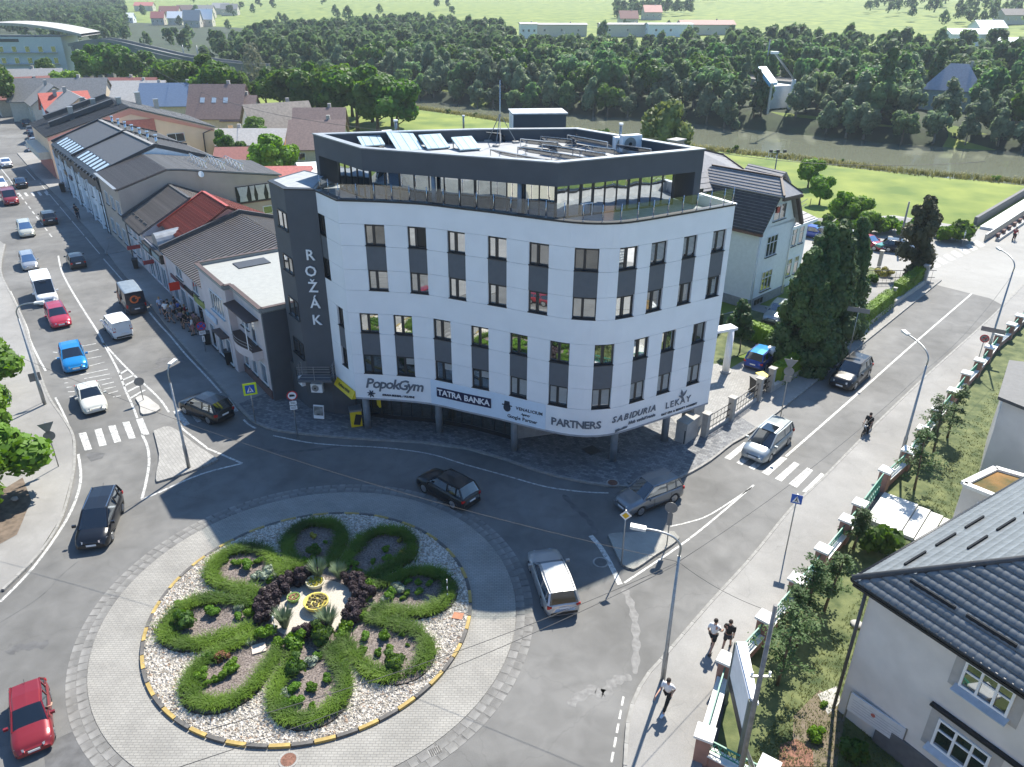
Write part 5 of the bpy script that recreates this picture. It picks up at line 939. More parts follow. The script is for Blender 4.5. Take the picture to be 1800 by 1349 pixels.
MB().add([st(26.05, -.3, 4.6), st(26.3, -.3, 4.6), st(26.3, -.3, 5.2), st(26.05, -.3, 5.2), st(26.05, 7.8, 6.8), st(26.3, 7.8, 6.8), st(26.3, 7.8, 7.5), st(26.05, 7.8, 7.5), st(26.05, 12.8, 5.2), st(26.3, 12.8, 5.2), st(26.3, 12.8, 5.95), st(26.05, 12.8, 5.95)], [(0, 1, 2, 3), (0, 4, 5, 1), (3, 2, 6, 7), (0, 3, 7, 4), (1, 5, 6, 2), (4, 8, 9, 5), (7, 6, 10, 11), (4, 7, 11, 8), (5, 9, 10, 6), (8, 11, 10, 9)]).build('gable_parapet', R_DKGREY, t)
for k in range(9): a = .35 + k * 1.55; MB().bar(st(12.3 + a, 1.6, 5.32), st(12.3 + a + 1.2, 1.6, 5.32), .06, .12).build('snow_guard', R_DKGREY, t)
for a, b in ((12.6, 14.0), (15.5, 17.2), (20.2, 22.2)): frontwin(t, a, b, 3.3, 4.4, mulls=(.5,))
for k in range(5): frontwin(t, 12.5 + 2.6 * k, 14.2 + 2.6 * k, .3, 2.3, mulls=(), gm=G_WIN2, sill=False)
MB().bar(st(13.6, -.08, 2.75), st(17.0, -.08, 2.75), .12, .55).build('sign_board', mat('sign_limeyellow', (.4, .45, .1), .6, col2=(.15, .18, .05), scale=2.2), t); MB().bar(st(17.4, -.06, 2.85), st(20, -.06, 2.85), .14, .4).build('sign_board', M_BLACK, t); MB().bar(st(20.4, -.06, 2.75), st(24.5, -.06, 2.75), .1, .35).build('sign_board', mat('sign_maroon', (.1, .02, .03), .6), t)
MB().box(tuple(st(20.7, -.75, 2.85)), (.9, .12, .75), .64).build('projecting_sign', mat('sign_red', (.65, .03, .01), .5, var=.03), t)
t = rowhouse('red_tiled_house', 'low shop house with deep red tiled roof, silver barrel vault and black fascias', 26.4, 34.0, [(2.2, 5.2), (6.8, 7.75), (13.2, 4.4)], M_SALMON, R_RED, ribs=.3, ribname='tile_rib')
for k in range(16):
 f_ = (k + .5) / 16; MB().bar(st(26.4, 2.2 + 4.6 * f_, 5.2 + 2.55 * f_ + .12), st(34, 2.2 + 4.6 * f_, 5.2 + 2.55 * f_ + .12), .05, .06).build('tile_course', R_RED, t)
MB().bar(st(26.3, 6.8, 7.92), st(34.05, 6.8, 7.92), .3, .12).build('ridge', mat('ridge_red', (.35, .06, .04), .5), t); MB().bar(st(34.1, 1.6, 5.0), st(34.1, 6.8, 7.9), .22, .3).build('verge', MATS['ridge_red'], t)
MB().prism([(st(a, b).x, st(a, b).y) for a, b in ((26.4, 0), (34, 0), (34, 2.4), (26.4, 2.4))], 0, 4.1).build('shop_front', M_PINK, t)
MB().bar(st(26.5, -.15, 3.7), st(30.0, -.15, 3.7), .3, .9).build('fascia', M_BLACK, t); MB().bar(st(30.4, -.15, 3.5), st(33.8, -.15, 3.5), .3, .8).build('fascia', M_BLACK, t)
MB().bar(st(27.0, -.32, 3.65), st(29.6, -.32, 3.65), .04, .5).build('lightbox', mat('lightbox_pale', (.3, .38, .38), .4), t); MB().bar(st(31.0, -.32, 3.5), st(33.2, -.32, 3.5), .04, .3).build('lightbox', MATS['lightbox_pale'], t)
MB().prism([(st(a, b).x, st(a, b).y) for a, b in ((26.4, 0.1), (34, 0.1), (34, 2.6), (26.4, 2.6))], 4.1, 4.2).build('flat_roof', R_BLACK, t)
v = []; f = []; N_ = 12
for i, (sx, dd_) in enumerate(((29.4, 1.0), (31.6, 3.9))):
 for k in range(N_ + 1): a = pi * k / N_; c = st(29.9 + .2 * i, .2 + 3.6 * i, 4.2 + .3 * i); v.append(c + SD * cos(a) * 1.15 + UPV * sin(a) * 1.25)
f = [(k, k + 1, N_ + 2 + k, N_ + 1 + k) for k in range(N_)] + [tuple(range(N_ + 1)), tuple(reversed(range(N_ + 1, 2 * N_ + 2)))]
MB().add(v, f, 0, False).build('barrel_vault', mat('vault_silver', (.33, .34, .34), .35, metal=.6, var=.15, scale=2), t)
for k in range(3): frontwin(t, 26.8 + 2.4 * k, 28.6 + 2.4 * k, .3, 2.6, mulls=(.5,), gm=G_WIN2, sill=False)
MB().box(tuple(st(30.2, -.7, 2.6)), (1.0, .1, .4), .64).build('projecting_sign', mat('sign_dullred', (.35, .05, .05), .5), t); MB().box(tuple(st(36, -.75, 2.7)), (1.3, .1, .4), .64).build('projecting_sign', MATS['sign_dullred'], t)
t = rowhouse('tiled_house', 'low house with a grey brown tiled roof between the red roof and the beige gable', 34.3, 41.7, [(0, 4.45), (5.3, 7.25), (12.8, 3.8)], M_PINK, R_TILE, ribs=.33, ribname='tile_rib')
for k in range(14): f_ = (k + .5) / 14; MB().bar(st(34.2, 5.3 * f_, 4.45 + 2.8 * f_ + .11), st(41.7, 5.3 * f_, 4.45 + 2.8 * f_ + .11), .05, .05).build('tile_course', R_TILE, t)
MB().bar(st(34.2, 5.3, 7.42), st(41.8, 5.3, 7.42), .28, .12).build('ridge', R_DKGREY, t); MB().bar(st(41.75, -.3, 4.6), st(41.75, 5.3, 7.45), .2, .3).build('verge', R_DKGREY, t); MB().bar(st(41.75, 12.8, 4.1), st(41.75, 5.3, 7.45), .2, .3).build('verge', R_DKGREY, t)
for k in range(4): MB().bar(st(35 + 1.7 * k, .8, 5.1), st(36.1 + 1.7 * k, .8, 5.1), .08, .16).build('snow_guard', R_BLACK, t)
for k in range(3): frontwin(t, 35 + 2.3 * k, 36.3 + 2.3 * k, 1.0, 2.6, mulls=(.5,)); frontwin(t, 35 + 2.3 * k, 36.2 + 2.3 * k, 3.1, 3.9, mulls=(.5,))
gutter(t, 34.2, 41.7, -.3, 4.3); downpipe(t, 41.5, -.1, 4.3)
t = rowhouse('beige_house', 'tall beige house with a long gable wall and a curtained terrace opening', 42.2, 52.6, [(0, 7.4), (5.4, 8.95), (6.8, 8.8), (18.2, 6.8)], M_BEIGE, [R_BROWN, R_GREY, R_GREY], ribs=.3)
y0 = st(42.16, 0);
def gab(dep0, dep1, z0, z1, m, nm, o=.03, parent=None): return MB().bar(st(42.2 - o, dep0, (z0 + z1) / 2), st(42.2 - o, dep1, (z0 + z1) / 2), .06, z1 - z0).build(nm, m, parent or t)
op = gab(12.6, 17.6, 4.1, 6.1, M_BLACK, 'terrace_opening'); gab(12.5, 17.7, 4.02, 4.12, M_BROWNP, 'terrace_beam', .07)
cur = mat('curtain_white', (.6, .58, .56), .8, var=.1)
for k, (x0, x1) in enumerate(((12.8, 14.1), (14.3, 14.9), (15.0, 16.2), (16.3, 17.5))):
 q = MB(); n = 9
 for j in range(n):
  f0, f1 = j / n, (j + 1) / n; xa, xb = x0 + (x1 - x0) * f0, x0 + (x1 - x0) * f1; cx = (x0 + x1) / 2 - .1; g = .6
  A = st(42.06 - .06 * (j % 2), xa, 6.05); B_ = st(42.06 - .06 * ((j + 1) % 2), xb, 6.05); C2 = st(42.02, cx + (xb - cx) * g, 4.95); D2 = st(42.02, cx + (xa - cx) * g, 4.95); E1 = st(42.02, cx + (xb - cx) * .75, 4.3); F1 = st(42.02, cx + (xa - cx) * .75, 4.3)
  q.quad(A, B_, C2, D2); q.quad(D2, C2, E1, F1)
 q.build('curtain', cur, op)
gab(15.6, 16.8, 2.4, 3.4, M_WFR, 'window'); q = gab(15.7, 16.7, 2.5, 3.3, G_OLD, 'pane', .05)
def wallwin(t, dep0, dep1, z0, z1, s, u=None): return flatwin(st(s, 0), SN, -SD, dep0, dep1, z0, z1, t, gm=G_OLD, fm=M_WFR, mulls=(.5,))
MB().disc(tuple(st(42.0, 9.0, 8.1)), .35, tuple(-SD + SN * .3 + UPV * .3), .04).build('satellite_dish', M_WHITEP, t)
for k in range(3):
 c = 9.2 + 2.1 * k; q = MB()
 for j in range(6): x = 43.2 + j * 1.3; q.bar(st(x, c, 8.55 - .17 * (c - 8)), st(x, c + .9, 9.35 - .17 * (c - 8)), .05); q.bar(st(x, c + .9, 8.35 - .17 * (c - 8)), st(x, c + .9, 9.35 - .17 * (c - 8)), .05); (j < 5) and q.bar(st(x, c + .9, 8.4 - .17 * (c - 8)), st(x + 1.3, c + .9, 9.35 - .17 * (c - 8)), .05)
 q.bar(st(43.2, c + .9, 9.35 - .17 * (c - 8)), st(49.7, c + .9, 9.35 - .17 * (c - 8)), .06); q.bar(st(43.2, c, 8.55 - .17 * (c - 8)), st(49.7, c, 8.55 - .17 * (c - 8)), .06); q.build('panel_rack', M_STAIN, t)
for z0, z1 in ((1.0, 2.7), (4.4, 5.9)):
 for k in range(3): frontwin(t, 43 + 3 * k, 44.6 + 3 * k, z0, z1, mulls=(.5,))
downpipe(t, 52.5, -.1, 7.2); MB().bar(st(42.3, -.25, 7.5), st(52.6, -.25, 7.5), .35, .12).build('gutter', M_STEEL, t)
t = rowhouse('mansard_house', 'long white house with a black mansard attic and a row of skylights', 52.9, 86.0, [(0, 5.3), (-.15, 6.85), (.3, 7.25), (2.0, 8.0), (7.1, 9.75), (15.0, 7.2)], M_WHR, [R_BLACK, R_BLACK, R_BLACK, R_DKGREY, R_DKGREY], over=.1, dz=-.85)
zd = lambda s: -.85 * (s - 52.9) / 33.1
M_SKY = mat('skylight_glass', (.5, .58, .62), .12, metal=.3, var=.05)
for k in range(16):
 s = 54.2 + 2.0 * k;
 if k % 8 == 7: continue
 q = zd(s); MB().add([st(s, .25, 7.38 + q), st(s + 1.0, .25, 7.38 + q), st(s + 1.0, 1.8, 8.08 + q), st(s, 1.8, 8.08 + q)], [(0, 1, 2, 3)]).build('skylight', M_SKY, t)
 MB().bar(st(s - .25, -.4, 6.6 + q), st(s - .25, 1.9, 7.98 + q), .5, .32).build('dormer_cheek', R_BLACK, t)
for s_ in (53.0, 69.3, 85.8): MB().bar(st(s_, -.1, 7.4 + zd(s_)), st(s_, 7.1, 10.0 + zd(s_)), .3, .3).build('fire_parapet', R_BLACK, t); MB().bar(st(s_, 15, 7.4 + zd(s_)), st(s_, 7.1, 10.0 + zd(s_)), .3, .3).build('fire_parapet', R_BLACK, t)
MB().bar(st(53, 7.1, 9.9), st(86, 7.1, 9.05), .5, .14).build('ridge', R_GREY, t)
for k in range(7):
 s = 56 + 4.2 * k; c = st(s, 8.0, 9.3 + zd(s)); MB().tube([c, c + UPV * 1.3], .16, 8).build('flue', M_STAIN, t); MB().tube([c + UPV * 1.3, c + UPV * 1.5], .24, 8).build('flue_cap', M_STAIN, t)
for k in range(12): MB().bar(st(53.2, 8 + .58 * k, 9.62 - .187 * k), st(85.8, 8 + .58 * k, 8.77 - .187 * k), .04, .07).build('roof_seam', R_GREY, t)
for k in range(13):
 s = 53.8 + 2.5 * k; frontwin(t, s, s + 1.1, 3.4, 4.8, mulls=(.5,)); frontwin(t, s, s + 1.3, .7, 2.5, mulls=(.5,)); (k % 2 == 0) and MB().box(tuple(st(s + 1.9, -.12, 2.7)), (.35, .3, 5.3), .64).build('pilaster', M_WHR, t)
for s_ in (53.2, 61.5, 69.3, 77.6): downpipe(t, s_, -.22, 5.3)
MB().box(tuple(st(75, -.15, 3.1)), (2.2, .08, .6), atan2(SD.y, SD.x)).build('sign_board', M_NAVY, t); MB().box(tuple(st(78.5, -.15, 3.1)), (2.2, .08, .6), atan2(SD.y, SD.x)).build('sign_board', mat('sign_tan', (.35, .22, .12), .5), t)
t = rowhouse('peach_house', 'large peach and salmon gabled house behind the mansard roofs', 90.5, 107, [(0, 6.5), (12.6, 9.95), (25.5, 5.8)], M_PEACH, [R_DKGREY, R_GREY], ribs=.55)
g8 = lambda a, b, z0, z1, m, nm, o=.05: MB().bar(st(90.5 - o, a, (z0 + z1) / 2), st(90.5 - o, b, (z0 + z1) / 2), .08, z1 - z0).build(nm, m, t)
g8(11.1, 16.0, 3, 8.0, mat('render_red', (.5, .17, .13), .85), 'red_wall_panel')
MB().add([st(90.42, 0, 6.35), st(90.42, 12.6, 9.8), st(90.42, 25.3, 5.6), st(90.42, 25.3, 5.2), st(90.42, 12.6, 8.9), st(90.42, 0, 5.9)], [(0, 1, 4, 5), (1, 2, 3, 4)]).build('salmon_band', M_SALMON, t)
fw_ = flatwin(st(90.4, 0), SN, -SD, 17.5, 20.3, 4.0, 5.4, t, gm=G_OLD, fm=M_WFR, mulls=(.5,)); MB().tube([st(90.3, 25.2, 5.6), st(90.3, 23.4, 5.0), st(90.3, 23.2, .2)], .1, 6).build('downpipe', M_BRTRIM, t)
MB().prism([(st(a, b).x, st(a, b).y) for a, b in ((92, -1.6), (106, -1.6), (106, 0), (92, 0))], 3.0, 4.1).build('balcony', M_CREAM, t); MB().bar(st(91, -.05, 1.5), st(106, -.05, 1.5), .1, 3).build('ground_floor', MATS['render_red'], t)
for a, b, h_ in ((97, 5, 1.9), (99.5, 9.0, 1.6), (103, 8, 1.8), (104, 17, 2.2), (106, 17.5, 2.2), (104.5, 20, 1.8), (95.5, 12.2, 1.2)): chimney(t, a, b, 6.7 + (b / 12.6 * 3.2 if b < 12.6 else 3.2 - (b - 12.6) * .32), h_, .7, M_STEEL)
for k, (a, b) in enumerate(((97, 98.8), (101.5, 103))): MB().bar(st(a, 1.5, 7.5 + .5 * k), st(a, 11.5, 10.4 + .4 * k), .9, .7).build('raised_roof', R_DKGREY, t)
def house(px, w, d_, he, hr, rz, wm, rm, label, name='house', z=0, hip=False, win=2, chim=True, group=None, wall2=None, sky=0):
 p = P(px[0], px[1], z + he) if not isinstance(px, Vector) else px; t = thing(name, label, 'house', (p.x, p.y, z), rz, group); b = MB(); b.box((0, 0, he / 2), (w, d_, he))
 if not hip: b.add([(-w / 2, -d_ / 2, he), (-w / 2, d_ / 2, he), (-w / 2, 0, hr - .12), (w / 2, -d_ / 2, he), (w / 2, d_ / 2, he), (w / 2, 0, hr - .12)], [(0, 2, 1), (3, 4, 5)])
 b.build('wall', wm, t, local=True); r = MB(); o = .45; k = (hr - he) / (d_ / 2); hx = w / 2 + (o if not hip else o); rx = hx if not hip else max(.3, w / 2 - d_ / 2)
 A = [(-hx, -d_ / 2 - o, he - k * o), (hx, -d_ / 2 - o, he - k * o), (rx, 0, hr), (-rx, 0, hr), (-hx, d_ / 2 + o, he - k * o), (hx, d_ / 2 + o, he - k * o)]
 T_ = .16; v = [(x, y, zz) for x, y, zz in A] + [(x, y, zz + T_) for x, y, zz in A]
 r.add(v, [(0, 3, 2, 1), (3, 4, 5, 2), (6, 7, 8, 9), (9, 8, 11, 10), (0, 1, 7, 6), (4, 10, 11, 5), (0, 6, 9, 3), (3, 9, 10, 4), (1, 2, 8, 7), (2, 5, 11, 8)]); rf = r.build('roof', rm, t, local=True)
 if chim: MB().box((w * .2, .6, hr), (.6, .6, 1.6)).build('chimney', M_CONC, rf, local=True)
 for i in range(sky): MB().box((-w * .25 + w * .22 * i, -d_ * .25, he + (hr - he) * .5 + .17), (.9, 1.2, .06), rx=math.atan(k)).build('skylight', M_SKY, rf, local=True)
 for i in range(win):
  x = -w / 2 + w * (i + .5) / win
  for yy, sg in ((-d_ / 2, -1), (d_ / 2, 1)):
   f_ = MB().box((x, yy + sg * .02, he * .55), (1.2, .08, 1.3)).build('window', M_WFR, t, local=True); MB().box((x, yy + sg * .05, he * .55), (1.0, .06, 1.1)).build('pane', G_OLD, f_, local=True)
 for sg in (-1, 1): f_ = MB().box((sg * (w / 2 + .02), 0, he * .6), (.08, 1.2, 1.3)).build('window', M_WFR, t, local=True); MB().box((sg * (w / 2 + .05), 0, he * .6), (.06, 1.0, 1.1)).build('pane', G_OLD, f_, local=True)
 return t
A_ST = atan2(SD.y, SD.x); BRT = mat('roof_brown_pink', (.2, .14, .125), .75, var=.15, rnd=0); R_MAROON = mat('roof_maroon', (.22, .08, .07), .7, var=.15); R_PALE = mat('roof_pale', (.36, .35, .34), .7, var=.12); M_ORANGE = mat('render_orange', (.6, .3, .1), .8, var=.1)
H = [((132, 190), 18, 9, 6.2, 9.0, A_ST, M_CREAM, R_GREY, 'grey box-like house with a plain grey roof behind the peach house', 0), ((118, 192), 8, 8, 5.5, 8.6, A_ST + 1.57, M_WHR, mat('roof_bright_red', (.4, .07, .05), .6), 'white house with a bright red gable roof in the far row', 0),
  ((95, 178), 10, 10, 4.5, 8, A_ST, M_CREAM, R_GREY, 'house with a hipped grey roof left of the red gable', 0), ((112, 172), 20, 9, 4.5, 8.6, .15, M_CREAM, R_GREY, 'long low house with a wide grey roof by the bright tree', 0), ((42, 168), 12, 9, 4, 8, A_ST + 1.57, M_CREAM, R_MAROON, 'small house with a pinkish red roof at the far left', 0),
  ((30, 152), 22, 9, 4.5, 8.5, .3, M_CREAM, R_PALE, 'long house with a pale grey roof at the far left', 0), ((60, 147), 12, 9, 4, 7, .2, M_WHR, R_PALE, 'low pale roofed house below the hotel', 0), ((75, 168), 10, 8, 4, 7.4, A_ST, M_CREAM, BRT, 'brown roofed house behind the grey hipped one', 0),
  ((205, 160), 20, 9, 4, 7, .1, M_SALMON, R_MAROON, 'long building with a dark red roof below the dark trees', 0), ((232, 168), 16, 9, 4, 7.2, .15, M_CREAM, R_PALE, 'house with a broad pale roof right of the dark red one', 0), ((262, 175), 14, 10, 4, 7.4, .1, M_CREAM, R_PALE, 'pale roofed house beside the solar roof', 0),
  ((312, 180), 14, 11, 4, 8, .12, M_CREAM, mat('roof_pv', (.12, .17, .26), .3, var=.1), 'house with a blue grey solar roof', 0), ((390, 200), 10.5, 11, 4, 9.6, .05, M_CREAM, BRT, 'big steep brown roofed house with three roof windows', 3), ((427, 205), 6, 9, 3.6, 7.6, .05, M_CREAM, BRT, 'narrow brown roofed house joined to the steep one', 0),
  ((490, 218), 12, 9, 3.6, 7.4, .55, M_WHR, R_TILE, 'white gabled house with a dark brown roof behind the bright tree', 0), ((565, 226), 9, 8, 3.6, 7.2, .1, M_CREAM, BRT, 'brown roofed house just behind the office penthouse', 0), ((562, 252), 9, 10, 3, 6.8, .05, M_CREAM, BRT, 'wide maroon brown roof right beside the bright tree', 0),
  ((405, 250), 9, 8, 2.6, 4.8, .08, M_ORANGE, R_PALE, 'low orange building with a pale roof behind the small dark tree', 0), ((448, 248), 11, 7, 3, 5, .05, M_ORANGE, R_PALE, 'flat pale roofed shed behind the bright tree', 0), ((442, 280), 10, 7, 2.6, 4.4, .12, M_BRTRIM, R_MAROON, 'shed with a rusty maroon metal roof under the bright tree', 0),
  ((570, 296), 7, 9, 3.0, 3.6, .3, M_CREAM, M_WHITEP, 'bright white roofed shed behind the tower', 0), ((508, 311), 6, 5, 2.6, 4, .1, M_CREAM, mat('roof_coral', (.45, .14, .12), .6), 'little coral roofed shed behind the beige house', 0)]
for px, w, d_, he, hr, rz, wm, rm, lb, sk in H: house(px, w, d_, he, hr, rz, wm, rm, lb, sky=sk, name='shed' if 'shed' in lb else 'house', chim='shed' not in lb)
hp = P(45, 138, 0); t = thing('hotel', 'pale blue white hotel block with a long curved grey roof', 'hotel', (hp.x, hp.y, 0), .12); M_HOT = mat('render_paleblue', (.45, .5, .55), .8, var=.05)
MB().box((0, 0, 6.5), (34, 14, 13)).build('wall', M_HOT, t, local=True); v = []; f = []; N_ = 16
for y in (-8.5, 9):
 for k in range(N_ + 1): x = -22 + 46 * k / N_; v += [(x, y, 13.2 + 3.2 * (1 - (x / 24) ** 2)), (x, y, 14.0 + 3.2 * (1 - (x / 24) ** 2))]
n2 = 2 * (N_ + 1)
for k in range(N_): a = 2 * k; f += [(a, a + 2, a + 3, a + 1), (a + 1, a + 3, n2 + a + 3, n2 + a + 1), (n2 + a, n2 + a + 1, n2 + a + 3, n2 + a + 2), (a, n2 + a, n2 + a + 2, a + 2)]
MB().add(v, f).build('curved_roof', R_PALE, t, local=True)
for r_ in range(3):
 for k in range(8): f_ = MB().box((-14 + 4 * k, -7.05, 2.6 + 3.4 * r_), (1.5, .12, 1.9)).build('window', M_WFR, t, local=True); MB().box((-14 + 4 * k, -7.12, 2.6 + 3.4 * r_), (1.25, .1, 1.65)).build('pane', G_OLD, f_, local=True)
 MB().box((0, -7.6, 1.5 + 3.4 * r_), (30, 1.1, .18)).build('balcony', M_CONC, t, local=True)
MB().box((0, -7.08, 12.0), (8, .1, .9)).build('name_board', R_DKGREY, t, local=True)
hp = P(112, 130, 0); t = thing('pavilion', 'low rounded pavilion with a sloping silver roof beside the hotel', 'building', (hp.x, hp.y, 0), -.5); MB().box((0, 0, 2.5), (22, 10, 5)).build('wall', M_HOT, t, local=True)
v = [(-14 + 3 * cos(a), 6 * sin(a), 8.6) for a in [pi / 2 + pi * k / 10 for k in range(11)]] + [(15, -6.5, 4.8), (15, 6.5, 4.8)]; MB().add(v + [(x, y, z + .5) for x, y, z in v], [tuple(reversed(range(13))), tuple(range(13, 26))] + [(i, (i + 1) % 13, 13 + (i + 1) % 13, 13 + i) for i in range(13)]).build('sloping_roof', R_PALE, t, local=True)
M_VIA = mat('viaduct_concrete', (.2, .205, .2), .85, var=.1, scale=.3); t = thing('railway_viaduct', 'long pale concrete railway viaduct curving behind the dark trees', 'viaduct', (0, 0, 0)); pa = [P(130, 86, 9.5), P(165, 80, 10.5), P(200, 79, 11), P(260, 92, 9), P(330, 108, 7), P(400, 118, 6), P(470, 125, 5)]
vp_ = smooth_path(pa, 5)
for a, b in zip(vp_, vp_[1:]): MB().bar(a, b, 7, 1.8).build('deck', M_VIA, t); MB().bar(a + Vector((0, 3.2, 1.3)), b + Vector((0, 3.2, 1.3)), .3, .9).build('parapet', M_VIA, t); MB().bar(a + Vector((0, -3.2, 1.3)), b + Vector((0, -3.2, 1.3)), .3, .9).build('parapet', M_VIA, t)
for a in vp_[2::3]: MB().box((a.x, a.y, a.z / 2 - 1), (3, 3.4, a.z + 1)).build('pier', M_VIA, t)
def mast(px, top, label, g=None, r=.14, arm=False, name='catenary_mast', cat='mast', m=None, z=0):
 p = P(px[0], px[1], z); zt_ = HT(p, top); t = thing(name, label, cat, tuple(p), 0, g); MB().tube([(0, 0, 0), (0, 0, zt_ - z)], [r, r * .7], 7).build('pole', m or M_STEEL, t, local=True)
 if arm: MB().bar((0, 0, zt_ - z - 1), (2.5, 0, zt_ - z - .6), .12).build('arm', M_STEEL, t, local=True); MB().bar((0, 0, zt_ - z - 2.2), (2.5, 0, zt_ - z - 1.4), .1).build('arm', M_STEEL, t, local=True)
 return t
for k, (b, tp) in enumerate((((327, 118), (325, 79)), ((352, 122), (349, 80)), ((417, 112), (414, 83)), ((439, 114), (436, 83)), ((137, 92), (137, 75)), ((264, 100), (262, 80)))): mast(b, tp, 'pale catenary mast by the viaduct, %s from the left' % ['third', 'fourth', 'fifth', 'sixth', 'first', 'second'][k], 'catenary masts along the viaduct', .25, True)
VO = Vector((22.567, 68.777, 0)); VU = Vector((4.486, 4.265, 0)).normalized(); VL = Vector((-VU.y, VU.x, 0))
vv = lambda a, b, z=0: VO + VU * a + VL * b + UPV * z
t = thing('villa', 'tall white villa with steep dark lower roof and pale tiled upper roof', 'villa', tuple(VO)); M_VW = mat('villa_white', (.74, .76, .78), .8, var=.04); M_VT = mat('villa_tiles', (.26, .25, .25), .5, var=.1); M_VTD = mat('villa_steep_tiles', (.05, .045, .045), .7, var=.3, scale=3)
def vprism(c, z0, z1, m, nm): return MB().prism([(vv(a, b).x, vv(a, b).y) for a, b in c], z0, z1).build(nm, m, t)
vprism([(0, 0), (6.4, 0), (6.4, 8.5), (0, 8.5)], .9, 7.7, M_VW, 'wall'); vprism([(-.08, -.08), (6.45, -.08), (6.45, 8.5), (-.08, 8.5)], 0, .9, mat('plinth_grey', (.25, .26, .27), .85), 'plinth')
vprism([(6.4, .8), (11.0, .8), (11.0, 8), (6.4, 8)], 0, 6.6, M_VW, 'wing_wall')
g = [(.0, 7.7), (.15, 7.9), (2.1, 10.2), (4.7, 10.0), (6.3, 7.4)]
MB().add([vv(a, b, z) for b in (0, 6.5) for a, z in g], [(4, 3, 2, 1, 0), (5, 6, 7, 8, 9)] + [(i, i + 1, 6 + i, 5 + i) for i in range(4)]).build('gable', M_VW, t)
def rslab(pts, m, nm='roof', th=.16, parent=None):
 pts = [Vector(p) for p in pts]; n = (pts[1] - pts[0]).cross(pts[2] - pts[0]).normalized(); n = n if n.z > 0 else -n; k = len(pts)
 return MB().add(pts + [p + n * th for p in pts], [tuple(range(k)), tuple(reversed(range(k, 2 * k)))] + [(i, k + i, k + (i + 1) % k, (i + 1) % k) for i in range(k)]).build(nm, m, parent or t)
E0 = [vv(-.35, -.5, 7.45), vv(-.35, 8.8, 7.45), vv(2.0, 8.6, 10.6), vv(2.0, -.5, 10.6)]; rs_ = rslab(E0, M_VTD)
def courses(p0, p1, p2, p3, n, m, parent, r=.05, nm='tile_course', cells=0):
 """rows of tiles across a slope: p0-p1 eave line, p3-p2 top line"""
 nn = (p1 - p0).cross(p3 - p0).normalized(); nn = nn if nn.z > 0 else -nn
 for i in range(n): f_ = (i + .5) / n; a, b = p0.lerp(p3, f_) + nn * .17, p1.lerp(p2, f_) + nn * .17; MB().bar(a, b, r * 2, r).build(nm, m, parent)
courses(*E0, 13, mat('tile_edge_light', (.19, .18, .18), .5, var=.4, scale=2.5), t, .035)
MB().bar(vv(-.4, -.5, 7.35), vv(-.4, 8.8, 7.35), .25, .25).build('fascia_board', mat('fascia_redbrown', (.13, .06, .05), .6), t)
R0 = [vv(6.7, -.5, 7.2), vv(6.7, 8.5, 7.2), vv(4.7, 8.5, 10.4), vv(4.7, -.5, 10.4)]; rslab(R0, M_VT); courses(*R0, 9, M_VTD, t, .03)
U0 = [vv(1.7, -.9, 10.45), vv(1.7, 9, 10.45), vv(3.4, 8, 11.7), vv(3.4, .6, 11.7)]; U1 = [vv(5.0, -.9, 10.3), vv(5.0, 9, 10.3), vv(3.4, 8, 11.7), vv(3.4, .6, 11.7)]; rslab(U0, M_VT); rslab(U1, M_VT); rslab([vv(1.7, -.9, 10.45), vv(5.0, -.9, 10.3), vv(3.4, .6, 11.7)], M_VT); rslab([vv(1.7, 9, 10.45), vv(5.0, 9, 10.3), vv(3.4, 8, 11.7)], M_VT)
courses(*U0, 6, M_VTD, t, .03); courses(*U1, 5, M_VTD, t, .03); MB().bar(vv(3.4, .5, 11.9), vv(3.4, 8, 11.9), .22, .16).build('ridge', M_BRTRIM, t); MB().bar(vv(1.7, -.9, 10.7), vv(3.4, .6, 11.9), .2, .14).build('ridge', M_BRTRIM, t); MB().bar(vv(5, -.9, 10.5), vv(3.4, .6, 11.9), .2, .14).build('ridge', M_BRTRIM, t)
MB().bar(vv(4.9, -.55, 10.2), vv(6.75, -.55, 7.2), .3, .3).build('bargeboard', M_BRTRIM, t); MB().bar(vv(1.6, -.92, 10.35), vv(5.1, -.92, 10.2), .25, .25).build('bargeboard', M_BRTRIM, t)
K0 = [vv(-2.5, 6.5, 10.1), vv(-2.5, 15, 10.1), vv(4, 12, 13.2), vv(3.0, 10.5, 13.2)]; K1 = [vv(-2.5, 6.5, 10.1), vv(9.5, 6.0, 9.6), vv(7.5, 9.5, 12.0), vv(3.0, 10.5, 13.2)]; K2 = [vv(9.5, 6, 9.6), vv(10.5, 13, 9.6), vv(4, 12, 13.2), vv(7.5, 9.5, 12.0)]
for k_ in (K0, K1, K2): rslab(k_, M_VT); courses(*k_, 8, M_VTD, t, .03)
for a, b in (((-2.5, 6.5, 10.3), (3, 10.5, 13.4)), ((3, 10.5, 13.4), (7.5, 9.5, 12.2)), ((7.5, 9.5, 12.2), (9.5, 6, 9.8))): MB().bar(vv(*a), vv(*b), .22, .16).build('ridge', M_BRTRIM, t)
vprism([(-2, 7), (9, 6.5), (10, 14), (-2, 14)], 0, 9.9, M_VW, 'rear_wall'); MB().box(tuple(vv(.6, 10.5, 13.2)), (1.3, .9, 2.0), atan2(VU.y, VU.x)).build('chimney', mat('chimney_brick', (.35, .3, .26), .85, var=.15), t); MB().box(tuple(vv(.6, 10.5, 14.3)), (1.6, 1.2, .12), atan2(VU.y, VU.x)).build('chimney_cap', M_CONC, t)
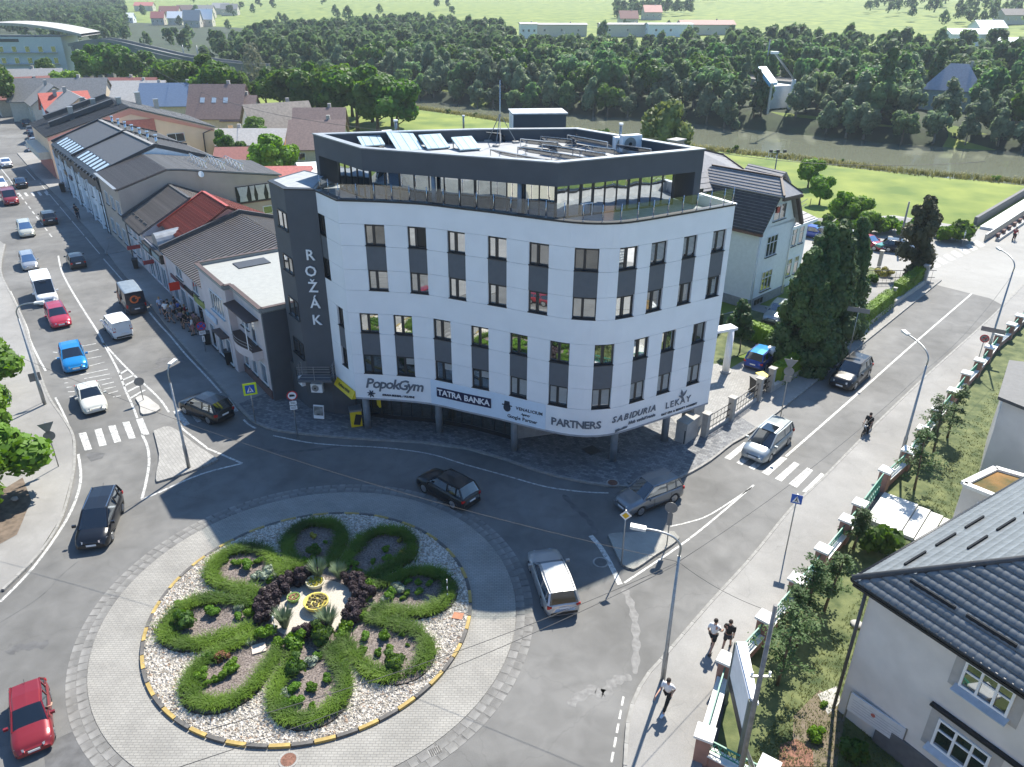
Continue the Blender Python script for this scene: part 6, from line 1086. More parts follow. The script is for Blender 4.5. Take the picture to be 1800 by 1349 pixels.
D0 = [vv(7.5, 3.2, 10.2), vv(7.5, 7.2, 10.4), vv(8.9, 7.2, 11.3), vv(8.9, 3.0, 11.1)]; D1 = [vv(10.3, 3.0, 9.8), vv(10.3, 7.2, 10), vv(8.9, 7.2, 11.3), vv(8.9, 3.0, 11.1)]; rslab(D0, M_VT); rslab(D1, M_VT); courses(*D0, 4, M_VTD, t, .03); vprism([(7.7, 3.5), (10.1, 3.5), (10.1, 7), (7.7, 7)], 6.6, 9.9, M_VW, 'dormer_wall'); MB().add([vv(7.7, 3.48, 9.9), vv(10.1, 3.48, 9.8), vv(8.9, 3.48, 11)], [(0, 1, 2)]).build('dormer_gable', M_VW, t)
W0 = [vv(6.2, .3, 6.65), vv(11.4, .3, 6.65), vv(10.9, 3.4, 7.6), vv(6.2, 3.4, 7.6)]; rslab(W0, M_VT); courses(*W0, 5, M_VTD, t, .03); MB().bar(vv(6.3, .25, 6.55), vv(11.5, .25, 6.55), .25, .3).build('eave_board', M_WHITEP, t)
R2_ = [vv(10.6, 1.5, 7.3), vv(10.6, 6, 7.3), vv(8.2, 6, 10.2), vv(8.2, 3.2, 10.0)]; rslab(R2_, M_VTD); courses(*R2_, 7, MATS['tile_edge_light'], t, .03)
vw = lambda x0, x1, z0, z1, **k: flatwin(VO, VU, -VL, x0, x1, z0, z1, t, gm=G_OLD, fm=M_WFR, **{**dict(mulls=(.33, .66), bars=(.66,), sillm=M_DARK, dep=.01), **k})
vw(1.55, 3.5, 4.75, 6.75); vw(1.6, 3.5, 1.3, 3.3); vw(2.0, 4.2, 8.1, 9.6, mulls=(.5,), bars=()); MB().bar(vv(2.6, -.09, 8.85), vv(2.6, -.09, 9.4), .5, .04, up=-VL).build('stained_glass', mat('stained_red', (.5, .05, .04), .4), t)
for z0, z1 in ((4.3, 6.1), (1.1, 3.0)):
 for a, b in ((6.55, 7.0), (7.4, 8.9), (9.4, 10.3)): flatwin(vv(0, .8), VU, -VL, a, b, z0, z1, t, gm=G_OLD, fm=M_WFR, mulls=(.5,) if b - a > 1 else (), bars=(.66,), sillm=M_DARK, dep=.01)
for k in range(3): MB().box(tuple(vv(1.0 + .55 * k, -.1, .45)), (.35, .08, .5), atan2(VU.y, VU.x)).build('cellar_window', M_BLACK, t)
MB().tube([vv(6.3, -.15, 7.3), vv(6.0, -.1, 6.8), vv(6.0, -.1, .2)], .06, 6).build('downpipe', M_WHITEP, t); MB().tube([vv(.15, -.12, 7.3), vv(.15, -.12, .2)], .06, 6).build('downpipe', M_WHITEP, t)
for a in (11.0, 13.2): MB().bar(vv(a, 2, 7.2), vv(a, 2, 8.1), .05).build('balcony_post', M_DARK, t)
MB().bar(vv(9.5, 1.6, 8.1), vv(12.8, 2.2, 8.1), .05).build('balcony_rail', M_DARK, t); MB().bar(vv(9.5, 1.6, 7.6), vv(12.8, 2.2, 7.6), .04).build('balcony_rail', M_DARK, t)
sheet('villa_lawn', PX([(1232, 640), (1262, 640), (1335, 612), (1375, 560), (1320, 545), (1230, 560)]), .02, M_LAWN, 'small lawn behind the driveway'); sheet('villa_lawn', PX([(1480, 590), (1600, 490), (1530, 470), (1440, 530)]), .02, M_LAWN, 'garden lawn behind the clipped hedge'); sheet('villa_yard', PX([(1270, 600), (1440, 640), (1470, 560), (1330, 535), (1245, 560)]), .012, M_ASPHW, 'shaded yard in front of the villa')
M_PIL = mat('pillar_stone', (.36, .34, .31), .85, var=.12)
def pillar(px, h, label, w=.42, g='stone pillars of the villa fence', cap=True, z=.12, m=None):
 p = P(px[0], px[1], z); t = thing('gate_pillar', label, 'pillar', tuple(p), .85, g); MB().box((0, 0, h / 2), (w, w, h)).build('shaft', m or M_PIL, t, local=True)
 if cap: MB().box((0, 0, h + .04), (w + .12, w + .12, .09)).build('cap', m or M_PIL, t, local=True)
 return p
pa = pillar((1238, 766), 1.7, 'stone pillar at the left end of the sliding gate'); pb = pillar((1283, 738), 1.75, 'stone pillar between the two gate leaves'); pc = pillar((1331, 703), 1.75, 'stone pillar right of the sliding gate beside the bins'); pd = pillar((1352, 688), 1.9, 'tall stone pillar where the hedge begins')
pe = pillar((1474, 618), 1.9, 'grey post in front of the tall trees', .35); pf = pillar((1566, 540), 1.9, 'slim post in the long hedge', .22); pg = pillar((1622, 500), 2.0, 'last thick post at the end of the hedge', .5); pillar((1545, 468), 1.7, 'lone concrete post beside the car park', .35)
def railfence(a, b, label, h=1.4, z0=.12, n=2, base=True, name='metal_fence'):
 t = thing(name, label, 'gate' if 'gate' in name else 'fence', (a.x, a.y, z0)); a = Vector((a.x, a.y, z0)); b = Vector((b.x, b.y, z0))
 for z in [h] + [h * (k + 1) / (n + 1) for k in range(n)]: MB().bar(a + UPV * z, b + UPV * z, .05).build('rail', M_DARK, t)
 L = (b - a).length
 for k in range(int(L / .14)): p = a.lerp(b, (k + .5) / int(L / .14)); (k % 3 == 0) and MB().bar(p + UPV * .1, p + UPV * h, .02).build('picket', M_DARK, t)
 if base: MB().bar(a + UPV * .12, b + UPV * .12, .2, .24).build('base', M_CONC, t)
railfence(pb, pc, 'dark sliding gate across the driveway', name='sliding_gate'); railfence(pa, pb, 'short dark railing panel left of the sliding gate'); railfence(pc, pd, 'narrow dark wicket gate beside the bins', name='wicket_gate', base=False)
railfence(P(1450, 500, .0), P(1640, 500, 0), 'thin wire fence between the garden and the car park', 1.5, 0, 1)
def lowwall(pts, w, h, m, label, z=0.0, name='low_wall'):
 t = thing(name, label, 'wall', tuple(pts[0]))
 for a, b in zip(pts, pts[1:]): MB().bar(Vector((a.x, a.y, z + h / 2)), Vector((b.x, b.y, z + h / 2)), w, h).build('wall_segment', m, t)
 return t
lowwall([P(1356, 690), P(1420, 650), P(1474, 618), P(1566, 542), P(1622, 503)], .28, .62, M_PIL, 'low stone plinth wall under the hedge along the right street')
hedge([P(1362, 680), P(1400, 657), P(1432, 636)], .9, 1.7, 'bright clipped hedge next to the blue parked car'); hedge([P(1486, 600), P(1530, 565), P(1562, 540)], .95, 1.7, 'long bright clipped hedge, nearer half, left of the slim post'); hedge([P(1572, 530), P(1600, 510), P(1618, 496)], .95, 1.8, 'long bright clipped hedge, farther half, by the dark cypress')
hedge([P(1290, 588), P(1330, 600), P(1372, 622)], 1.0, 1.5, 'clipped hedge between the small lawn and the yard'); hedge([P(1436, 455), P(1458, 462)], 2.6, 3.0, 'tall dark green clipped hedge block behind the villa', z=0, m=L_DARK); hedge([P(1236, 590), P(1262, 580)], 1.0, 1.6, 'low dark hedge at the corner of the office', m=L_DARK)
tree('thuja', 0, tuple(P(1395, 640)), 1.12, 'left one of the tall dark conifers in front of the villa', 'tall dark conifers before the villa', zs=.98); tree('thuja', 0, tuple(P(1440, 625)), 1.22, 'broadest tall dark conifer in the clump before the villa', 'tall dark conifers before the villa', zs=1.05); tree('thuja', 0, tuple(P(1475, 590)), .95, 'slim dark conifer right of the clump, in front of the car park', 'tall dark conifers before the villa', zs=1.25); tree('thuja', 0, tuple(P(1418, 655)), .85, 'lowest front bough-heavy conifer of the clump at the pavement', 'tall dark conifers before the villa')
tree('thuja', 0, tuple(P(1418, 628)), 1.1, 'pointed dark conifer between the two broad ones before the villa', 'tall dark conifers before the villa', zs=1.15)
tree('thuja', 1, tuple(P(1598, 492)), 1.15, 'dark brownish cypress at the end of the long hedge', None, zs=1.0); tree('small', 0, tuple(P(1300, 620)), 1.0, 'small slender tree on the little lawn beside the white column', None)
shrub('green', tuple(P(1432, 520, 0)), 2.2, 'round green shrub behind the garden hedge', None); shrub('yellow', tuple(P(1552, 488, 0)), 3.0, 'yellow flowering shrub at the foot of the cypress', None); shrub('dark', tuple(P(1530, 500, 0)), 2.6, 'dark bush beside the yellow shrub', None)
p = P(1275, 655, .1); t = thing('stone_column', 'white classical column carrying a curved ledge near the lawn', 'column', tuple(p)); hcol = HT(p, (1283, 577)) - .1; MB().tube([(0, 0, 0), (0, 0, hcol - .2)], [.3, .24], 18).build('shaft', M_WHITEP, t, local=True); MB().box((-.6, .1, hcol - .1), (2.0, .9, .2), .4).build('ledge', M_WHITEP, t, local=True); MB().tube([(0, 0, 0), (0, 0, .15)], .42, 18).build('base', M_CONC, t, local=True)
p = P(1352, 640, .1); t = thing('stone_urn', 'white carved stone urn pedestal behind the blue car', 'urn', tuple(p)); MB().tube([(0, 0, 0), (0, 0, .9), (0, 0, 1.2), (0, 0, 1.5)], [.28, .2, .38, .3], 12).build('body', M_WHITEP, t, local=True)
p = P(1222, 752, .12); t = thing('concrete_block', 'tall pale concrete utility block beside the driveway fence', 'utility block', tuple(p), .85); MB().box((0, .3, 1.0), (1.5, .9, 2.0)).build('block', M_CONC, t, local=True); MB().box((0, .3, 2.05), (1.6, 1.0, .1)).build('lid', M_CONC, t, local=True)
p = P(1214, 772, .12); t = thing('concrete_block', 'lower concrete block with open top nearest the office column', 'utility block', (p.x - .3, p.y + .1, p.z), .85); MB().box((0, 0, .75), (1.6, .8, 1.5)).build('block', M_CONC, t, local=True); MB().box((0, 0, 1.53), (1.65, .85, .06)).build('lid', M_CONC, t, local=True)
p = P(1197, 778, .13); lab(MB().box((p.x, p.y, .65), (.1, .6, 1.0), .7).build('black_board', M_BLACK), 'black pavement board leaning at the low concrete block', 'board')
def bin_(p, label, lidm, bm=M_BLACK, sc=1.0, rz=.4, g=None):
 t = thing('wheelie_bin', label, 'bin', tuple(p), rz, g); t.scale = (sc,) * 3; MB().add([(-.22, -.25, .05), (.22, -.25, .05), (.22, .25, .05), (-.22, .25, .05), (-.28, -.33, 1.0), (.28, -.33, 1.0), (.28, .33, 1.0), (-.28, .33, 1.0)], [(0, 3, 2, 1), (4, 5, 6, 7), (0, 1, 5, 4), (1, 2, 6, 5), (2, 3, 7, 6), (3, 0, 4, 7)]).build('body', bm, t, local=True)
 MB().box((0, -.02, 1.05), (.6, .74, .08), rx=.05).build('lid', lidm, t, local=True)
 for x in (-.2, .2): MB().disc((x, .26, .1), .1, (1, 0, 0), .06, 12).build('wheel', M_RUBBER, t, local=True)
bin_(P(1326, 690, .12), 'black wheelie bin beside the gate pillar', M_DARK, sc=1.15); bin_(P(1336, 684, .12), 'wheelie bin with a yellow lid beside the gate', M_SIGNY, sc=1.15)
M_PW = mat('pinkish_stone', (.3, .17, .135), .85, var=.12, scale=2, bump=.3); M_CAPW = mat('cap_white', (.68, .68, .66), .7, var=.06); M_GREENR = mat('railing_green', (.03, .2, .14), .5, var=.1)
WALLP = [(7.55, 20.3), (9.3, 24.0), (11.7, 26.5), (14.0, 29.1), (16.1, 31.4), (18.3, 33.9), (19.6, 35.4)]; WALLP2 = [(22.6, 38.9), (25.0, 41.2), (27.2, 43.9), (29.5, 46.6), (32.0, 49.4), (34.5, 52.3), (36.7, 54.6), (38.9, 57.1), (41.2, 59.8), (43.5, 62.0), (45.4, 64.0), (47.6, 66.3)]
def pinkwall(pts, label, hp=1.45, skip=0):
 t = thing('garden_wall', label, 'garden wall', (pts[0][0], pts[0][1], 0)); V_ = [Vector((x, y, 0)) for x, y in pts]
 for i, p in enumerate(V_):
  if i < skip: continue
  d = (V_[min(i + 1, len(V_) - 1)] - V_[max(i - 1, 0)]); a = atan2(d.y, d.x); MB().box((p.x, p.y, hp / 2), (.55, .55, hp), a).build('pillar', M_PW, t); MB().box((p.x, p.y, hp + .06), (.74, .74, .12), a).build('pillar_cap', M_CAPW, t)
 for a, b in zip(V_, V_[1:]):
  d = (b - a).normalized(); a2, b2 = a + d * .28, b - d * .28; MB().bar(a2 + UPV * .3, b2 + UPV * .3, .36, .6).build('wall_panel', M_PW, t); MB().bar(a2 + UPV * .63, b2 + UPV * .63, .5, .07).build('coping', M_CAPW, t)
  f_ = MB(); f_.bar(a2 + UPV * 1.25, b2 + UPV * 1.25, .06); f_.bar(a2 + UPV * .78, b2 + UPV * .78, .04); L = (b2 - a2).length; n = max(4, int(L / .22))
  for k in range(n): p, q = a2.lerp(b2, k / n), a2.lerp(b2, (k + 1) / n); f_.bar(p + UPV * .78, q + UPV * 1.25, .025); f_.bar(q + UPV * .78, p + UPV * 1.25, .025)
  f_.build('railing', M_GREENR, t)
 return t
pinkwall(WALLP, 'pink wall with white capped pillars and green railings, nearer run before the school'); pinkwall(WALLP2, 'pink wall with white capped pillars and green railings, farther run up the street', 1.35); pinkwall([(7.55, 20.3), (9.6, 18.9), (11.7, 17.4)], 'short pink wall stretch turning away at the bottom edge', skip=1)
ga, gb_ = Vector((20.0, 35.8, 0)), Vector((22.2, 38.4, 0)); t = thing('green_gate', 'green lattice gate between two white capped pillars', 'gate', tuple(ga)); f_ = MB()
for z in (.2, .7, 1.5): f_.bar(ga + UPV * z, gb_ + UPV * z, .06)
f_.build('frame', M_GREENR, t)
for k in range(10): p, q = ga.lerp(gb_, k / 10), ga.lerp(gb_, (k + 1) / 10); MB().bar(p + UPV * .2, q + UPV * 1.5, .035).build('lattice', M_GREENR, t); MB().bar(q + UPV * .2, p + UPV * 1.5, .035).build('lattice', M_GREENR, t)
t = thing('entrance_steps', 'bright white paved landing with steps down from the green gate', 'steps', (22.5, 36.2, 0)); gd = (gb_ - ga).normalized(); gn = Vector((gd.y, -gd.x, 0))
for k, (a, b, z) in enumerate(((.3, 2.2, .3), (2.25, 2.9, .22), (2.95, 3.6, .15), (3.65, 5.4, .08))): q = [ga + gn * a, gb_ + gn * a, gb_ + gn * b, ga + gn * b]; MB().prism([(p.x, p.y) for p in q], -.02, z).build('step' if k else 'landing', mat('step_stone', (.55, .55, .53), .7, var=.06), t)
sheet('school_lawn', [(7.9, 19.9), (9.6, 24), (23, 38.9), (47, 66), (58, 78), (70, 70), (60, 40), (40, 10), (22, 4), (10, 12)], .03, M_LAWN, 'sunlit school garden lawn behind the pink wall')
sheet('bare_earth', PX([(1390, 1349), (1395, 1260), (1440, 1215), (1490, 1235), (1470, 1349)]), .042, mat('bare_soil', (.26, .21, .16), .95, var=.35, scale=2.5, bump=.6, col2=(.12, .1, .06)), 'bare gravelly earth by the school wall'); sheet('path_slab', PX([(1437, 1222), (1470, 1208), (1478, 1235), (1455, 1258)]), .055, M_CONC, 'pale concrete slab at the school downpipe'); sheet('bark_patch', PX([(1372, 1310), (1400, 1300), (1428, 1320), (1430, 1349), (1365, 1349)]), .048, mat('red_bark', (.2, .1, .07), .95, var=.4, scale=9, bump=.8), 'reddish bark patch in the garden')
gpts = []
for _ in range(14000):
 a = random.random(); b_ = random.random(); q = Vector((8.6, 20.2, 0)).lerp(Vector((41, 58, 0)), a ** 1.4); n_2 = Vector((.76, -.65, 0)); o_ = .6 + b_ * (4.3 + 5 * a); gpts.append((q.x + n_2.x * o_, q.y + n_2.y * o_))
blades('lawn_tufts', gpts, .11, leafmat('lawn_blade', (.07, .1, .02), (.14, .15, .05), .1), .0, .6, .014, 'rough sunlit grass of the school garden', per=3)
CO = Vector((13.82, 22.65, 0)); UR = Vector((3.47, -5.32, 0)).normalized(); UL = Vector((-UR.y, UR.x, 0)); NR = -UL; sc_ = lambda a, b, z=0: CO + UR * a + UL * b + UPV * z
if UL.dot(Vector((6.5, 3.95, 0))) < 0: UL = -UL; NR = -UL
t = thing('school_building', 'grey rendered school building with a hipped dark grey tiled roof', 'school', tuple(CO)); M_SCH = mat('render_warm_grey', (.64, .61, .58), .85, var=.12, scale=.5, bump=.2, detail=8); M_SCHP = mat('render_patch', (.4, .385, .37), .85, var=.08)
MB().prism([(sc_(a, b).x, sc_(a, b).y) for a, b in ((0, 0), (14, 0), (14, 16), (0, 16))], .0, 6.75).build('wall', M_SCH, t)
MB().prism([(sc_(a, b).x, sc_(a, b).y) for a, b in ((1.7, -.1), (14.1, -.1), (14.1, .2), (1.7, .2))], 0, 1.15).build('plinth', mat('plinth_dark', (.12, .125, .13), .8), t)
sw = lambda px: VP(px, (CO.x, CO.y), (UR.x, UR.y))
def swin(x0, x1, z0, z1):
 MB().bar(sc_(x0 - .35, .0, (z0 + z1) / 2 - .0), sc_(x1 + .35, .0, (z0 + z1) / 2), .03, z1 - z0 + .45).build('window_surround', M_SCHP, t)
 fr = flatwin(CO, UR, NR, x0, x1, z0, z1, t, gm=G_WIN2, fm=M_WHITEP, mulls=(.36, .68), bars=(.62,), fw=.09, dep=.03, sill=False); MB().add([sc_(x0 - .1, -.02, z0), sc_(x1 + .1, -.02, z0), sc_(x1 + .1, -.34, z0 - .12), sc_(x0 - .1, -.34, z0 - .12), sc_(x0 - .1, -.02, z0 - .05), sc_(x1 + .1, -.02, z0 - .05), sc_(x1 + .1, -.34, z0 - .16), sc_(x0 - .1, -.34, z0 - .16)], [(0, 3, 2, 1), (4, 5, 6, 7), (3, 7, 6, 2), (0, 4, 7, 3), (1, 2, 6, 5)]).build('window_sill', mat('sill_paleblue', (.45, .5, .55), .5), fr)
swin(3.82, 5.5, 5.2, 6.4); swin(3.65, 5.55, 1.95, 3.3); swin(6.6, 8.4, 5.2, 6.4); swin(6.6, 8.5, 1.95, 3.3)
MB().bar(sc_(3.25, -.12, 3.75), sc_(9, -.12, 3.75), .2, .1).build('ledge', M_DARK, t); MB().tube([sc_(-.12, -.1, 6.7), sc_(-.12, -.1, .1)], .07, 8).build('downpipe', mat('downpipe_dark', (.06, .06, .065), .5), t)
ov = .55; HZ = 7.0; k_ = math.tan(radians(27)); EC = sc_(-ov, -ov, HZ); far = 13
h1 = sc_(-ov + far, -ov + far, HZ + far * k_ * .98); eR = sc_(-ov + far, -ov, HZ); eL = sc_(-ov, -ov + far, HZ)
rR = MB().add([EC, eR, h1, EC - UPV * .12, eR - UPV * .12, h1 - UPV * .12], [(0, 1, 2), (3, 5, 4), (0, 3, 4, 1)]).build('roof', mat('roof_underlay', (.07, .08, .085), .7), t); rL = MB().add([EC, eL, h1, EC - UPV * .12, eL - UPV * .12, h1 - UPV * .12], [(0, 2, 1), (3, 4, 5), (0, 1, 4, 3)]).build('roof', MATS['roof_underlay'], t)
MB().tube([EC, eR], .08, 8).build('gutter', M_DARK, t); MB().tube([EC, eL], .08, 8).build('gutter', M_DARK, t); MB().bar(sc_(-ov + .1, -ov + .1, HZ - .16), sc_(-ov + far, -ov + .1, HZ - .16), .3, .1).build('soffit_board', M_DARK, t)
MB().tube([EC + UPV * .08, h1 + UPV * .08], .12, 8).build('hip_ridge', R_DKGREY, t)
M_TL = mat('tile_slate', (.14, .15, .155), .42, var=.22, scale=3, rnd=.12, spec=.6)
tw_, th_ = .26, .36; tm = MB(); nn_ = 4
for k in range(nn_ + 1):
 x = -tw_ / 2 + tw_ * k / nn_; z = .02 * sin(pi * k / nn_); tm.v += [(x, 0, z + .05), (x, th_ * 1.06, z + .004), (x, 0, z + .005)]
tm.f = [(3 * k, 3 * k + 3, 3 * k + 4, 3 * k + 1) for k in range(nn_)] + [(3 * k, 3 * k + 2, 3 * k + 5, 3 * k + 3) for k in range(nn_)]; tm.m = [0] * len(tm.f); tm.sm = [i < nn_ for i in range(len(tm.f))]; tme = tm.mesh('roof_tile', [M_TL])
sl = Vector(((UL * cos(math.atan(k_))).x, (UL * cos(math.atan(k_))).y, sin(math.atan(k_)))); cand = []
for r_ in range(36):
 for c_ in range(60):
  x = (c_ + .5 + .5 * (r_ % 2) * 0) * tw_; y = r_ * th_
  if x < y * cos(math.atan(k_)) + .12 or x > far: continue
  cand.append(EC + UR * x + sl * (y - .03) + Vector((0, 0, .02)))
Mt = Matrix((UR, sl, UR.cross(sl))).transposed().to_4x4(); camv = Vector((0, 0, CH)); cand = [c for c in cand if c.y > 12]; cand.sort(key=lambda c: (c - camv).length)
vis = [c for c in cand if abs(CF * c.x / (cos(CP) * c.y - sin(CP) * (c.z - CH))) < 960]; oth = [c for c in cand if c not in vis]
lst = vis[:290]; rest = vis[290:] + oth[:400]
for c in lst:
 o = link('roof_tile', tme, rR); M = Mt.copy(); M.translation = c - Vector(t.location) + Vector((random.uniform(-.003, .003), 0, random.uniform(0, .006))); o.matrix_basis = M
tv = MB()
for c in rest: tv.add([c + (Mt.to_3x3() @ Vector(v)) for v in tm.v], tm.f, 0, True)
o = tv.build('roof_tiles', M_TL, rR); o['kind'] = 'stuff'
sl2 = Vector(((UR * cos(math.atan(k_))).x, (UR * cos(math.atan(k_))).y, sin(math.atan(k_)))); tv = MB(); tme2 = []
for r_ in range(34):
 for c_ in range(54):
  x = (c_ + .5) * tw_; y = r_ * th_
  if x < y * cos(math.atan(k_)) + .12 or x > far: continue
  c = EC + UL * x + sl2 * (y - .03) + Vector((0, 0, .02)); M3 = Matrix((-UL, sl2, (-UL).cross(sl2))).transposed(); tv.add([c + M3 @ Vector((v[0], v[1], v[2] * .4)) for v in tm.v], [f_ for f_ in tm.f], 0, True)
o = tv.build('roof_tiles', mat('tile_slate_lit', (.17, .19, .205), .45, var=.12, scale=3), rL); o['kind'] = 'stuff'  # same slate as the right slope; its brighter light is put into the colour
M_GUARD = mat('guard_matt', (.025, .028, .032), .9, spec=.1)
for k, (a, b) in enumerate(((1.0, .55), (3.1, .55), (5.3, .55), (7.4, .55))): p = EC + UR * (a + .6) + sl * (1.15) + UPV * .12; MB().bar(p, p + UR * 1.7, .09, .16).build('snow_guard', M_GUARD, t)
for k in range(3): p = EC + UL * (1.8 + 2.1 * k) + sl2 * (1.0 + .0 * k) + UPV * .1; MB().bar(p, p + UL * 1.4, .07, .09).build('snow_guard', M_GUARD, t)
for k in range(3): p = EC + UL * (4.0 + 2.1 * k) + sl2 * (2.2) + UPV * .1; MB().bar(p, p + UL * 1.4, .07, .09).build('snow_guard', M_GUARD, t)
a, b = Vector((13.86, 22.1, 0)), Vector((15.3, 20.35, 0)); t = thing('notice_board', 'long white notice board on posts at the foot of the school wall', 'notice board', tuple(a)); d = (b - a).normalized(); n_ = Vector((d.y, -d.x, 0)); n_ = n_ if n_.y < 0 else -n_; MB().bar(a + UPV * 1.25, b + UPV * 1.25, .07, .95).build('panel', mat('board_white', (.6, .62, .65), .5, var=.05, scale=6), t)
for p in (a, b): MB().bar(p, p + UPV * 1.75, .06).build('post', M_STEEL, t)
for k in range(5): MB().bar(a + d * .15 + UPV * (.95 + .13 * k) + n_ * .04, b - d * .15 + UPV * (.95 + .13 * k) + n_ * .04, .005, .012).build('text_line', mat('print_grey', (.25, .28, .33), .6), t)
MB().disc(tuple(a.lerp(b, .45) + UPV * 1.35 + n_ * .045), .09, tuple(n_), .01).build('crest', mat('crest_red', (.4, .12, .1), .6), t)
BO = Vector((28.9, 40.9, 0)); BU = (Vector((32.88, 45.87, 0)) - BO); p0_ = P(1725, 757, 3); t = thing('grey_annex', 'tall plain grey walled building at the right edge', 'building', (32.9, 45.9, 0))
a_ = P(1735, 760); b_ = Vector((33.9, 48.6, 0)); w0 = P(1720, 833, 0); MB().prism([(P(1719, 838).x, P(1719, 838).y), (P(1778, 640, 5.6).x, P(1778, 640, 5.6).y), (50, 40), (38, 26)], 0, 5.5).build('wall', M_SCH, t)
MB().prism([(P(1774, 633, 5.7).x, P(1774, 633, 5.7).y), (P(1719, 838).x - .4, P(1719, 838).y), (38, 25.5), (50.5, 40)], 5.5, 5.7).build('roof', R_DKGREY, t)
t = thing('green_roof_annex', 'low annex with a white rimmed green and rust sedum roof', 'building', tuple(P(1690, 905))); q = [P(1694, 851, 2.9), P(1750, 824, 2.9), P(1840, 850, 2.9), P(1800, 905, 2.9), P(1757, 876, 2.9)]; MB().prism([(p.x, p.y) for p in q], 0, 2.8).build('wall', M_SCH, t)
MB().prism([(p.x, p.y) for p in q], 2.8, 2.86).build('sedum_roof', mat('sedum', (.09, .1, .03), .95, var=.4, scale=.9, col2=(.25, .13, .04), bump=.6), t)
for a, b in zip(q[:2] + [q[4]], [q[1], q[2], q[0]]): MB().bar(Vector((a.x, a.y, 2.9)), Vector((b.x, b.y, 2.9)), .35, .2).build('roof_rim', M_CAPW, t)
e_ = q[0]; dd = (Vector((q[4].x, q[4].y, 0)) - Vector((e_.x, e_.y, 0))).normalized(); flatwin(Vector((e_.x, e_.y, 0)), dd, Vector((dd.y, -dd.x, 0)), .9, 1.8, 1.2, 2.2, t, gm=G_WIN2, fm=M_WHITEP, mulls=(.5,), dep=.02)
def lamp(base, ptop, head, label, z=0.0, r=.085, m=None):
 """post with a swan-neck arm: base, where the arm starts and the head, all seen points"""
 b = P(base[0], base[1], z); zt_ = HT(b, ptop)
 zh = zt_ + .55; hp = P(head[0], head[1], zh); t = thing('street_lamp', label, 'street lamp', tuple(b)); arm = (hp - Vector((b.x, b.y, zh))); L = min(arm.length, 2.6); arm = arm.normalized() * L; m = m or M_STEEL
 MB().tube([(0, 0, 0), (0, 0, 1.6), (0, 0, 1.65), (0, 0, zt_ - z - .5)], [r * 1.35, r * 1.35, r, r * .7], 10).build('post', m, t, local=True)
 a = [Vector((0, 0, zt_ - z - .5)), Vector((0, 0, zt_ - z)), Vector((arm.x * .18, arm.y * .18, zt_ - z + .38)), Vector((arm.x * .5, arm.y * .5, zt_ - z + .55)), Vector((arm.x * .85, arm.y * .85, zt_ - z + .58))]; MB().tube(smooth_path(a, 5), r * .55, 8).build('arm', m, t, local=True)
 an = atan2(arm.y, arm.x); h = MB(); h.box((arm.x * .98, arm.y * .98, zt_ - z + .6), (.62, .26, .12), an, ry=-.08); h.build('lamp_head', mat('lamp_head', (.6, .6, .58), .4), t, local=True); MB().box((arm.x * 1.0, arm.y * 1.0, zt_ - z + .53), (.4, .2, .04), an).build('lens', mat('lamp_lens', (.5, .52, .5), .15), t, local=True); return t, b, zt_
L1, l1b, l1z = lamp((1165, 1195), (1192, 960), (1120, 929), 'tall grey lamp with white head beside the runner', .12); L2, l2b, l2z = lamp((332, 822), (299, 660), (304, 638), 'street lamp on the large splitter island', .14); L3, l3b, l3z = lamp((1583, 806), (1634, 630), (1588, 584), 'street lamp at the pink wall near the green gate', .12); L4, l4b, l4z = lamp((1733, 628), (1786, 468), (1751, 436), 'street lamp farther up the right street', .12); L5, l5b, l5z = lamp((79, 711), (38, 548), (70, 533), 'thin lamp on the left footway with a grey sign back', .12)
def pole_at(base, top, z=0): b = P(base[0], base[1], z); return b, HT(b, top)
M_SGREY = mat('sign_back_grey', (.2, .205, .21), .5, metal=.3, var=.08); M_SBLUE = mat('sign_blue', (.01, .09, .42), .4, var=.02); M_SRED = mat('sign_red_ring', (.5, .02, .03), .4, var=.02); M_SW = mat('sign_white', (.75, .76, .77), .4, var=.02); M_SYG = mat('sign_yellowgreen', (.6, .75, .02), .4, var=.02)
CAMH = lambda p: Vector((-p.x, -p.y, 0)).normalized()
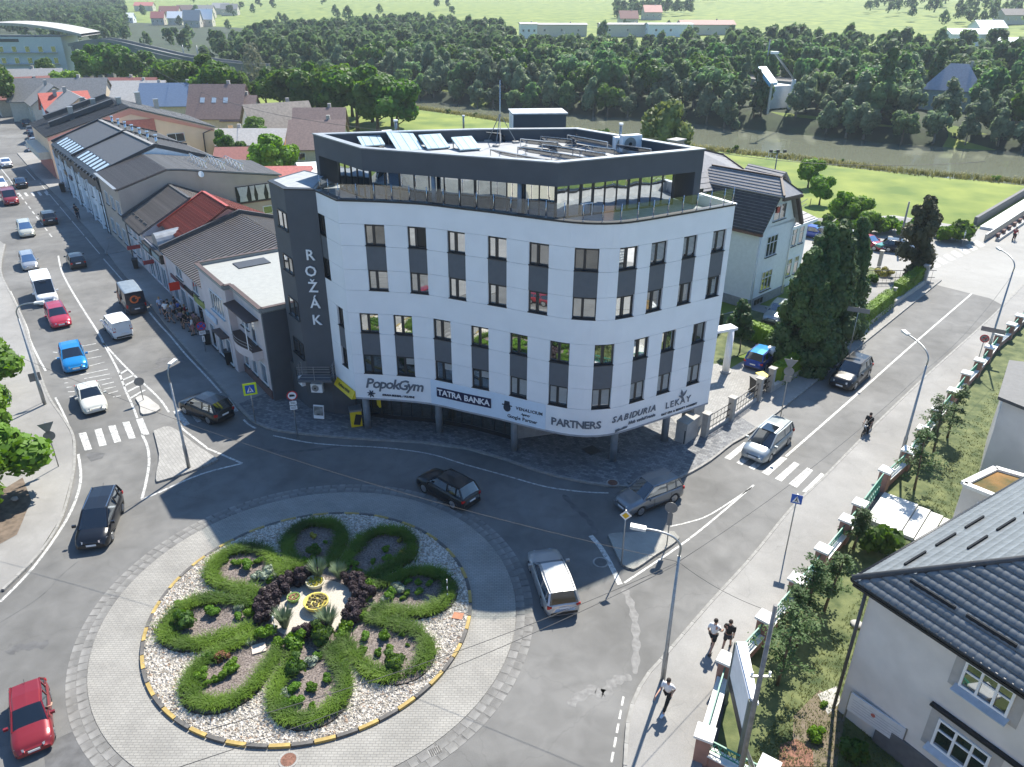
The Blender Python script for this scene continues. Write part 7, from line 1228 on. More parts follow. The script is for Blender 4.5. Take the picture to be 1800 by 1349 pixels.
def signpost(base, top, label, plates, z=.12, r=.035, name='road_sign'):
 """plates: (kind, drop from the top, size, facing yaw or None for the camera side, texts)"""
 b, zt_ = pole_at(base, top, z); t = thing(name, label, 'road sign', tuple(b)); MB().tube([(0, 0, 0), (0, 0, zt_ - z)], r, 8).build('post', M_STEEL, t, local=True)
 for kind, dz, s, yaw in plates:
  n = CAMH(b) if yaw is None else Vector((cos(yaw), sin(yaw), 0)); u = Vector((-n.y, n.x, 0)); c = Vector((0, 0, zt_ - z - dz)) + n * .05
  def plate(pts, m, o, nm='plate', th=.012):
   k = len(pts); MB().add([c + u * x + UPV * y + n * o for x, y in pts] + [c + u * x + UPV * y + n * (o + th) for x, y in pts], [tuple(reversed(range(k))), tuple(range(k, 2 * k))] + [(i, (i + 1) % k, k + (i + 1) % k, k + i) for i in range(k)]).build(nm, m, t, local=True)
  sq = lambda w, h, y0=0: [(-w / 2, -h / 2 + y0), (w / 2, -h / 2 + y0), (w / 2, h / 2 + y0), (-w / 2, h / 2 + y0)]; dia = lambda w: [(0, -w), (w, 0), (0, w), (-w, 0)]; tri = lambda w, f=1: [(-w, .58 * w * f), (w, .58 * w * f), (0, -1.15 * w * f)] if f < 0 else [(w, .58 * w), (-w, .58 * w), (0, -1.15 * w)]
  if kind == 'crossing' or kind == 'crossing_y':
   if kind == 'crossing_y': plate(sq(s * 1.45, s * 1.45), M_SYG, -.014)
   plate(sq(s, s), M_SBLUE, 0); plate([(-s * .36, -s * .34), (s * .36, -s * .34), (0, s * .36)], M_SW, .013); MB().add([c + u * x + UPV * y + n * .03 for x, y in [(-.03 * s, .16 * s), (.05 * s, .16 * s), (.06 * s, -.04 * s), (.16 * s, -.28 * s), (.08 * s, -.28 * s), (0, -.1 * s), (-.1 * s, -.28 * s), (-.18 * s, -.28 * s), (-.06 * s, -.02 * s)]], [tuple(range(9))]).build('walking_figure', M_BLACK, t, local=True); MB().disc(tuple(c + UPV * .21 * s + n * .03), .045 * s, tuple(n), .004).build('figure_head', M_BLACK, t, local=True)
  elif kind == 'priority': plate(dia(s), M_SW, 0); plate(dia(s * .62), mat('sign_amber', (.7, .42, .01), .4), .014)
  elif kind == 'backdisc': plate([(s * cos(a), s * sin(a)) for a in [2 * pi * k / 20 for k in range(20)]], M_SGREY, -.02)
  elif kind == 'backtri': plate([(-s, .58 * s), (0, -1.15 * s), (s, .58 * s)][::-1], M_SGREY, -.02)
  elif kind == 'backsq': plate(sq(s, s * .85), M_SGREY, -.02)
  elif kind == 'backwide': plate(sq(s * 2.2, s * .5), M_SGREY, -.02)
  elif kind == 'backtall': plate(sq(s * .5, s * 1.5), M_SGREY, -.02)
  elif kind == 'nostop': plate([(s * cos(a), s * sin(a)) for a in [2 * pi * k / 24 for k in range(24)]], M_SRED, 0); plate([(s * .82 * cos(a), s * .82 * sin(a)) for a in [2 * pi * k / 24 for k in range(24)]], M_SBLUE, .013); MB().bar(c + n * .03 - (u + UPV) * s * .55, c + n * .03 + (u + UPV) * s * .55, .09, .008, up=n).build('cross_bar', M_SRED, t, local=True); MB().bar(c + n * .034 - (u - UPV) * s * .55, c + n * .034 + (u - UPV) * s * .55, .09, .008, up=n).build('cross_bar', M_SRED, t, local=True)
  elif kind in ('notruck', 'noturn'):
   plate([(s * cos(a), s * sin(a)) for a in [2 * pi * k / 24 for k in range(24)]], M_SRED, 0); plate([(s * .78 * cos(a), s * .78 * sin(a)) for a in [2 * pi * k / 24 for k in range(24)]], M_SW if kind == 'notruck' else M_SGREY, .013)
   if kind == 'notruck': MB().add([c + u * x * s + UPV * y * s + n * .03 for x, y in [(-.5, -.2), (.5, -.2), (.5, .05), (.3, .25), (.1, .25), (.1, .3), (-.5, .3)]], [tuple(range(7))]).build('lorry_symbol', M_BLACK, t, local=True)
   else: MB().bar(c + n * .03 + u * .3 * s - UPV * .4 * s, c + n * .03 + u * .3 * s + UPV * .2 * s, .07, .006, up=n).build('arrow', M_BLACK, t, local=True); MB().bar(c + n * .03 + u * .3 * s + UPV * .2 * s, c + n * .03 - u * .4 * s + UPV * .2 * s, .07, .006, up=n).build('arrow', M_BLACK, t, local=True); MB().bar(c + n * .034 - (u + UPV) * s * .55, c + n * .034 + (u + UPV) * s * .55, .07, .008, up=n).build('red_bar', M_SRED, t, local=True)
  elif kind == 'panel': plate(sq(s, s * .62), M_SW, 0); [MB().bar(c + n * .02 - u * s * .35 + UPV * yy * s, c + n * .02 + u * s * .35 + UPV * yy * s, .004, .03).build('text_line', M_BLACK, t, local=True) for yy in (.12, -.08)]
  elif kind == 'tallpanel': plate(sq(s * .5, s * 1.3), M_SW, 0); MB().bar(c + n * .02 - UPV * .4 * s, c + n * .02 + UPV * .4 * s, .03, .004, up=n).build('symbol', M_BLACK, t, local=True)
 return t
signpost((1381, 970), (1396, 869), 'blue pedestrian crossing sign on the right footway', [('crossing', .28, .55, None)])
signpost((1092, 995), (1113, 897), 'yellow and white priority diamond sign on the right island', [('priority', .3, .3, None)], z=.14); signpost((1172, 958), (1181, 884), 'grey backed round sign with a tall plate on the right island', [('backdisc', .3, .34, None), ('backtall', 1.05, .55, None)], z=.14)
signpost((1371, 738), (1385, 630), 'triangular sign back with two round plates on the right footway', [('backtri', .35, .45, None), ('backdisc', 1.0, .34, None), ('backsq', 1.55, .5, None)]); signpost((103, 820), (82, 743), 'triangular sign back above a round one on the left footway', [('backtri', .3, .45, None), ('backdisc', .95, .34, None)]); signpost((252, 703), (243, 664), 'round sign back on the tiny island', [('backdisc', .32, .34, None)], z=.14)
signpost((524, 772), (521, 688), 'round no lorries sign above white plates on the paved corner', [('notruck', .3, .34, None), ('panel', .85, .45, None), ('panel', 1.2, .45, None)]); signpost((362, 618), (350, 566), 'blue and red no stopping sign in front of the shops', [('nostop', .35, .38, None), ('panel', .95, .5, None), ('tallpanel', 1.5, .4, None)]); signpost((449, 742), (445, 676), 'yellow bordered pedestrian crossing sign at the corner kerb', [('crossing_y', .35, .62, None)])
signpost((1488, 640), (1502, 540), 'pole with a wide sign back by the tall conifers', [('backwide', .25, .75, None)])
signpost((1731, 630), (1745, 575), 'wide sign back fixed near the far right lamp', [('backwide', .3, .8, None)]); signpost((1717, 640), (1724, 588), 'red ringed no turn sign beside the far right lamp', [('noturn', .35, .34, None)]); signpost((75, 708), (66, 655), 'square sign back on the left footway by the thin lamp', [('backsq', .35, .75, None)]); signpost((1690, 435), (1698, 405), 'thin white post at the bridge end', [('tallpanel', .4, .3, None)], z=0)
for (b, tp, lb, r_, arm) in (((1292, 1400), (1364, 1064), 'tall weathered utility pole at the bottom by the white billboard', .105, 0), ((1578, 440), (1602, 355), 'leaning wooden utility pole beside the dark cypress', .14, 0), ((1355, 345), (1362, 266), 'floodlight mast on the meadow behind the villa', .12, 1), ((433, 175), (431, 158), 'utility pole between the dark trees', .15, 0), ((560, 190), (556, 165), 'utility pole before the trees behind the office', .12, 0)):
 z = 0; p, zt_ = pole_at(b, tp, z); t = thing('utility_pole', lb, 'utility pole', tuple(p)); MB().tube([(0, 0, 0), (0, 0, zt_)], [r_, r_ * .7], 10).build('pole', mat('weathered_wood', (.22, .21, .2), .9, var=.2, scale=4), t, local=True)
 if arm: MB().bar((-1.0, 0, zt_ - .2), (1.0, 0, zt_ - .2), .08).build('crossarm', M_STEEL, t, local=True); [MB().box((x, 0, zt_), (.45, .25, .35)).build('floodlight', M_DARK, t, local=True) for x in (-1, 0, 1)]
 elif r_ == .105 and b[0] > 1000:
  MB().bar((-.35, 0, zt_ - 3.2), (.35, 0, zt_ - 3.2), .07).build('crossarm', M_STEEL, t, local=True); [MB().tube([(x, 0, zt_ - 3.2), (x, 0, zt_ - 2.98)], .045, 8).build('insulator', M_WHITEP, t, local=True) for x in (-.3, .3)]
  for q in ((.9, .8), (1.2, -.4)): MB().bar((0, 0, 2.8), (q[0], q[1], 0), .06).build('stay', M_STEEL, t, local=True)
p = P(1300, 1262, 0); bz0, bz1 = 1.7, 3.7; t = thing('billboard', 'white billboard seen almost edge on beside the utility pole', 'billboard', (9.3, 21.6, 0)); a, b = P(1295, 1128, 3.6), P(1320, 1228, 3.6); a2, b2 = P(1313, 1130, 3.6), P(1334, 1238, 3.6)
MB().prism([(a.x, a.y), (a2.x, a2.y), (b2.x, b2.y), (b.x, b.y)], 3.5, 3.62).build('top_panel', M_WHITEP, t); MB().bar(Vector((b.x, b.y, 2.6)), Vector((a.x, a.y, 2.6)), .08, 1.8).build('board', M_WHITEP, t); MB().bar(Vector((b.x, b.y, 1.5)), Vector((a.x, a.y, 1.5)), .1, .5).build('lower_board', mat('board_black', (.02, .022, .026), .6), t); MB().bar(Vector((a.x, a.y, 0)), Vector((a.x, a.y, 3.5)), .14).build('post', mat('post_greygreen', (.14, .16, .14), .8), t); MB().bar(Vector((b.x, b.y, 0)), Vector((b.x, b.y, 3.5)), .14).build('post', MATS['post_greygreen'], t)
M_CAB = mat('cable', (.05, .05, .05), .6)
def cable(a, b, sag, label, r=.02):
 a, b = Vector(a), Vector(b); pts = [a.lerp(b, k / 14) - UPV * sag * 4 * (k / 14) * (1 - k / 14) for k in range(15)]; t = MB().tube(pts, r, 5).build('cable', M_CAB); lab(t, label, 'cable')
top1 = Vector((l1b.x, l1b.y, l1z - .8)); cable(top1, (-9, 15.5, 7.5), .5, 'upper overhead cable from the near lamp to the lower left', .012); cable(top1 - UPV * .1, (-9.5, 14.5, 7.2), .55, 'lower overhead cable from the near lamp to the lower left', .012); cable(top1, (l3b.x, l3b.y, l3z - .8), .7, 'overhead cable between the two nearer right lamps', .012); cable(top1, (9.6, 22.3, 6), .2, 'overhead cable from the near lamp to the utility pole', .01); cable(top1, (-30, 40, 9), 1.2, 'overhead cable crossing the roundabout', .01)
cable((l3b.x, l3b.y, l3z - .8), (l4b.x, l4b.y, l4z - .8), .8, 'overhead cable between the two farther right lamps', .012)
for k, (a, b) in enumerate((((-95, 210, 11), (-38, 130, 9)), ((-38, 130, 9), (20, 110, 9)), ((20, 110, 8.6), (60, 100, 8)))): cable(a, b, 1.6, 'drooping overhead wire behind the office, %s span' % ['left', 'middle', 'right'][k], .035)
bin_(P(404, 640, .12), 'dark bin by the pink shop wall', M_DARK, sc=1.1); bin_(P(366, 605, .12), 'dark bin beside the no stopping sign', M_DARK, sc=1.0); bin_(P(337, 572, .12), 'dark bin behind the waiting crowd', M_DARK); bin_(P(240, 472, .12), 'dark bin in front of the tiled house', M_DARK); bin_(P(112, 338, .12), 'dark bin near the mansard house', M_DARK, sc=1.2)
p = P(627, 748, .13); t = thing('donation_box', 'yellow and black collection box under the canopy sign', 'box', tuple(p), .3); MB().box((0, 0, .65), (.75, .6, 1.2)).build('body', M_SIGNY, t, local=True); MB().box((.1, -.31, .6), (.45, .02, .8), ry=.25).build('printed_patch', M_BLACK, t, local=True); MB().box((0, 0, 1.33), (.85, .75, .14)).build('lid', M_SGREY, t, local=True)
p = P(561, 741, .13); t = thing('poster_stand', 'framed dark and yellow poster leaning at the tower wall', 'poster', (p.x - .0, p.y + .2, p.z), -.15); MB().box((0, 0, .65), (.75, .06, 1.0), rx=-.15).build('frame', M_SW, t, local=True); MB().box((0, -.05, .75), (.66, .02, .65), rx=-.15).build('picture', mat('poster_dark', (.04, .05, .05), .5, col2=(.3, .3, .28), scale=3), t, local=True); MB().box((0, -.02, .3), (.66, .02, .2), rx=-.15).build('caption_strip', M_SIGNY, t, local=True)
t = thing('river_bridge', 'concrete road bridge with railings at the far right', 'bridge', tuple(P(1712, 400, 0))); bd = (P(1800, 362, 0) - P(1712, 418, 0)); bd.normalize()
for nm, a, off, h, w, m in (('parapet', (1712, 398), 0, 1.2, .4, mat('parapet_dark', (.12, .12, .125), .8)), ('walkway', (1735, 405), 0, .35, 1.8, M_CAPW), ('guard_rail', (1730, 425), 0, .9, .15, M_STEEL), ('kerb_wall', (1752, 425), 0, .35, .4, M_CONC)):
 p = P(a[0], a[1], 0); MB().bar(p + UPV * (h / 2), p + bd * 75 + UPV * (h / 2), w, h).build(nm, m, t)
p = P(1712, 398, 0); n_ = Vector((bd.y, -bd.x, 0)); MB().bar(p + n_ * 6 - UPV * .7, p + n_ * 6 + bd * 80 - UPV * .7, 13, 1.3).build('deck', M_CONC, t)
for k in range(4): q = p + n_ * 6 + bd * (22 + 18 * k); MB().box((q.x, q.y, -3), (1.6, 11, 5), atan2(bd.y, bd.x)).build('pier', M_CONC, t)
for k in range(9): q = P(1752, 422, 0) + bd * 2.4 * k; MB().box((q.x, q.y, .6), (.9, .3, .45), atan2(bd.y, bd.x)).build('flower_box', mat('planter_brown', (.12, .06, .05), .8), t)
M_CGLASS = glassmat('car_glass', (.006, .008, .01), .03, .03, 0, 0, (.45, .5, .55)); M_HEADL = mat('headlight_lens', (.55, .57, .6), .12, metal=.3, var=.05); M_TAILL = mat('taillight_red', (.4, .01, .01), .2, var=.05); M_RIM = mat('alloy_rim', (.42, .43, .44), .3, metal=.8, var=.05); M_PLATE = mat('plate_white', (.7, .7, .7), .5, var=.02); M_TRIM = mat('car_black_trim', (.015, .015, .016), .45, var=.05); M_CHROME = mat('chrome', (.6, .6, .6), .15, metal=1, var=.02)
def paint(name, c, metal=.25, rough=.28): return mat('paint_' + name, c, rough, metal=metal, var=.02, coat=.45, spec=.35)
TYPES = {   # L, W, H, belt, hood profile [(x frac -1..1, z)], greenhouse: belt rear/front, roof rear/front (x fracs), wheel radius, wheelbase frac
 'hatch': dict(L=4.15, W=1.76, H=1.46, belt=.92, prof=[(-1, .58), (-.985, .78), (-.93, .93), (-.6, .94), (.35, .93), (.42, .93), (.7, .85), (.88, .76), (.96, .66), (1, .46)], gh=(-.93, .46, -.74, .06), wr=.31, wb=.61),
 'small': dict(L=3.75, W=1.62, H=1.42, belt=.9, prof=[(-1, .56), (-.985, .76), (-.95, .9), (-.6, .92), (.4, .92), (.48, .91), (.75, .82), (.9, .72), (.97, .62), (1, .44)], gh=(-.95, .5, -.82, .1), wr=.28, wb=.62),
 'estate': dict(L=4.65, W=1.82, H=1.48, belt=.92, prof=[(-1, .5), (-.99, .75), (-.95, .92), (-.6, .93), (.32, .93), (.4, .92), (.68, .84), (.87, .75), (.96, .65), (1, .45)], gh=(-.96, .44, -.84, .1), wr=.33, wb=.58, rails=1),
 'sedan': dict(L=4.5, W=1.76, H=1.43, belt=.9, prof=[(-1, .55), (-.98, .78), (-.92, .92), (-.72, .96), (-.6, .94), (.32, .92), (.4, .91), (.68, .83), (.87, .74), (.96, .64), (1, .44)], gh=(-.7, .42, -.42, .08), wr=.31, wb=.58),
 'suv': dict(L=4.6, W=1.87, H=1.7, belt=1.08, prof=[(-1, .62), (-.985, .9), (-.94, 1.07), (-.6, 1.08), (.36, 1.08), (.44, 1.07), (.7, 1.0), (.88, .92), (.96, .8), (1, .52)], gh=(-.94, .48, -.78, .12), wr=.37, wb=.59, rails=1, clad=1),
 'cross': dict(L=4.2, W=1.76, H=1.6, belt=1.0, prof=[(-1, .6), (-.985, .85), (-.94, 1.0), (-.6, 1.01), (.38, 1.0), (.46, .99), (.72, .91), (.88, .83), (.96, .72), (1, .5)], gh=(-.94, .5, -.78, .12), wr=.33, wb=.6, clad=1),
 'mpv': dict(L=4.5, W=1.8, H=1.64, belt=1.0, prof=[(-1, .6), (-.99, .85), (-.96, 1.0), (-.6, 1.01), (.5, 1.0), (.58, .98), (.78, .87), (.9, .78), (.97, .68), (1, .48)], gh=(-.96, .62, -.84, .18), wr=.32, wb=.6, rails=1),
 'van': dict(L=4.4, W=1.8, H=1.82, belt=1.05, prof=[(-1, .6), (-.99, .9), (-.98, 1.05), (-.6, 1.05), (.5, 1.05), (.6, 1.02), (.78, .92), (.9, .82), (.97, .7), (1, .5)], gh=(-.985, .62, -.95, .26), wr=.31, wb=.6, panel=1),
 'bigvan': dict(L=5.6, W=2.05, H=2.55, belt=1.25, prof=[(-1, .6), (-.995, 1.0), (-.99, 1.25), (-.6, 1.25), (.6, 1.25), (.7, 1.2), (.84, 1.1), (.94, .98), (.985, .8), (1, .55)], gh=(-.99, .74, -.97, .5), wr=.35, wb=.62, panel=1)}
CACHE = {}
def interp(pr, x):
 for (a, za), (b, zb) in zip(pr, pr[1:]):
  if a <= x <= b: return za + (zb - za) * (x - a) / (b - a + 1e-9)
 return pr[-1][1] if x > 0 else pr[0][1]
def car_meshes(ty):
 if ty in CACHE: return CACHE[ty]
 q = TYPES[ty]; L, Wd, H, belt = q['L'], q['W'], q['H'], q['belt']; hl = L / 2; hw = Wd / 2; pr = q['prof']; wr = q['wr']; wx = [q['wb'] * hl * 1.02, -q['wb'] * hl * .98]; out = []
 xs = sorted(set([p[0] for p in pr] + [-.8, -.4, -.2, 0, .2] + [w / hl + s * wr * 1.12 * c / hl for w in wx for s, c in ((-1, 1), (-1, .75), (-1, .35), (1, .35), (1, .75), (1, 1))]))
 b = MB(); secs = []
 for x in xs:
  zt = interp(pr, x); ex = abs(x); tw = 1 - .16 * max(0, (ex - .72) / .28) ** 2.2 - (.05 if ex > .98 else 0); w = hw * tw; zb = .2 + (.06 * max(0, (ex - .8) / .2)); arch = 0
  for c in wx:
   dxx = abs(x * hl - c)
   if dxx < wr * 1.13: arch = max(arch, math.sqrt(max(0, (wr * 1.14) ** 2 - dxx ** 2)) + wr - .0)
  zl = max(zb, arch); sec = [(0, zb), (w * .8, zb), (w * .97, max(zl, zb + .02)), (w * 1.0, max(zl + .01, zt * .45)), (w * 1.0, max(zl + .02, zt * .62)), (w * .955, zt * .86 if zt * .86 > zl + .03 else zl + .03), (w * .87, zt * .975), (w * .55, zt + .012), (0, zt + .022)]
  secs.append([(x * hl, y, z) for y, z in sec] + [(x * hl, -y, z) for y, z in reversed(sec[1:-1])])
 n = len(secs[0])
 for s in secs: b.v += s
 for i in range(len(secs) - 1):
  for k in range(n): a, c = i * n + k, i * n + (k + 1) % n; b.f.append((a, c, c + n, a + n)); b.m.append(1 if k in (0, n - 1) else 0); b.sm.append(True)
 b.f.append(tuple(range(n))); b.m.append(0); b.sm.append(False); b.f.append(tuple(reversed(range((len(secs) - 1) * n, len(secs) * n)))); b.m.append(0); b.sm.append(False)
 rb, fb, rt, ft = [g * hl for g in q['gh']]; panel = q.get('panel'); bw = hw * .90; tw_ = hw * (.74 if not panel else .86); zB = belt - .03; zt1 = H - .09
 st_ = [(rb, bw * .93, zB, zB), (rt, 0, zt1, H - .05), (rt * .5 + ft * .5, 0, zt1, H), (ft, 0, zt1, H - .035), (fb, bw * .93, zB, zB)]
 S = []
 for i, (x, _, a, c) in enumerate(st_):
  wbt = bw * (.94 if i in (0, 4) else (.97 if i in (1, 3) else 1.0)); wtp = tw_ * (.95 if i in (1, 3) else 1)
  if i in (0, 4): S.append([(x, wbt, zB), (x, wbt, zB), (x, wbt * .8, zB), (x, 0, zB + .01)])
  else: S.append([(x, wbt, zB), (x, wtp, a), (x, wtp * .86, c - .01), (x, 0, c + .015)])
 g = MB()
 def quad(m_, *p): m_.add(p, [tuple(range(len(p)))], 0)
 roof, ws, rw, side = MB(), MB(), MB(), MB()
 for sgn in (1, -1):
  F = lambda p: (p[0], p[1] * sgn, p[2])
  for i in (1, 2):
   A, B_ = S[i], S[i + 1]
   for k in (1, 2): roof.add([F(A[k]), F(A[k + 1]), F(B_[k + 1]), F(B_[k])], [(0, 1, 2, 3) if sgn > 0 else (3, 2, 1, 0)], 0, True)
  for (i, j, tgt) in ((0, 1, rw), (4, 3, ws)):
   A, B_ = S[i], S[j]; [tgt.add([F(A[k]), F(A[k + 1]), F(B_[k + 1]), F(B_[k])], [(0, 1, 2, 3) if (sgn > 0) == (i == 4) else (3, 2, 1, 0)], 0, True) for k in (1, 2)]
  A, B_, C_, D_, E_ = S
  pts = [F(A[0]), F(B_[1]), F(C_[1]), F(D_[1]), F(E_[0]), F(D_[0]), F(C_[0]), F(B_[0])]
  side.add([F(A[0]), F(B_[1]), F(C_[1]), F(C_[0]), F(B_[0])], [(0, 1, 2, 3, 4) if sgn < 0 else (4, 3, 2, 1, 0)]); side.add([F(C_[0]), F(C_[1]), F(D_[1]), F(E_[0]), F(D_[0])], [(0, 1, 2, 3, 4) if sgn < 0 else (4, 3, 2, 1, 0)])
 pils = []
 for sgn in (1, -1):
  pil = MB(); pils.append(pil)
  F = lambda p, o=.012: Vector((p[0], (p[1] + o) * sgn, p[2] + .005)); A, B_, C_, D_, E_ = S
  pil.bar(F(A[0]), F(B_[1]), .1, .06); pil.bar(F(E_[0]), F(D_[1]), .07, .06); pil.bar(F(B_[1]), F(C_[1]), .06, .05); pil.bar(F(C_[1]), F(D_[1]), .06, .05); pil.bar(F(C_[0]), F(C_[1]), .07, .03)
  if not panel: m_ = Vector(B_[0]).lerp(Vector(C_[0]), .25); m2 = Vector(B_[1]).lerp(Vector(C_[1]), .25); pil.bar(F(m_), F(m2), .08, .03)
  else: pil.add([F(B_[0], .015), F(C_[0], .015), F(C_[1], .015), F(B_[1], .015)], [(0, 1, 2, 3)]); pil.add([F(A[0], .015), F(B_[0], .015), F(B_[1], .015)], [(0, 1, 2)])
  if panel: pil.add([F(C_[0], .015), F(Vector(C_[0]).lerp(Vector(D_[0]), .35), .015), F(Vector(C_[1]).lerp(Vector(D_[1]), .35), .015), F(C_[1], .015)], [(0, 1, 2, 3)])
 if panel:
  A, B_ = S[0], S[1]; pil = MB(); pils.append(pil); pil.add([(A[0][0] - .02, A[0][1], zB), (A[0][0] - .02, -A[0][1], zB), (B_[1][0] - .03, -B_[1][1], B_[1][2]), (B_[1][0] - .03, B_[1][1], B_[1][2])], [(0, 1, 2, 3)])
 out.append(('body', b.mesh('body', [M_TRIM, M_TRIM]), 0)); out.append(('roof', roof.mesh('roof', [M_TRIM]), 0)); [out.append(('pillars' if i < 2 else 'rear_doors', p_.mesh('pillars', [M_TRIM]), 0)) for i, p_ in enumerate(pils)]; out.append(('windscreen', ws.mesh('windscreen', [M_CGLASS]), None)); out.append(('side_windows', side.mesh('side_windows', [M_CGLASS]), None))
 if not panel: out.append(('rear_window', rw.mesh('rear_window', [M_CGLASS]), None))
 else: out.append(('rear_window', MB().box((rb - .035, 0, (zB + zt1) / 2 + .12), (.02, hw * 1.2, (zt1 - zB) * .5)).mesh('rear_window', [M_CGLASS if ty == 'x' else M_TRIM]), 'skipvan' if ty == 'van' else None))
 zf, zr = interp(pr, .95), interp(pr, -.97)
 for s in (1, -1):
  h = MB(); x0 = hl * .9; h.add([(hl * .985, s * hw * .42, zf * .98), (hl * .90, s * hw * .86, zf * 1.03), (hl * .845, s * hw * .93, zf * .98), (hl * .90, s * hw * .90, zf * .80), (hl * 1.0, s * hw * .46, zf * .80), (hl * .86, s * hw * .6, zf * .86)], [(0, 1, 2, 3, 4), (0, 4, 5), (1, 0, 5), (2, 1, 5), (3, 2, 5), (4, 3, 5)]); out.append(('headlight', h.mesh('headlight', [M_HEADL]), None))
  out.append(('taillight', MB().box((-hl * .955, s * hw * .8, zr * .9 if not panel else 1.1), (.1, hw * .26, .17 if not panel else .45), -s * .28).mesh('taillight', [M_TAILL]), None)); out.append(('mirror', MB().box((fb - .28 * (1 if not panel else .6), s * (hw + .1), belt + .06), (.12, .2, .14)).mesh('mirror', [M_TRIM]), 0))
 out.append(('grille', MB().box((hl * .985, 0, zf * .70), (.05, hw * .8, .14)).box((hl * .985, 0, .36), (.06, hw * 1.15, .13)).mesh('grille', [M_TRIM]), None)); out.append(('number_plate', MB().box((hl * .998 + .02, 0, .45), (.02, .5, .11)).mesh('number_plate', [M_PLATE]), None)); out.append(('number_plate', MB().box((-hl * .998 - .015, 0, .72), (.02, .5, .11)).mesh('number_plate', [M_PLATE]), None)); out.append(('rear_bumper', MB().box((-hl * .985, 0, .38), (.08, hw * 1.5, .16)).mesh('rear_bumper', [M_TRIM]), None))
 ds = MB()
 for s in (1, -1):
  for x in (fb - .62 - .1, rt * .5 + ft * .5 - .25): ds.box((x, s * hw * 1.0, belt * .62), (.012, .012, belt * .5))
  ds.box(((fb + rb) / 2, s * (bw - .0), zB + .015), ((fb - rb) * .92, .02, .02))
  if q.get('clad'): ds.box((0, s * hw * .985, .3), (L * .5, .05, .14))
 out.append(('door_seam', ds.mesh('door_seam', [M_TRIM]), None))
 if q.get('rails'):
  for s in (1, -1): out.append(('roof_rail', MB().bar((rt + .1, s * tw_ * .9, H - .025), (ft - .05, s * tw_ * .9, H - .025), .03, .04).mesh('roof_rail', [M_TRIM if q.get('clad') else M_CHROME]), None))
 out.append(('aerial', MB().bar((rt + .15, 0, H), (rt - .05, 0, H + .14), .015).mesh('aerial', [M_TRIM]), None))
 w1 = MB(); w1.tube([(0, -.1, 0), (0, .1, 0)], wr, 20); wt = w1.mesh('wheel', [M_RUBBER]); rim = MB(); rim.disc((0, .1, 0), wr * .68, (0, 1, 0), .02, 18)
 for k in range(5): a = 2 * pi * k / 5; rim.bar((0, .118, 0), (wr * .6 * cos(a), .118, wr * .6 * sin(a)), .07, .02, up=(0, 1, 0))
 rm = rim.mesh('rim', [M_RIM]); CACHE[ty] = (out, wt, rm, wx, hw, wr); return CACHE[ty]
def car(ty, px, yaw, col, label, group=None, sc=1.0, name='car', cat='car', z=.0, zc=.6, extra=None, rr=None):
 """px: photo point of the middle of the car body at height zc; yaw: world heading"""
 p = P(px[0], px[1], z + zc); t = thing(name, label, cat, (p.x, p.y, z), yaw, group); t.scale = (sc,) * 3; out, wt, rm, wx, hw, wr = car_meshes(ty)
 for nm, me, paint_ in out:
  if paint_ == 'skipvan': continue
  o = link(nm, me, t)
  if paint_ == 0: o.material_slots[0].link = 'OBJECT'; o.material_slots[0].material = col if not (rr and nm == 'roof') else rr
 for x in wx:
  for s in (1, -1):
   w = link('wheel', wt, t); w.location = (x, s * (hw - .12), wr); w.rotation_euler = (0, random.uniform(0, 3), 0) if s > 0 else (0, random.uniform(0, 3), pi); link('rim', rm, w)
 if extra: extra(t)
 return t
def hd(a, b): d = P(*b) - P(*a); return atan2(d.y, d.x)     # heading from photo point a towards b
C_RED = paint('dark_red', (.2, .018, .025)); C_RED2 = paint('rasp_red', (.36, .025, .05)); C_BLK = paint('black', (.006, .007, .01), 0); C_DKB = paint('dark_blue', (.012, .016, .03), 0); C_SIL = paint('silver', (.42, .43, .44), .6); C_GRY = paint('grey', (.2, .22, .24), .6); C_SILG = paint('silver_green', (.3, .33, .34), .6)
C_WHT = paint('white', (.7, .71, .71), .0); C_CRM = paint('cream_white', (.55, .55, .5), .1); C_BLU = paint('bright_blue', (.01, .2, .48), .3); C_BLU2 = paint('royal_blue', (.01, .045, .25), .3); C_DGR = paint('dark_green', (.015, .03, .03), .3); C_BEI = paint('pale_beige', (.45, .46, .4), .3); C_ANT = paint('anthracite', (.03, .033, .038), .3)
def driver_arm(t): b = MB(); b.tube([(.25, .75, .98), (.2, .95, .96), (.05, .98, .98)], [.05, .045, .04], 8); b.build('driver_arm', mat('skin', (.42, .24, .17), .6, var=.05), t, local=True)
car('hatch', (53, 1256), hd((48, 1200), (58, 1330)), C_RED, 'dark red hatchback at the lower left with the driver\'s arm at the window', extra=driver_arm, sc=.84)
car('mpv', (176, 912), hd((190, 875), (160, 950)), C_BLK, 'black people carrier entering the roundabout from the left street', sc=.98); car('suv', (787, 856), hd((826, 880), (750, 838)), C_BLK, 'black SUV driving in the building shadow above the roundabout', sc=.9)
car('estate', (971, 1016), hd((984, 1055), (954, 975)), C_SIL, 'silver estate car half in shadow at the right of the roundabout', sc=.98, rr=paint('silver_bright', (.6, .61, .62), .5)); car('cross', (1141, 868), hd((1182, 856), (1105, 886)), C_GRY, 'grey small crossover in front of the paved office corner')
def sunroof(t): MB().box((.0, 0, 1.655), (.95, .85, .012)).build('sunroof', M_CGLASS, t, local=True)
car('mpv', (1350, 776), hd((1382, 750), (1322, 802)), C_SILG, 'silver people carrier with a glass roof on the zebra crossing', sc=1.0, extra=sunroof); car('suv', (1496, 657), hd((1528, 632), (1474, 680)), C_BLK, 'black SUV with a glossy bonnet coming down the right street', sc=1.02)
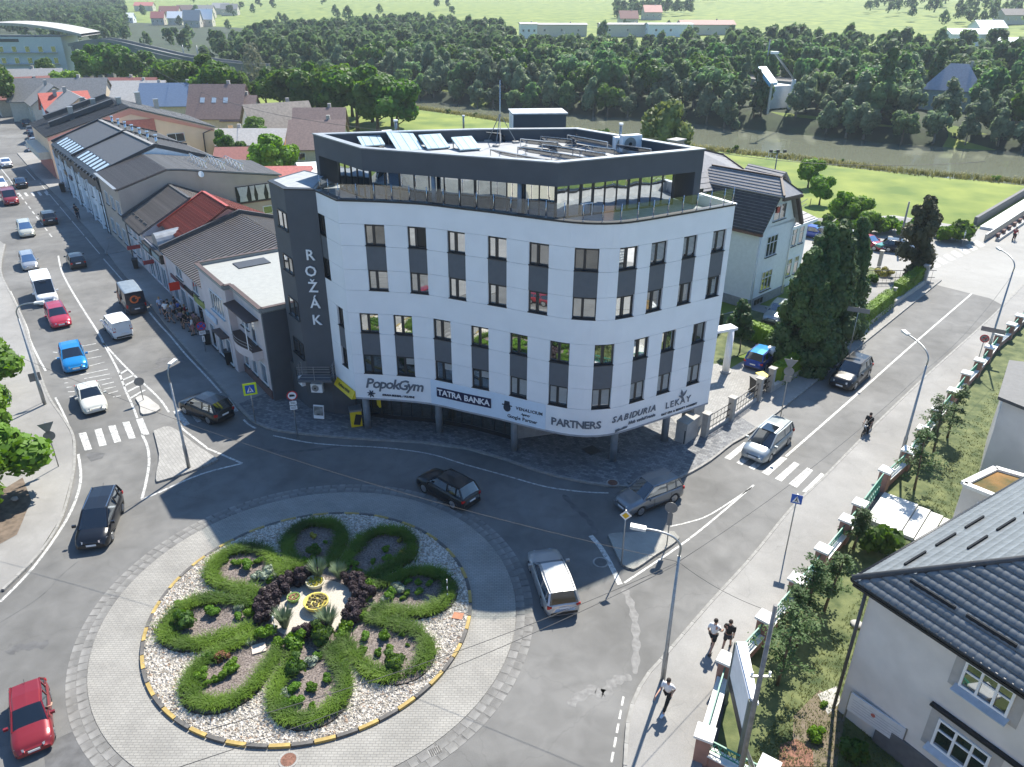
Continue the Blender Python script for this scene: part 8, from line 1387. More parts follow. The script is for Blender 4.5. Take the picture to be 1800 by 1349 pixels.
car('suv', (1341, 627), hd((1325, 640), (1362, 610)), C_BLU2, 'royal blue SUV parked in the driveway beside the hedge', sc=.9, rr=paint('sky_blue', (.02, .22, .5), .3)); car('hatch', (1368, 548), hd((1385, 530), (1355, 560)), C_SILG, 'silver car under the tall conifers in the villa yard', sc=1.0)
car('cross', (362, 716), hd((398, 728), (330, 700)), C_BLK, 'black crossover on the shaded far crosswalk stripes seen from behind', sc=1.02); car('sedan', (159, 696), hd((150, 674), (168, 716)), C_CRM, 'old cream white saloon waiting behind the zebra crossing', sc=.95); car('hatch', (128, 628), hd((122, 608), (134, 648)), C_BLU, 'bright blue hatchback second in the queue', sc=1.02)
car('van', (206, 574), hd((226, 594), (190, 556)), C_WHT, 'small white panel van seen from behind', name='van', cat='van', sc=.93); car('estate', (101, 554), hd((92, 535), (112, 575)), C_RED2, 'raspberry red estate car in the oncoming queue', sc=.95)
def bvan(t): MB().disc((-2.82, .1, 1.75), .42, (1, 0, 0), .02, 20).build('emblem', mat('emblem_orange', (.6, .13, .03), .5), t, local=True); MB().disc((-2.835, .1, 1.75), .26, (1, 0, 0), .02, 20).build('emblem_inner', M_TRIM, t, local=True); MB().box((-2.84, -.25, 1.85), (.02, .5, .16)).build('emblem_tail', MATS['emblem_orange'], t, local=True); [MB().box((1.3 - .9 * k, 1.03, 1.2), (.8, .02, .9)).build('side_graphic', mat('graphic_salmon', (.35, .14, .08), .5), t, local=True) for k in range(2)]
car('bigvan', (229, 519), hd((246, 545), (212, 498)), C_DKB, 'dark van with an orange round emblem on its rear doors', name='van', cat='van', sc=.9, extra=bvan, rr=mat('van_roof_grey', (.22, .26, .29), .4, metal=.3), zc=1.2)
def dhl(t): M = Matrix.Translation((2.0, 0, 2.56)) @ Matrix.Rotation(-pi / 2, 4, 'Z') @ Matrix.Rotation(pi, 4, 'Z'); text_mb('043', .42, M, depth=.004, bold=.01).build('roof_number', M_BLACK, t, local=True)
car('bigvan', (76, 504), hd((66, 478), (88, 532)), C_WHT, 'large white delivery van with a number on its roof front', name='van', cat='van', sc=.9, extra=dhl, zc=1.2)
car('mpv', (50, 459), hd((42, 440), (58, 478)), C_SIL, 'pale silver people carrier behind the large white van', sc=.88); car('small', (133, 457), hd((141, 470), (124, 444)), C_BLK, 'small black hatchback alone in the shaded lane'); car('mpv', (45, 403), hd((38, 388), (52, 420)), C_BEI, 'cream people carrier in the oncoming lane', sc=.95)
car('cross', (85, 383), hd((94, 396), (78, 372)), C_ANT, 'dark crossover driving away near the mansard house', sc=.98); car('van', (17, 349), hd((10, 338), (24, 362)), C_RED, 'red van in the far oncoming lane', name='van', cat='van', sc=1.05); car('sedan', (35, 321), hd((44, 332), (28, 312)), C_BLK, 'black saloon just past the far zebra crossing', sc=.98)
car('hatch', (0, 323), hd((-6, 312), (8, 335)), C_WHT, 'white car cut by the left picture edge', sc=1.0); car('sedan', (9, 286), hd((16, 292), (2, 278)), C_WHT, 'white saloon driving away near the top of the street', sc=1.0)
for (x, y), c, lb, ty in (((57, 259), C_WHT, 'white estate, nearest of the parked row in the far shade', 'estate'), ((60, 249), C_SIL, 'silver car, second in the parked row', 'hatch'), ((57, 238), C_DKB, 'dark blue car, third in the parked row', 'hatch'), ((54, 228), C_GRY, 'grey car, farthest of the parked row', 'hatch'), ((46, 216), C_DGR, 'dark green car by the hedge at the street end', 'hatch')): car(ty, (x, y), hd((60, 262), (52, 246)), c, lb, 'cars parked along the far kerb')
yl = hd((1500, 415), (1530, 425));
for (x, y), c, lb, ty, dy in (((1432, 409), C_BLU2, 'blue car nearest the villa in the car park', 'hatch', 0), ((1454, 412), C_ANT, 'dark saloon next to the blue car in the car park', 'sedan', .1), ((1474, 413), C_WHT, 'white car in the middle of the car park row', 'hatch', 0), ((1502, 418), C_SIL, 'silver saloon beside the red car', 'sedan', .05), ((1583, 434), C_DKB, 'dark blue car half hidden behind the cypress', 'hatch', .2)): car(ty, (x, y), yl + .5 + dy, c, lb, 'cars standing in the villa side car park', z=.006)
car('sedan', (1527, 426), yl + .15, paint('red_mid', (.28, .02, .03)), 'red saloon with a green front wing in the car park', z=.006, extra=lambda t: MB().box((1.75, 0, .72), (.8, 1.72, .3)).build('green_front', paint('mint_green', (.05, .22, .17)), t, local=True))
SK = mat('skin', (.42, .24, .17), .6, var=.05); HAIR = mat('hair_dark', (.025, .018, .014), .8, var=.2); SHOE = mat('shoe_dark', (.03, .03, .03), .6)
def skinmesh(verts, edges, radii, m, name='body', sub=1):
 me = bpy.data.meshes.new('t'); me.from_pydata(verts, edges, []); o = bpy.data.objects.new('t', me); COL.objects.link(o)
 md = o.modifiers.new('s', 'SKIN'); sv = me.skin_vertices[0].data
 for i, r in enumerate(radii): sv[i].radius = (r, r) if not isinstance(r, tuple) else r
 sv[0].use_root = True
 s2 = o.modifiers.new('u', 'SUBSURF'); s2.levels = sub; dg = bpy.context.evaluated_depsgraph_get(); ev = o.evaluated_get(dg); r_ = bpy.data.meshes.new_from_object(ev); r_.name = name; bpy.data.objects.remove(o); bpy.data.meshes.remove(me)
 r_.materials.clear(); r_.materials.append(m); r_.polygons.foreach_set('use_smooth', [True] * len(r_.polygons)); return r_
POSES = {}
def pose(key, swing=.0, arm=.3, sit=0, lean=0, elbow=.25):
 """skeleton joints; x forward, y left"""
 L = lean; J = {'pel': (0, 0, .93), 'spine': (.02 + L * .25, 0, 1.12), 'chest': (.03 + L * .6, 0, 1.33), 'neck': (.03 + L * .8, 0, 1.49), 'head': (.05 + L * .95, 0, 1.58), 'crown': (.05 + L, 0, 1.72)}
 for s, sg, ph in (('l', 1, 1), ('r', -1, -1)):
  sw = swing * ph; J['hip' + s] = (0, .09 * sg, .88)
  if sit: J['knee' + s] = (.42, .12 * sg, .72 - .1 * ph); J['ank' + s] = (.3, .12 * sg, .28 - .12 * ph); J['toe' + s] = (.42, .12 * sg, .24 - .12 * ph)
  else: J['knee' + s] = (sw * .5 + .03, .1 * sg, .49); J['ank' + s] = (sw * .95 - (.12 if sw < 0 else 0), .1 * sg, .09 + (.06 if sw < 0 else 0)); J['toe' + s] = (J['ank' + s][0] + .15, .1 * sg, .04)
  J['sh' + s] = (.03 + L * .65, .19 * sg, 1.40); a = -sw * .6 + (arm if sit else 0); J['el' + s] = (.02 + a * .5 + L * .5, .25 * sg, 1.13); J['wr' + s] = (.05 + a + elbow * .5 + L * .5, .24 * sg, .92 + elbow * .25); J['palm' + s] = (J['wr' + s][0] + .02, .235 * sg, J['wr' + s][2] - .08)
 return J
def person_meshes(key, **k):
 if key in POSES: return POSES[key]
 J = pose(key, **k); names = ['pel', 'spine', 'chest', 'neck', 'head', 'crown']; R = {'pel': .125, 'spine': .115, 'chest': .135, 'neck': .055, 'head': .095, 'crown': .075, 'hip': .09, 'knee': .06, 'ank': .04, 'toe': .035, 'sh': .06, 'el': .042, 'wr': .028, 'palm': .036}
 E = [('pel', 'spine'), ('spine', 'chest'), ('chest', 'neck'), ('neck', 'head'), ('head', 'crown')]
 for s in 'lr': names += [a + s for a in ('hip', 'knee', 'ank', 'toe', 'sh', 'el', 'wr', 'palm')]; E += [('pel', 'hip' + s), ('hip' + s, 'knee' + s), ('knee' + s, 'ank' + s), ('ank' + s, 'toe' + s), ('chest', 'sh' + s), ('sh' + s, 'el' + s), ('el' + s, 'wr' + s), ('wr' + s, 'palm' + s)]
 idx = {n: i for i, n in enumerate(names)}; vs = [J[n] for n in names]; rd = [R.get(n, R.get(n[:-1], .05)) for n in names]; ed = [(idx[a], idx[b]) for a, b in E]
 for s, sg in (('l', 1), ('r', -1)):     # fingers and thumb
  p = Vector(J['palm' + s])
  for q in range(4): vs += [tuple(p + Vector((.03 - .02 * q, 0, -.05))), tuple(p + Vector((.035 - .02 * q, -.01 * sg, -.10 + .008 * abs(q - 1))))]; rd += [.011, .008]; ed += [(idx['palm' + s], len(vs) - 2), (len(vs) - 2, len(vs) - 1)]
  vs.append(tuple(p + Vector((.06, -.015 * sg, -.02)))); rd.append(.011); ed.append((idx['palm' + s], len(vs) - 1))
 body = skinmesh(vs, ed, rd, SK)
 def part(nm, ns, es, rr, m=SK): id2 = {n: i for i, n in enumerate(ns)}; return skinmesh([J[n] if not isinstance(n, tuple) else n for n in ns], [(id2[a], id2[b]) for a, b in es], rr, m, nm)
 mid = lambda a, b, t: tuple(Vector(J[a]).lerp(Vector(J[b]), t))
 J['sl_l'] = mid('shl', 'ell', .8); J['sl_r'] = mid('shr', 'elr', .8); J['kl'] = mid('hipl', 'kneel', .8); J['kr'] = mid('hipr', 'kneer', .8); J['al'] = mid('kneel', 'ankl', .85); J['ar'] = mid('kneer', 'ankr', .85)
 shirt = part('shirt', ['pel', 'spine', 'chest', 'neck', 'shl', 'sl_l', 'shr', 'sl_r'], [('pel', 'spine'), ('spine', 'chest'), ('chest', 'neck'), ('chest', 'shl'), ('shl', 'sl_l'), ('chest', 'shr'), ('shr', 'sl_r')], [.145, .15, .165, .06, .085, .075, .085, .075])
 shorts = part('shorts', ['pel', 'hipl', 'kl', 'hipr', 'kr'], [('pel', 'hipl'), ('hipl', 'kl'), ('pel', 'hipr'), ('hipr', 'kr')], [.14, .115, .1, .115, .1]); trs = part('trousers', ['pel', 'hipl', 'kneel', 'al', 'hipr', 'kneer', 'ar'], [('pel', 'hipl'), ('hipl', 'kneel'), ('kneel', 'al'), ('pel', 'hipr'), ('hipr', 'kneer'), ('kneer', 'ar')], [.14, .11, .08, .062, .11, .08, .062])
 h = Vector(J['head']); c = Vector(J['crown']); hm = MB(); hm.ico(tuple(h * .35 + c * .65 - Vector((.018, 0, -.012))), .108, 2, sc=(1, .92, 1.0)); hair = hm.mesh('hair', [HAIR])
 fc = MB(); fc.ico(tuple(h + Vector((.1, 0, .03))), .018, 1); [fc.ico(tuple(h + Vector((.085, .035 * s, .055))), .012, 1) for s in (1, -1)]; [fc.ico(tuple(h + Vector((0, .1 * s, .04))), .02, 1) for s in (1, -1)]; face = fc.mesh('face_features', [SK])
 sh = MB(); [sh.box(tuple(Vector(J['ank' + s]).lerp(Vector(J['toe' + s]), .5) - Vector((0, 0, .0))), (.27, .1, .09)) for s in 'lr']; shoes = sh.mesh('shoes', [SHOE]); POSES[key] = dict(body=body, shirt=shirt, shorts=shorts, trousers=trs, hair=hair, face=face, shoes=shoes, J=J); return POSES[key]
def cloth(n, c): return mat('cloth_' + n, c, .9, var=.1, scale=9)
def person(px, yaw, label, top, bottom, short=True, key='walk', z=.12, sc=1.0, hair=None, shoe=None, group=None, loc=None):
 M = {'walk': dict(swing=.34, elbow=.35), 'walk2': dict(swing=-.3, elbow=.2), 'run': dict(swing=.5, elbow=.7, lean=.08), 'stand': dict(swing=.06, elbow=.15), 'stand2': dict(swing=-.05, elbow=.8), 'ride': dict(sit=1, lean=.12, arm=.3, elbow=.2)}[key]; m = person_meshes(key, **M); p = loc if loc is not None else P(px[0], px[1], z)
 t = thing('person', label, 'person', tuple(p), yaw, group); t.scale = (sc,) * 3; link('body', m['body'], t); link('face_features', m['face'], t)
 def lk(n, me, mt_): o = link(n, me, t); o.material_slots[0].link = 'OBJECT'; o.material_slots[0].material = mt_
 lk('shirt', m['shirt'], top); lk('shorts' if short else 'trousers', m['shorts'] if short else m['trousers'], bottom); lk('hair', m['hair'], hair or HAIR); lk('shoes', m['shoes'], shoe or SHOE); return t
WH = cloth('white', (.7, .7, .7)); BK = cloth('black', (.012, .012, .012)); GYC = cloth('grey', (.2, .2, .22)); BLC = cloth('blue', (.03, .09, .35)); NVC = cloth('navy', (.02, .025, .05)); RDC = cloth('red', (.3, .03, .04)); DNM = cloth('denim', (.08, .12, .2)); TEAL = cloth('teal', (.05, .15, .18)); PNK = cloth('pink', (.4, .2, .22))
yup = hd((1250, 1145), (1262, 1128)); person((1250, 1142), yup, 'man in a white shirt and dark shorts walking away on the right footway', WH, BK, sc=1.04); person((1276, 1142), yup + .1, 'man in a black T-shirt and grey shorts walking beside the man in white', BK, cloth('dark_grey', (.05, .05, .055)), key='walk2', sc=1.0)
person((1171, 1243), yup + pi, 'runner in a white top and black leggings near the tall lamp', WH, BK, short=False, key='run', shoe=mat('shoe_pale', (.5, .6, .7), .6), sc=1.0)
yst = atan2(SD.y, SD.x)
crowd = [((287, 541), 'stand', cloth('pale_blue', (.35, .45, .6)), DNM, 'person in a pale blue top at the left end of the waiting crowd'), ((296, 549), 'stand2', WH, BK, 'person in white with dark shorts, second from the left in the crowd'), ((302, 545), 'stand', BK, BK, 'person all in black behind the front row at left'), ((309, 551), 'walk', cloth('light_grey', (.5, .52, .55)), BK, 'person in a light grey printed top in the crowd'), ((313, 540), 'stand', NVC, DNM, 'person in navy at the back by the red sign'), ((319, 546), 'stand2', BLC, BK, 'person in a bright blue T-shirt in the crowd'), ((304, 556), 'walk2', GYC, GYC, 'person in grey stepping out at the kerb side of the crowd'), ((325, 556), 'stand', BK, NVC, 'person in a black top left of the grey bag carrier'), ((324, 563), 'stand2', cloth('violet_grey', (.2, .16, .2)), BK, 'person in a violet grey top in mid crowd'), ((331, 568), 'walk', BK, BK, 'person in black leaning forward in mid crowd'), ((336, 562), 'stand', TEAL, BK, 'person in a teal jacket near the shop door'), ((338, 572), 'stand2', NVC, DNM, 'person in navy at the right part of the crowd'), ((343, 578), 'stand', WH, PNK, 'person in a white top and pinkish shorts at the right'), ((347, 566), 'walk2', PNK, BK, 'person in dusty pink beside the shop wall'), ((352, 572), 'stand', cloth('brown', (.16, .1, .08)), BK, 'person in brown at the right end of the crowd'), ((331, 553), 'stand', RDC, BK, 'person in red behind the others under the sign')]
for i, (px, key, a, b, lb) in enumerate(crowd):
 q = P(px[0] - 2, px[1] + 12, .12); person(None, yst + random.uniform(-2, 2), lb, a, b, short=i % 3 != 1, key=key, group='people waiting on the shaded footway', loc=q, sc=random.uniform(.9, 1.02), hair=HAIR if i % 3 else mat('hair_fair', (.3, .2, .1), .8))
person((139, 386), yst, 'dark dressed person by the mansard house wall', BK, NVC, short=False, key='stand'); person((136, 382), yst + .6, 'second dark dressed person beside the first at the mansard house', NVC, BK, short=False, key='stand2')
def twowheel(px, yaw, label, m, rid, top, bot, riderlabel, fat=.05, motor=True):
 p = P(px[0], px[1], 0); t = thing('moped' if motor else 'bicycle', label, 'moped' if motor else 'bicycle', tuple(p), yaw)
 for x in (.58, -.58):
  w = MB(); n = 18
  for k in range(n): a, b = 2 * pi * k / n, 2 * pi * (k + 1) / n; w.bar((x + .3 * cos(a), 0, .32 + .3 * sin(a)), (x + .3 * cos(b), 0, .32 + .3 * sin(b)), fat, fat * 1.2)
  for k in range(6): a = pi * k / 6; w.bar((x + .28 * cos(a), 0, .32 + .28 * sin(a)), (x - .28 * cos(a), 0, .32 - .28 * sin(a)), .012)
  w.build('wheel', M_RUBBER, t, local=True)
 f = MB(); f.bar((.58, 0, .32), (.42, 0, .98), .05); f.bar((.42, 0, .85), (-.1, 0, .45 if motor else .3), .07 if motor else .04); f.bar((-.58, 0, .32), (-.15, 0, .72), .05); f.bar((-.58, 0, .32), (-.1, 0, .33), .04); f.build('frame', m, t, local=True); MB().bar((.4, -.3, 1.0), (.4, .3, 1.0), .035).build('handlebar', M_TRIM, t, local=True); MB().box((-.22, 0, .78), (.5 if motor else .25, .2, .08)).build('saddle', M_TRIM, t, local=True)
 if motor: MB().box((.0, 0, .42), (.4, .22, .28)).build('engine', M_STEEL, t, local=True); MB().ico((.52, 0, .85), .09, 1).build('headlight', M_HEADL, t, local=True)
 q = Vector((p.x, p.y, 0)) + Vector((cos(yaw), sin(yaw), 0)) * -.2; person(None, yaw, riderlabel, top, bot, short=False, key='ride', loc=Vector((q.x, q.y, -.08)), sc=1.0)
twowheel((1522, 764), hd((1500, 780), (1540, 745)) + pi, 'dark moped riding on the lane edge of the right street', C_BLK, 0, BK, BK, 'rider in black on the moped'); twowheel((1781, 423), hd((1760, 440), (1800, 410)), 'thin bicycle on the bridge road', C_RED, 0, RDC, BK, 'cyclist in a dark red top on the bridge road', fat=.03, motor=False)
for px, s, lb in (((4, 862), 1.7, 'clipped round tree at the left edge, lowest of three'), ((0, 762), 1.7, 'clipped round tree at the left edge, middle of three'), ((-16, 668), 1.6, 'clipped round tree at the left edge, topmost of three')): tree('ball', 1, tuple(P(px[0] - 12, px[1] + 25)), s, lb, None, zs=.75)
tree('ball', 0, tuple(P(-60, 930)), 1.3, 'bright clipped tree cut by the left picture edge', None)
sheet('planting_bed', PX([(-60, 900), (40, 840), (55, 880), (30, 940), (-60, 990)], .12), .135, M_SOIL, 'bare planting bed at the left edge'); p = P(27, 880, .14); lab(MB().ico((p.x, p.y, .25), .22, 1, sc=(1, .8, .7), jit=.2).build('rock', M_CONC), 'small pale rock in the left planting bed', 'rock')
for px, i, sc, lb, k in (((482, 322), 0, 1.05, 'bright green round tree before the brown roofs, left crown', 'brightbroad'), ((505, 312), 1, .8, 'bright green tree beside the larger bright crown', 'brightbroad'), ((452, 262), 1, .75, 'dark bushy tree between the far houses', 'broad'), ((470, 238), 0, .6, 'small dark tree left of the white gabled house', 'broad'), ((508, 240), 2, .5, 'low tree before the white gabled house', 'broad'), ((425, 232), 1, .5, 'small tree at the steep brown roof', 'broad'), ((400, 290), 0, .7, 'dark fruit tree beside the peach house', 'broad'), ((418, 292), 2, .55, 'smaller fruit tree right of the dark one', 'broad'), ((527, 222), 0, .7, 'dark round tree between the brown roofs', 'broad'), ((1163, 305), 0, 1.35, 'pale green linden rising behind the office roof', 'yellowgreen'),
      ((120, 190), 1, 1.35, 'broad bright tree in front of the hotel', 'brightbroad'), ((88, 150), 1, 1.0, 'dark tree beside the hotel wall', 'broad'), ((0, 190), 0, 1.7, 'tall dark tree at the far left edge', 'broad'), ((-10, 215), 2, 1.6, 'second tall dark tree at the far left edge', 'broad'), ((5, 140), 1, 1.6, 'large tree behind the far left edge', 'broad')): tree(k, i, tuple(P(px[0], px[1])), sc, lb, None)
ORD = 'first second third fourth fifth sixth seventh eighth ninth tenth eleventh twelfth thirteenth'.split()
bigrow = [(175, 155, 1.7), (212, 160, 1.9), (245, 165, 1.75), (272, 170, 1.4), (300, 178, 1.5), (335, 190, 1.7), (365, 200, 1.85), (395, 208, 1.8), (415, 205, 1.55), (190, 150, 1.5), (320, 175, 1.5), (345, 172, 1.5), (470, 195, 1.3), (495, 205, 1.6), (525, 212, 1.7), (560, 218, 1.8), (595, 226, 1.9), (630, 234, 1.9), (665, 240, 1.9), (700, 244, 1.7), (545, 195, 1.5), (580, 200, 1.6), (620, 205, 1.6), (655, 215, 1.6), (690, 222, 1.5)]
for k, (x, y, s) in enumerate(bigrow): tree('broad', k % 3, tuple(P(x, y)), s, 'large dark broadleaf of the row behind the left houses, %s from the left' % ORD[sorted(q[0] for q in bigrow if q[0] < 430).index(x)] if x < 430 else 'large green broadleaf of the belt behind the office, %s from the left' % ORD[sorted(q[0] for q in bigrow if q[0] > 430).index(x)], 'big trees left behind the houses' if x < 430 else 'big trees behind the office', zs=.86)
tree('dry', 0, tuple(P(452, 165)), 1.3, 'thin greyish half-bare tree between the two tree belts', None); tree('forest', 0, tuple(P(380, 195)), .5, 'low bush-like tree by the dark belt', None)
for x, y, s, lb in ((1500, 400, 1.1, 'leafy bush behind the car park, tallest'), (1520, 412, .8, 'low bush behind the car park, middle'), (1475, 395, 1.1, 'bush behind the car park next to the villa'), (1420, 330, 1.2, 'bush at the back of the villa balcony'), (1440, 360, 1.1, 'bush between villa and meadow')): tree('brightbroad', 0 if x % 2 else 1, tuple(P(x, y)), s * .55, lb, None, name='bush', cat='bush')
for k in range(16): x = 1440 + 14 * k; shrub('bank', tuple(P(x, 404 + .9 * k + random.uniform(-6, 4), 0)), random.uniform(.6, 1.0), 'low roadside bush behind the car park', 'bushes along the car park edge', 'bush', 'bush')
shrub('bank', tuple(P(1690, 425, 0)), 1.3, 'dark round bush at the bridge end', None, 'bush', 'bush'); shrub('bank', tuple(P(1662, 425, 0)), 1.0, 'smaller bush left of the bridge end bush', None, 'bush', 'bush')
for i, (bx, by, hh, lb) in enumerate(((1366, 1205, 4.6, 'feathery young tree nearest the two walking men, tallest'), (1418, 1090, 3.6, 'feathery young tree behind the pink wall, second'), (1448, 1075, 3.4, 'feathery young tree close to the school roof corner'), (1400, 1140, 3.4, 'feathery young tree in the middle of the school garden'), (1607, 862, 4.2, 'feathery young tree by the white steps, left'), (1640, 800, 4.4, 'feathery young tree by the white steps, right'), (1665, 770, 4.0, 'feathery young tree farther up the garden'), (1500, 965, 2.6, 'small feathery tree left of the dark round shrub'))): larch(tuple(P(bx, by)), hh, lb, 300 + i)
shrub('dark', tuple(P(1545, 975, 0)), 3.6, 'dense dark green round shrub beside the white steps', None); shrub('green', tuple(P(1436, 1300, 0)), 1.3, 'small bright weed bush on the bare earth', None); shrub('green', tuple(P(1448, 1243, 0)), .6, 'tiny weed beside the pale slab', None); shrub('dark', tuple(P(1497, 1330, 0)), 2.0, 'dark shrub in the shade of the school wall', None)
p = P(1505, 1100, 0); lab(MB().ico((p.x, p.y, .1), .3, 2, sc=(1, 1, .4), jit=.08).build('rock', M_CONC), 'flat pale stone on the lawn by the school corner', 'rock');
spots = []
rd = random.Random(5)
w = -290.0
while w < 90:
 t_ = farb_(w) - .5; row = 0
 while t_ < 243:
  spots.append((t_ + rd.uniform(-1.6, 1.6), w + rd.uniform(-2, 2), 'willow' if rd.random() < (.6 if row < 3 else .25) else 'forest', rd.uniform(.8, 1.35) * (.85 if row == 0 else 1), 'bank')); t_ += 5.9; row += 1
 w += 5.8
w = -900.0
while w < 130:
 for row in range(14 if w > -330 else 22):
  if row > 9 and rd.random() < .4: continue
  spots.append((257 + 6.6 * row + rd.uniform(-2.4, 2.4), w + rd.uniform(-2, 2), 'forest', rd.uniform(.8, 1.4), 'slope'))
 w += 6.8
for k in range(2600):
 t_ = rd.uniform(345, 1150); w = rd.uniform(-1300, 500); p = TP(t_, w); x = 900 + CF * p.x / (cos(CP) * p.y - sin(CP) * (p.z - CH)); f_ = sin(t_ * .013 + w * .009) + sin(w * .021 - t_ * .004)
 if 470 < x < 1210 and t_ > 420: continue
 if 200 < x < 620 and t_ < 520 and rd.random() < .93: continue
 if 1260 < x < 1430 and t_ > 430: continue
 if f_ < .35 and x > 300: continue
 spots.append((t_, w, 'forest', rd.uniform(.85, 1.3), 'slope'))
for k in range(2200):
 w = rd.uniform(-1250, -285); t_ = rd.uniform(190, 620)
 if t_ < 258 or t_ > 392: spots.append((t_, w, 'forest', rd.uniform(.85, 1.25), 'slope'))
for k in range(90): t_ = rd.uniform(385, 440); w = rd.uniform(-520, 60); spots.append((t_, w, 'forest', rd.uniform(.4, .7), 'slope'))
for k in range(3000):
 t_ = rd.uniform(1000, 3200); w = rd.uniform(-2800, 1500)
 if sin(t_ * .004 + w * .003) + sin(w * .005) > -.5: spots.append((t_, w, 'forest', rd.uniform(1.8, 3.4) * (1 + (t_ - 1000) / 1400), 'far'))
nearb = nearb_
def sees(t_, w): p = TP(t_, w); d = cos(CP) * p.y - sin(CP) * (p.z + 6 - CH); x = 900 + CF * p.x / d; return -60 < x < 1860
def topxy(s): p = TP(s[0], s[1]); h_ = p.z + 9.6 * s[3] - CH; d = cos(CP) * p.y - sin(CP) * h_; return 900 + CF * p.x / d, 674.5 - CF * (sin(CP) * p.y + cos(CP) * h_) / d
def okv(s):
 x, y = topxy(s); yl = float(np.interp(x, [-60, 205, 215, 430, 445, 560, 700, 880, 900, 1250, 1300, 1500, 1640, 1650], [-90, -90, 50, 50, 36, 33, 20, 30, 56, 58, 34, 26, 15, -90])) if s[0] < 400 or x < 1080 else -90
 return y > yl or rd.random() < .02
spots = [s for s in spots if sees(s[0], s[1]) and okv(s)]; bank = sorted([s for s in spots if s[4] == 'bank'], key=lambda s: TP(s[0], s[1]).length); slope = sorted([s for s in spots if s[4] != 'bank'], key=lambda s: TP(s[0], s[1]).length)
nb_ = min(len(bank), 330); ind = bank[:nb_] + slope[:60]; rest = bank[nb_:] + slope[60:]
skip = [P(1355, 150, 8), P(1362, 152, 6), P(1370, 175, 3), P(1350, 150, 3), P(1360, 165, 3), P(1660, 185, 3), P(1670, 195, 3)] + vp_
def clear(p, r=9): return any((Vector((p.x, p.y)) - Vector((q.x, q.y))).length < r for q in skip)
for t_, w, k, s, zn in ind:
 p = TP(t_, w)
 if clear(p): continue
 x, y = topxy((t_, w, k, s)); wh = 'at the water' if t_ < farb_(w) + 4 else ('behind the waterline' if t_ < farb_(w) + 16 else 'deep in the wood'); wz = ['left of the office', 'above the office collectors', 'above the plant box', 'beside the pale linden', 'above the villa', 'above the meadow', 'by the riverside house', 'at the right edge'][int(np.searchsorted([700, 860, 1050, 1230, 1380, 1560, 1720], x))]
 tree(k, rd.randrange(3 if k == 'willow' else 4), tuple(p), s, ('grey green willow %s of the far bank, ' % wh if k == 'willow' else ('green tree %s of the far bank, ' % wh if zn == 'bank' else 'tree of the wooded slope beyond the railway, ')) + wz, 'willows on the far river bank' if k == 'willow' else ('trees on the far river bank' if zn == 'bank' else 'trees of the wooded slope'), trunk=k == 'willow' or zn == 'bank')
for (x, y, i, s, lb) in ((1545, 215, 'spruce', 1.5, 'dark spruce right of the riverside house'), (1633, 195, 'spruce', 1.4, 'dark spruce hiding the left of the riverside house'), (1305, 190, 'poplar', 1.1, 'slender poplar at the far bank by the tilted slab'), (1325, 200, 'poplar', .9, 'second poplar by the tilted slab'), (1290, 205, 'poplar', 1.0, 'third poplar at the far bank')): p = P(x, y, .5); tree(i, 0, (p.x, p.y, zt(p.x, p.y)), s, lb, None)
p = P(1757, 190, 1.2); tree('brightbroad', 0, (p.x, p.y, zt(p.x, p.y)), .62, 'bright green round tree by the railway', None)
bases = [crown('m', 90 + i, L_FOREST, (3.3, 3.3, 4.0), 5.4, 9, 260, 1.05, core=False) for i in range(3)]; arr = []
for b_ in bases: a = np.empty(len(b_.vertices) * 3, np.float32); b_.vertices.foreach_get('co', a); arr.append(a.reshape(-1, 3));
Vs = []
for t_, w, k, s, zn in rest:
 p = TP(t_, w)
 if clear(p): continue
 if zn == 'far': p.z = prof(t_, w) + (60 * (sin(w * .0021 + 1) + sin(w * .0047)) * min(1, (t_ - 1300) / 1500) if t_ > 1300 else 0)
 a = rd.uniform(0, 6.28); v = arr[rd.randrange(3)] * s; Vs.append(np.c_[v[:, 0] * cos(a) - v[:, 1] * sin(a) + p.x, v[:, 0] * sin(a) + v[:, 1] * cos(a) + p.y, v[:, 2] + p.z])
V = np.concatenate(Vs); o = link('woodland', npmesh('woodland', V, np.arange(len(V)).reshape(-1, 4), [mat('leaf_mass', (.045, .09, .035), .7, var=.3, scale=.12, col2=(.15, .22, .1), trans=.45, spec=.3, detail=5)]), None); lab(o, 'dense woodland covering the slopes and hills beyond the river', kind='stuff')
t = thing('railway_line', 'railway embankment with pale wall and masts between bank trees and slope', 'railway', (0, 0, 0)); a = (TU * 249 + TW * (-330)).to_3d(); b = (TU * 251 + TW * 110).to_3d(); TU3 = TU.to_3d()
for off, z, h, w_, m in ((0, 3.2, .5, 14, mat('ballast', (.16, .15, .14), .95, var=.2)), (-7.2, 2.6, 1.9, .4, M_CONC), (-1.5, 3.6, .18, .15, M_STEEL), (1.5, 3.6, .18, .15, M_STEEL)): MB().bar(a + TU3 * off + UPV * z, b + TU3 * off + UPV * z, w_, h).build('track_bed' if w_ > 10 else ('retaining_wall' if h > 1 else 'rail'), m, t)
mast((1340, 165), (1350, 70), 'tall grey mast behind the tilted white slab', r=.22, z=2)
for k, ((x, y), tp) in enumerate((((1645, 160), (1650, 126)), ((1425, 145), (1424, 120)), ((1240, 140), (1241, 117)), ((1255, 140), (1256, 116)), ((1500, 150), (1503, 136)), ((1775, 180), (1790, 110)), ((700, 82), (701, 52)), ((990, 100), (993, 55)))): mast((x, y), tp, ['catenary mast behind the riverside house', 'catenary mast by the wooded slope, middle', 'left one of the catenary mast pair', 'right one of the catenary mast pair', 'short catenary mast between the treetops', 'tall catenary mast by the blue fence', 'thin pylon on the meadow far left', 'lattice pylon above the far bank trees'][k], 'masts beyond the river', .2, k < 5, z=2)
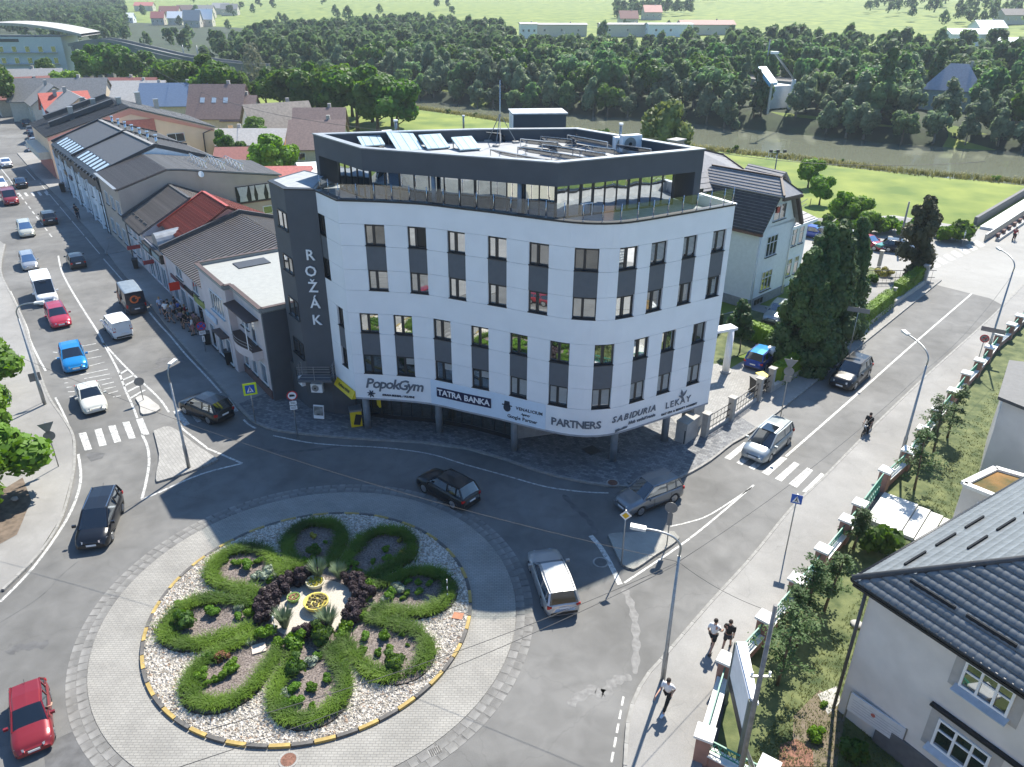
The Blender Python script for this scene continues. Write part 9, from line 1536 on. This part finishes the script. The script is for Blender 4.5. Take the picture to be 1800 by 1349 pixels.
p = P(1350, 165, 2); z0 = 3; t = thing('boat_hoist', 'odd tilted white and pale blue slab on a small white building across the river', 'structure', (p.x, p.y, 1)); A1, A2, A3, A4 = P(1335, 117, 11), P(1347, 117, 11), P(1367, 145, 8), P(1357, 146, 8)
o_ = Vector((1.6, 2.2, 0)); v = [A1, A2, A3, A4]; MB().add(v + [q - Vector((0, 0, .6)) for q in v], [(0, 1, 2, 3), (7, 6, 5, 4), (0, 4, 5, 1), (1, 5, 6, 2), (2, 6, 7, 3), (3, 7, 4, 0)]).build('tilted_slab', mat('slab_paleblue', (.6, .72, .8), .5, var=.05), t); MB().bar(A1 - UPV * .5, A4 - UPV * .5, .8, .9).build('slab_edge', mat('slab_blue', (.1, .35, .55), .5), t)
c = P(1362, 152, 6); MB().box((c.x, c.y, 3.6), (7, 5, 5.5), .5).build('building', M_WHR, t); MB().bar(A4, Vector((A4.x, A4.y, 1)), .5).build('leg', M_STEEL, t); MB().bar(A1, Vector((A1.x, A1.y, 1)), .3).build('leg', M_STEEL, t)
a, b = P(1396, 140, 8), P(1362, 93, 15); t = thing('crane_arm', 'slanting thin boom with a small head across the river', 'boom', (a.x, a.y, 1)); MB().bar(a, b, .35).build('boom', M_STEEL, t); MB().box(tuple(b), (1.6, 1.2, .5)).build('head', M_WHITEP, t); MB().bar(a, Vector((a.x, a.y, 1)), .8).build('base', M_WHITEP, t)
p = P(1668, 190, 1.5); t = house(Vector((p.x, p.y, 0)), 13, 9, 5.2, 10.5, -.55, mat('render_greengrey', (.35, .42, .4), .8), mat('roof_slatepale', (.3, .3, .34), .5), 'greenish riverside house with a half-hipped grey roof', z=zt(p.x, p.y), hip=True, win=2)
def fh(px, zg, w, d_, he, hr, rz, wm, rm, lb, hip=False, g=None): p = TG(px[0], px[1], he * .5); house(Vector((p.x, p.y, 0)), w, d_, he, hr, rz, wm, rm, lb, z=p.z , hip=hip, win=3, group=g)
FW = 'far village houses on the slope'
for x, y, w_, d_, he, hr, wm, rm, lb in ((928, 55, 9, 9, 7, 7.6, M_WHR, R_PALE, 'white cube house on the slope'), (985, 54, 28, 9, 6, 6.6, M_CREAM, R_PALE, 'long pale terrace, left, on the slope'), (1100, 54, 30, 9, 6, 6.6, M_CREAM, R_PALE, 'long pale terrace, middle, on the slope'), (1175, 54, 24, 9, 6, 6.6, M_WHR, R_PALE, 'white terrace right of the middle one'), (1240, 52, 30, 10, 5, 7, M_CREAM, R_MAROON, 'long house with a reddish roof on the slope'), (1103, 40, 11, 9, 5, 9, M_CREAM, R_MAROON, 'hipped reddish house above the terrace'), (1145, 28, 12, 10, 5, 9, M_CREAM, MATS['roof_coral'], 'coral roofed house among the far conifers'),
          (340, 42, 11, 9, 5, 11, M_CREAM, R_PALE, 'steep pale gabled house, left of a pair, upper left'), (362, 40, 11, 9, 5, 11, M_CREAM, M_WHITEP, 'steep bright gabled house, right of a pair, upper left'), (310, 38, 10, 8, 5, 9, M_CREAM, M_WHITEP, 'bright roofed house in the upper left village'), (280, 38, 9, 8, 5, 9, M_CREAM, MATS['roof_coral'], 'orange gabled house in the upper left village'), (225, 36, 10, 8, 4, 7, M_WHR, M_WHITEP, 'white roofed house at the left of the village'), (255, 15, 18, 10, 5, 8, M_CREAM, MATS['roof_coral'], 'orange roofed house in the far upper left'), (300, 26, 16, 10, 5, 9, M_CREAM, R_MAROON, 'maroon roofed house of the upper village'), (330, 24, 16, 10, 5, 9, M_CREAM, BRT, 'pinkish roofed house of the upper village'), (360, 26, 16, 12, 6, 10, M_CREAM, R_GREY, 'big grey roofed house of the upper village'), (390, 20, 14, 10, 5, 9, M_CREAM, R_PALE, 'pale house at the right of the upper village'), (405, 22, 14, 10, 5, 9, M_CREAM, R_GREY, 'last grey house of the upper village'), (1733, 58, 14, 10, 5, 8, M_WHR, M_WHITEP, 'white roofed house, upper right'), (1700, 70, 22, 10, 5, 7, M_WHR, M_WHITEP, 'long bright roofed shed, upper right'), (1775, 35, 14, 10, 5, 8, M_CREAM, R_TILE, 'brown roofed house in the far upper right'), (1790, 88, 22, 10, 5, 7, M_CREAM, M_WHITEP, 'bright roofed building above the right slope trees')): fh((x, y), 14, w_, d_, he, hr, .1, wm, rm, lb, g=FW)
rp = []
for k in range(5200): w = rd.uniform(-170, 30); q = TU * (nearb(w) - 3 + rd.gauss(0, .9)) + TW * w; rp.append((q.x, q.y))
blades('bank_reeds', rp, .9, leafmat('reed', (.12, .13, .04), (.2, .19, .08), .1), -.2, .4, .05, 'tall grass and reeds along the near river bank', per=3)
for k in range(26): w = rd.uniform(-150, 10); q = TU * (nearb(w) - rd.uniform(2, 5)) + TW * w; shrub('bank', (q.x, q.y, 0), rd.uniform(.25, .5), 'small green clump at the meadow edge of the river', 'clumps along the near river bank', 'bush', 'bush')
lab(MB().add(*ribbon([(P(x, y)).xy for x, y in ((1370, 385), (1500, 392), (1560, 388), (1640, 392))], 3.2, .02)).build('footpath', M_PATCHL), 'pale dirt path across the meadow', kind='structure')

house(Vector((-24, -14, 0)), 34, 12, 9.5, 13.5, .05, M_CREAM, R_MAROON, 'long cream town house mirrored in the office windows', win=8); house(Vector((16, -12, 0)), 24, 12, 8.5, 12.5, -.1, M_PEACH, R_GREY, 'peach town house mirrored in the office windows', win=6)

m = bpy.data.materials.new('haze'); m.use_nodes = True; m.node_tree.nodes.remove(m.node_tree.nodes['Principled BSDF']); pv = m.node_tree.nodes.new('ShaderNodeVolumePrincipled'); pv.inputs['Color'].default_value = (.78, .9, 1, 1); pv.inputs['Density'].default_value = .00022; pv.inputs['Anisotropy'].default_value = .2
m.node_tree.links.new(pv.outputs[0], m.node_tree.nodes['Material Output'].inputs['Volume']); lab(MB().box((0, 2300, 218), (9600, 6600, 450)).build('haze', m), 'thin bluish haze filling the valley air', kind='stuff')
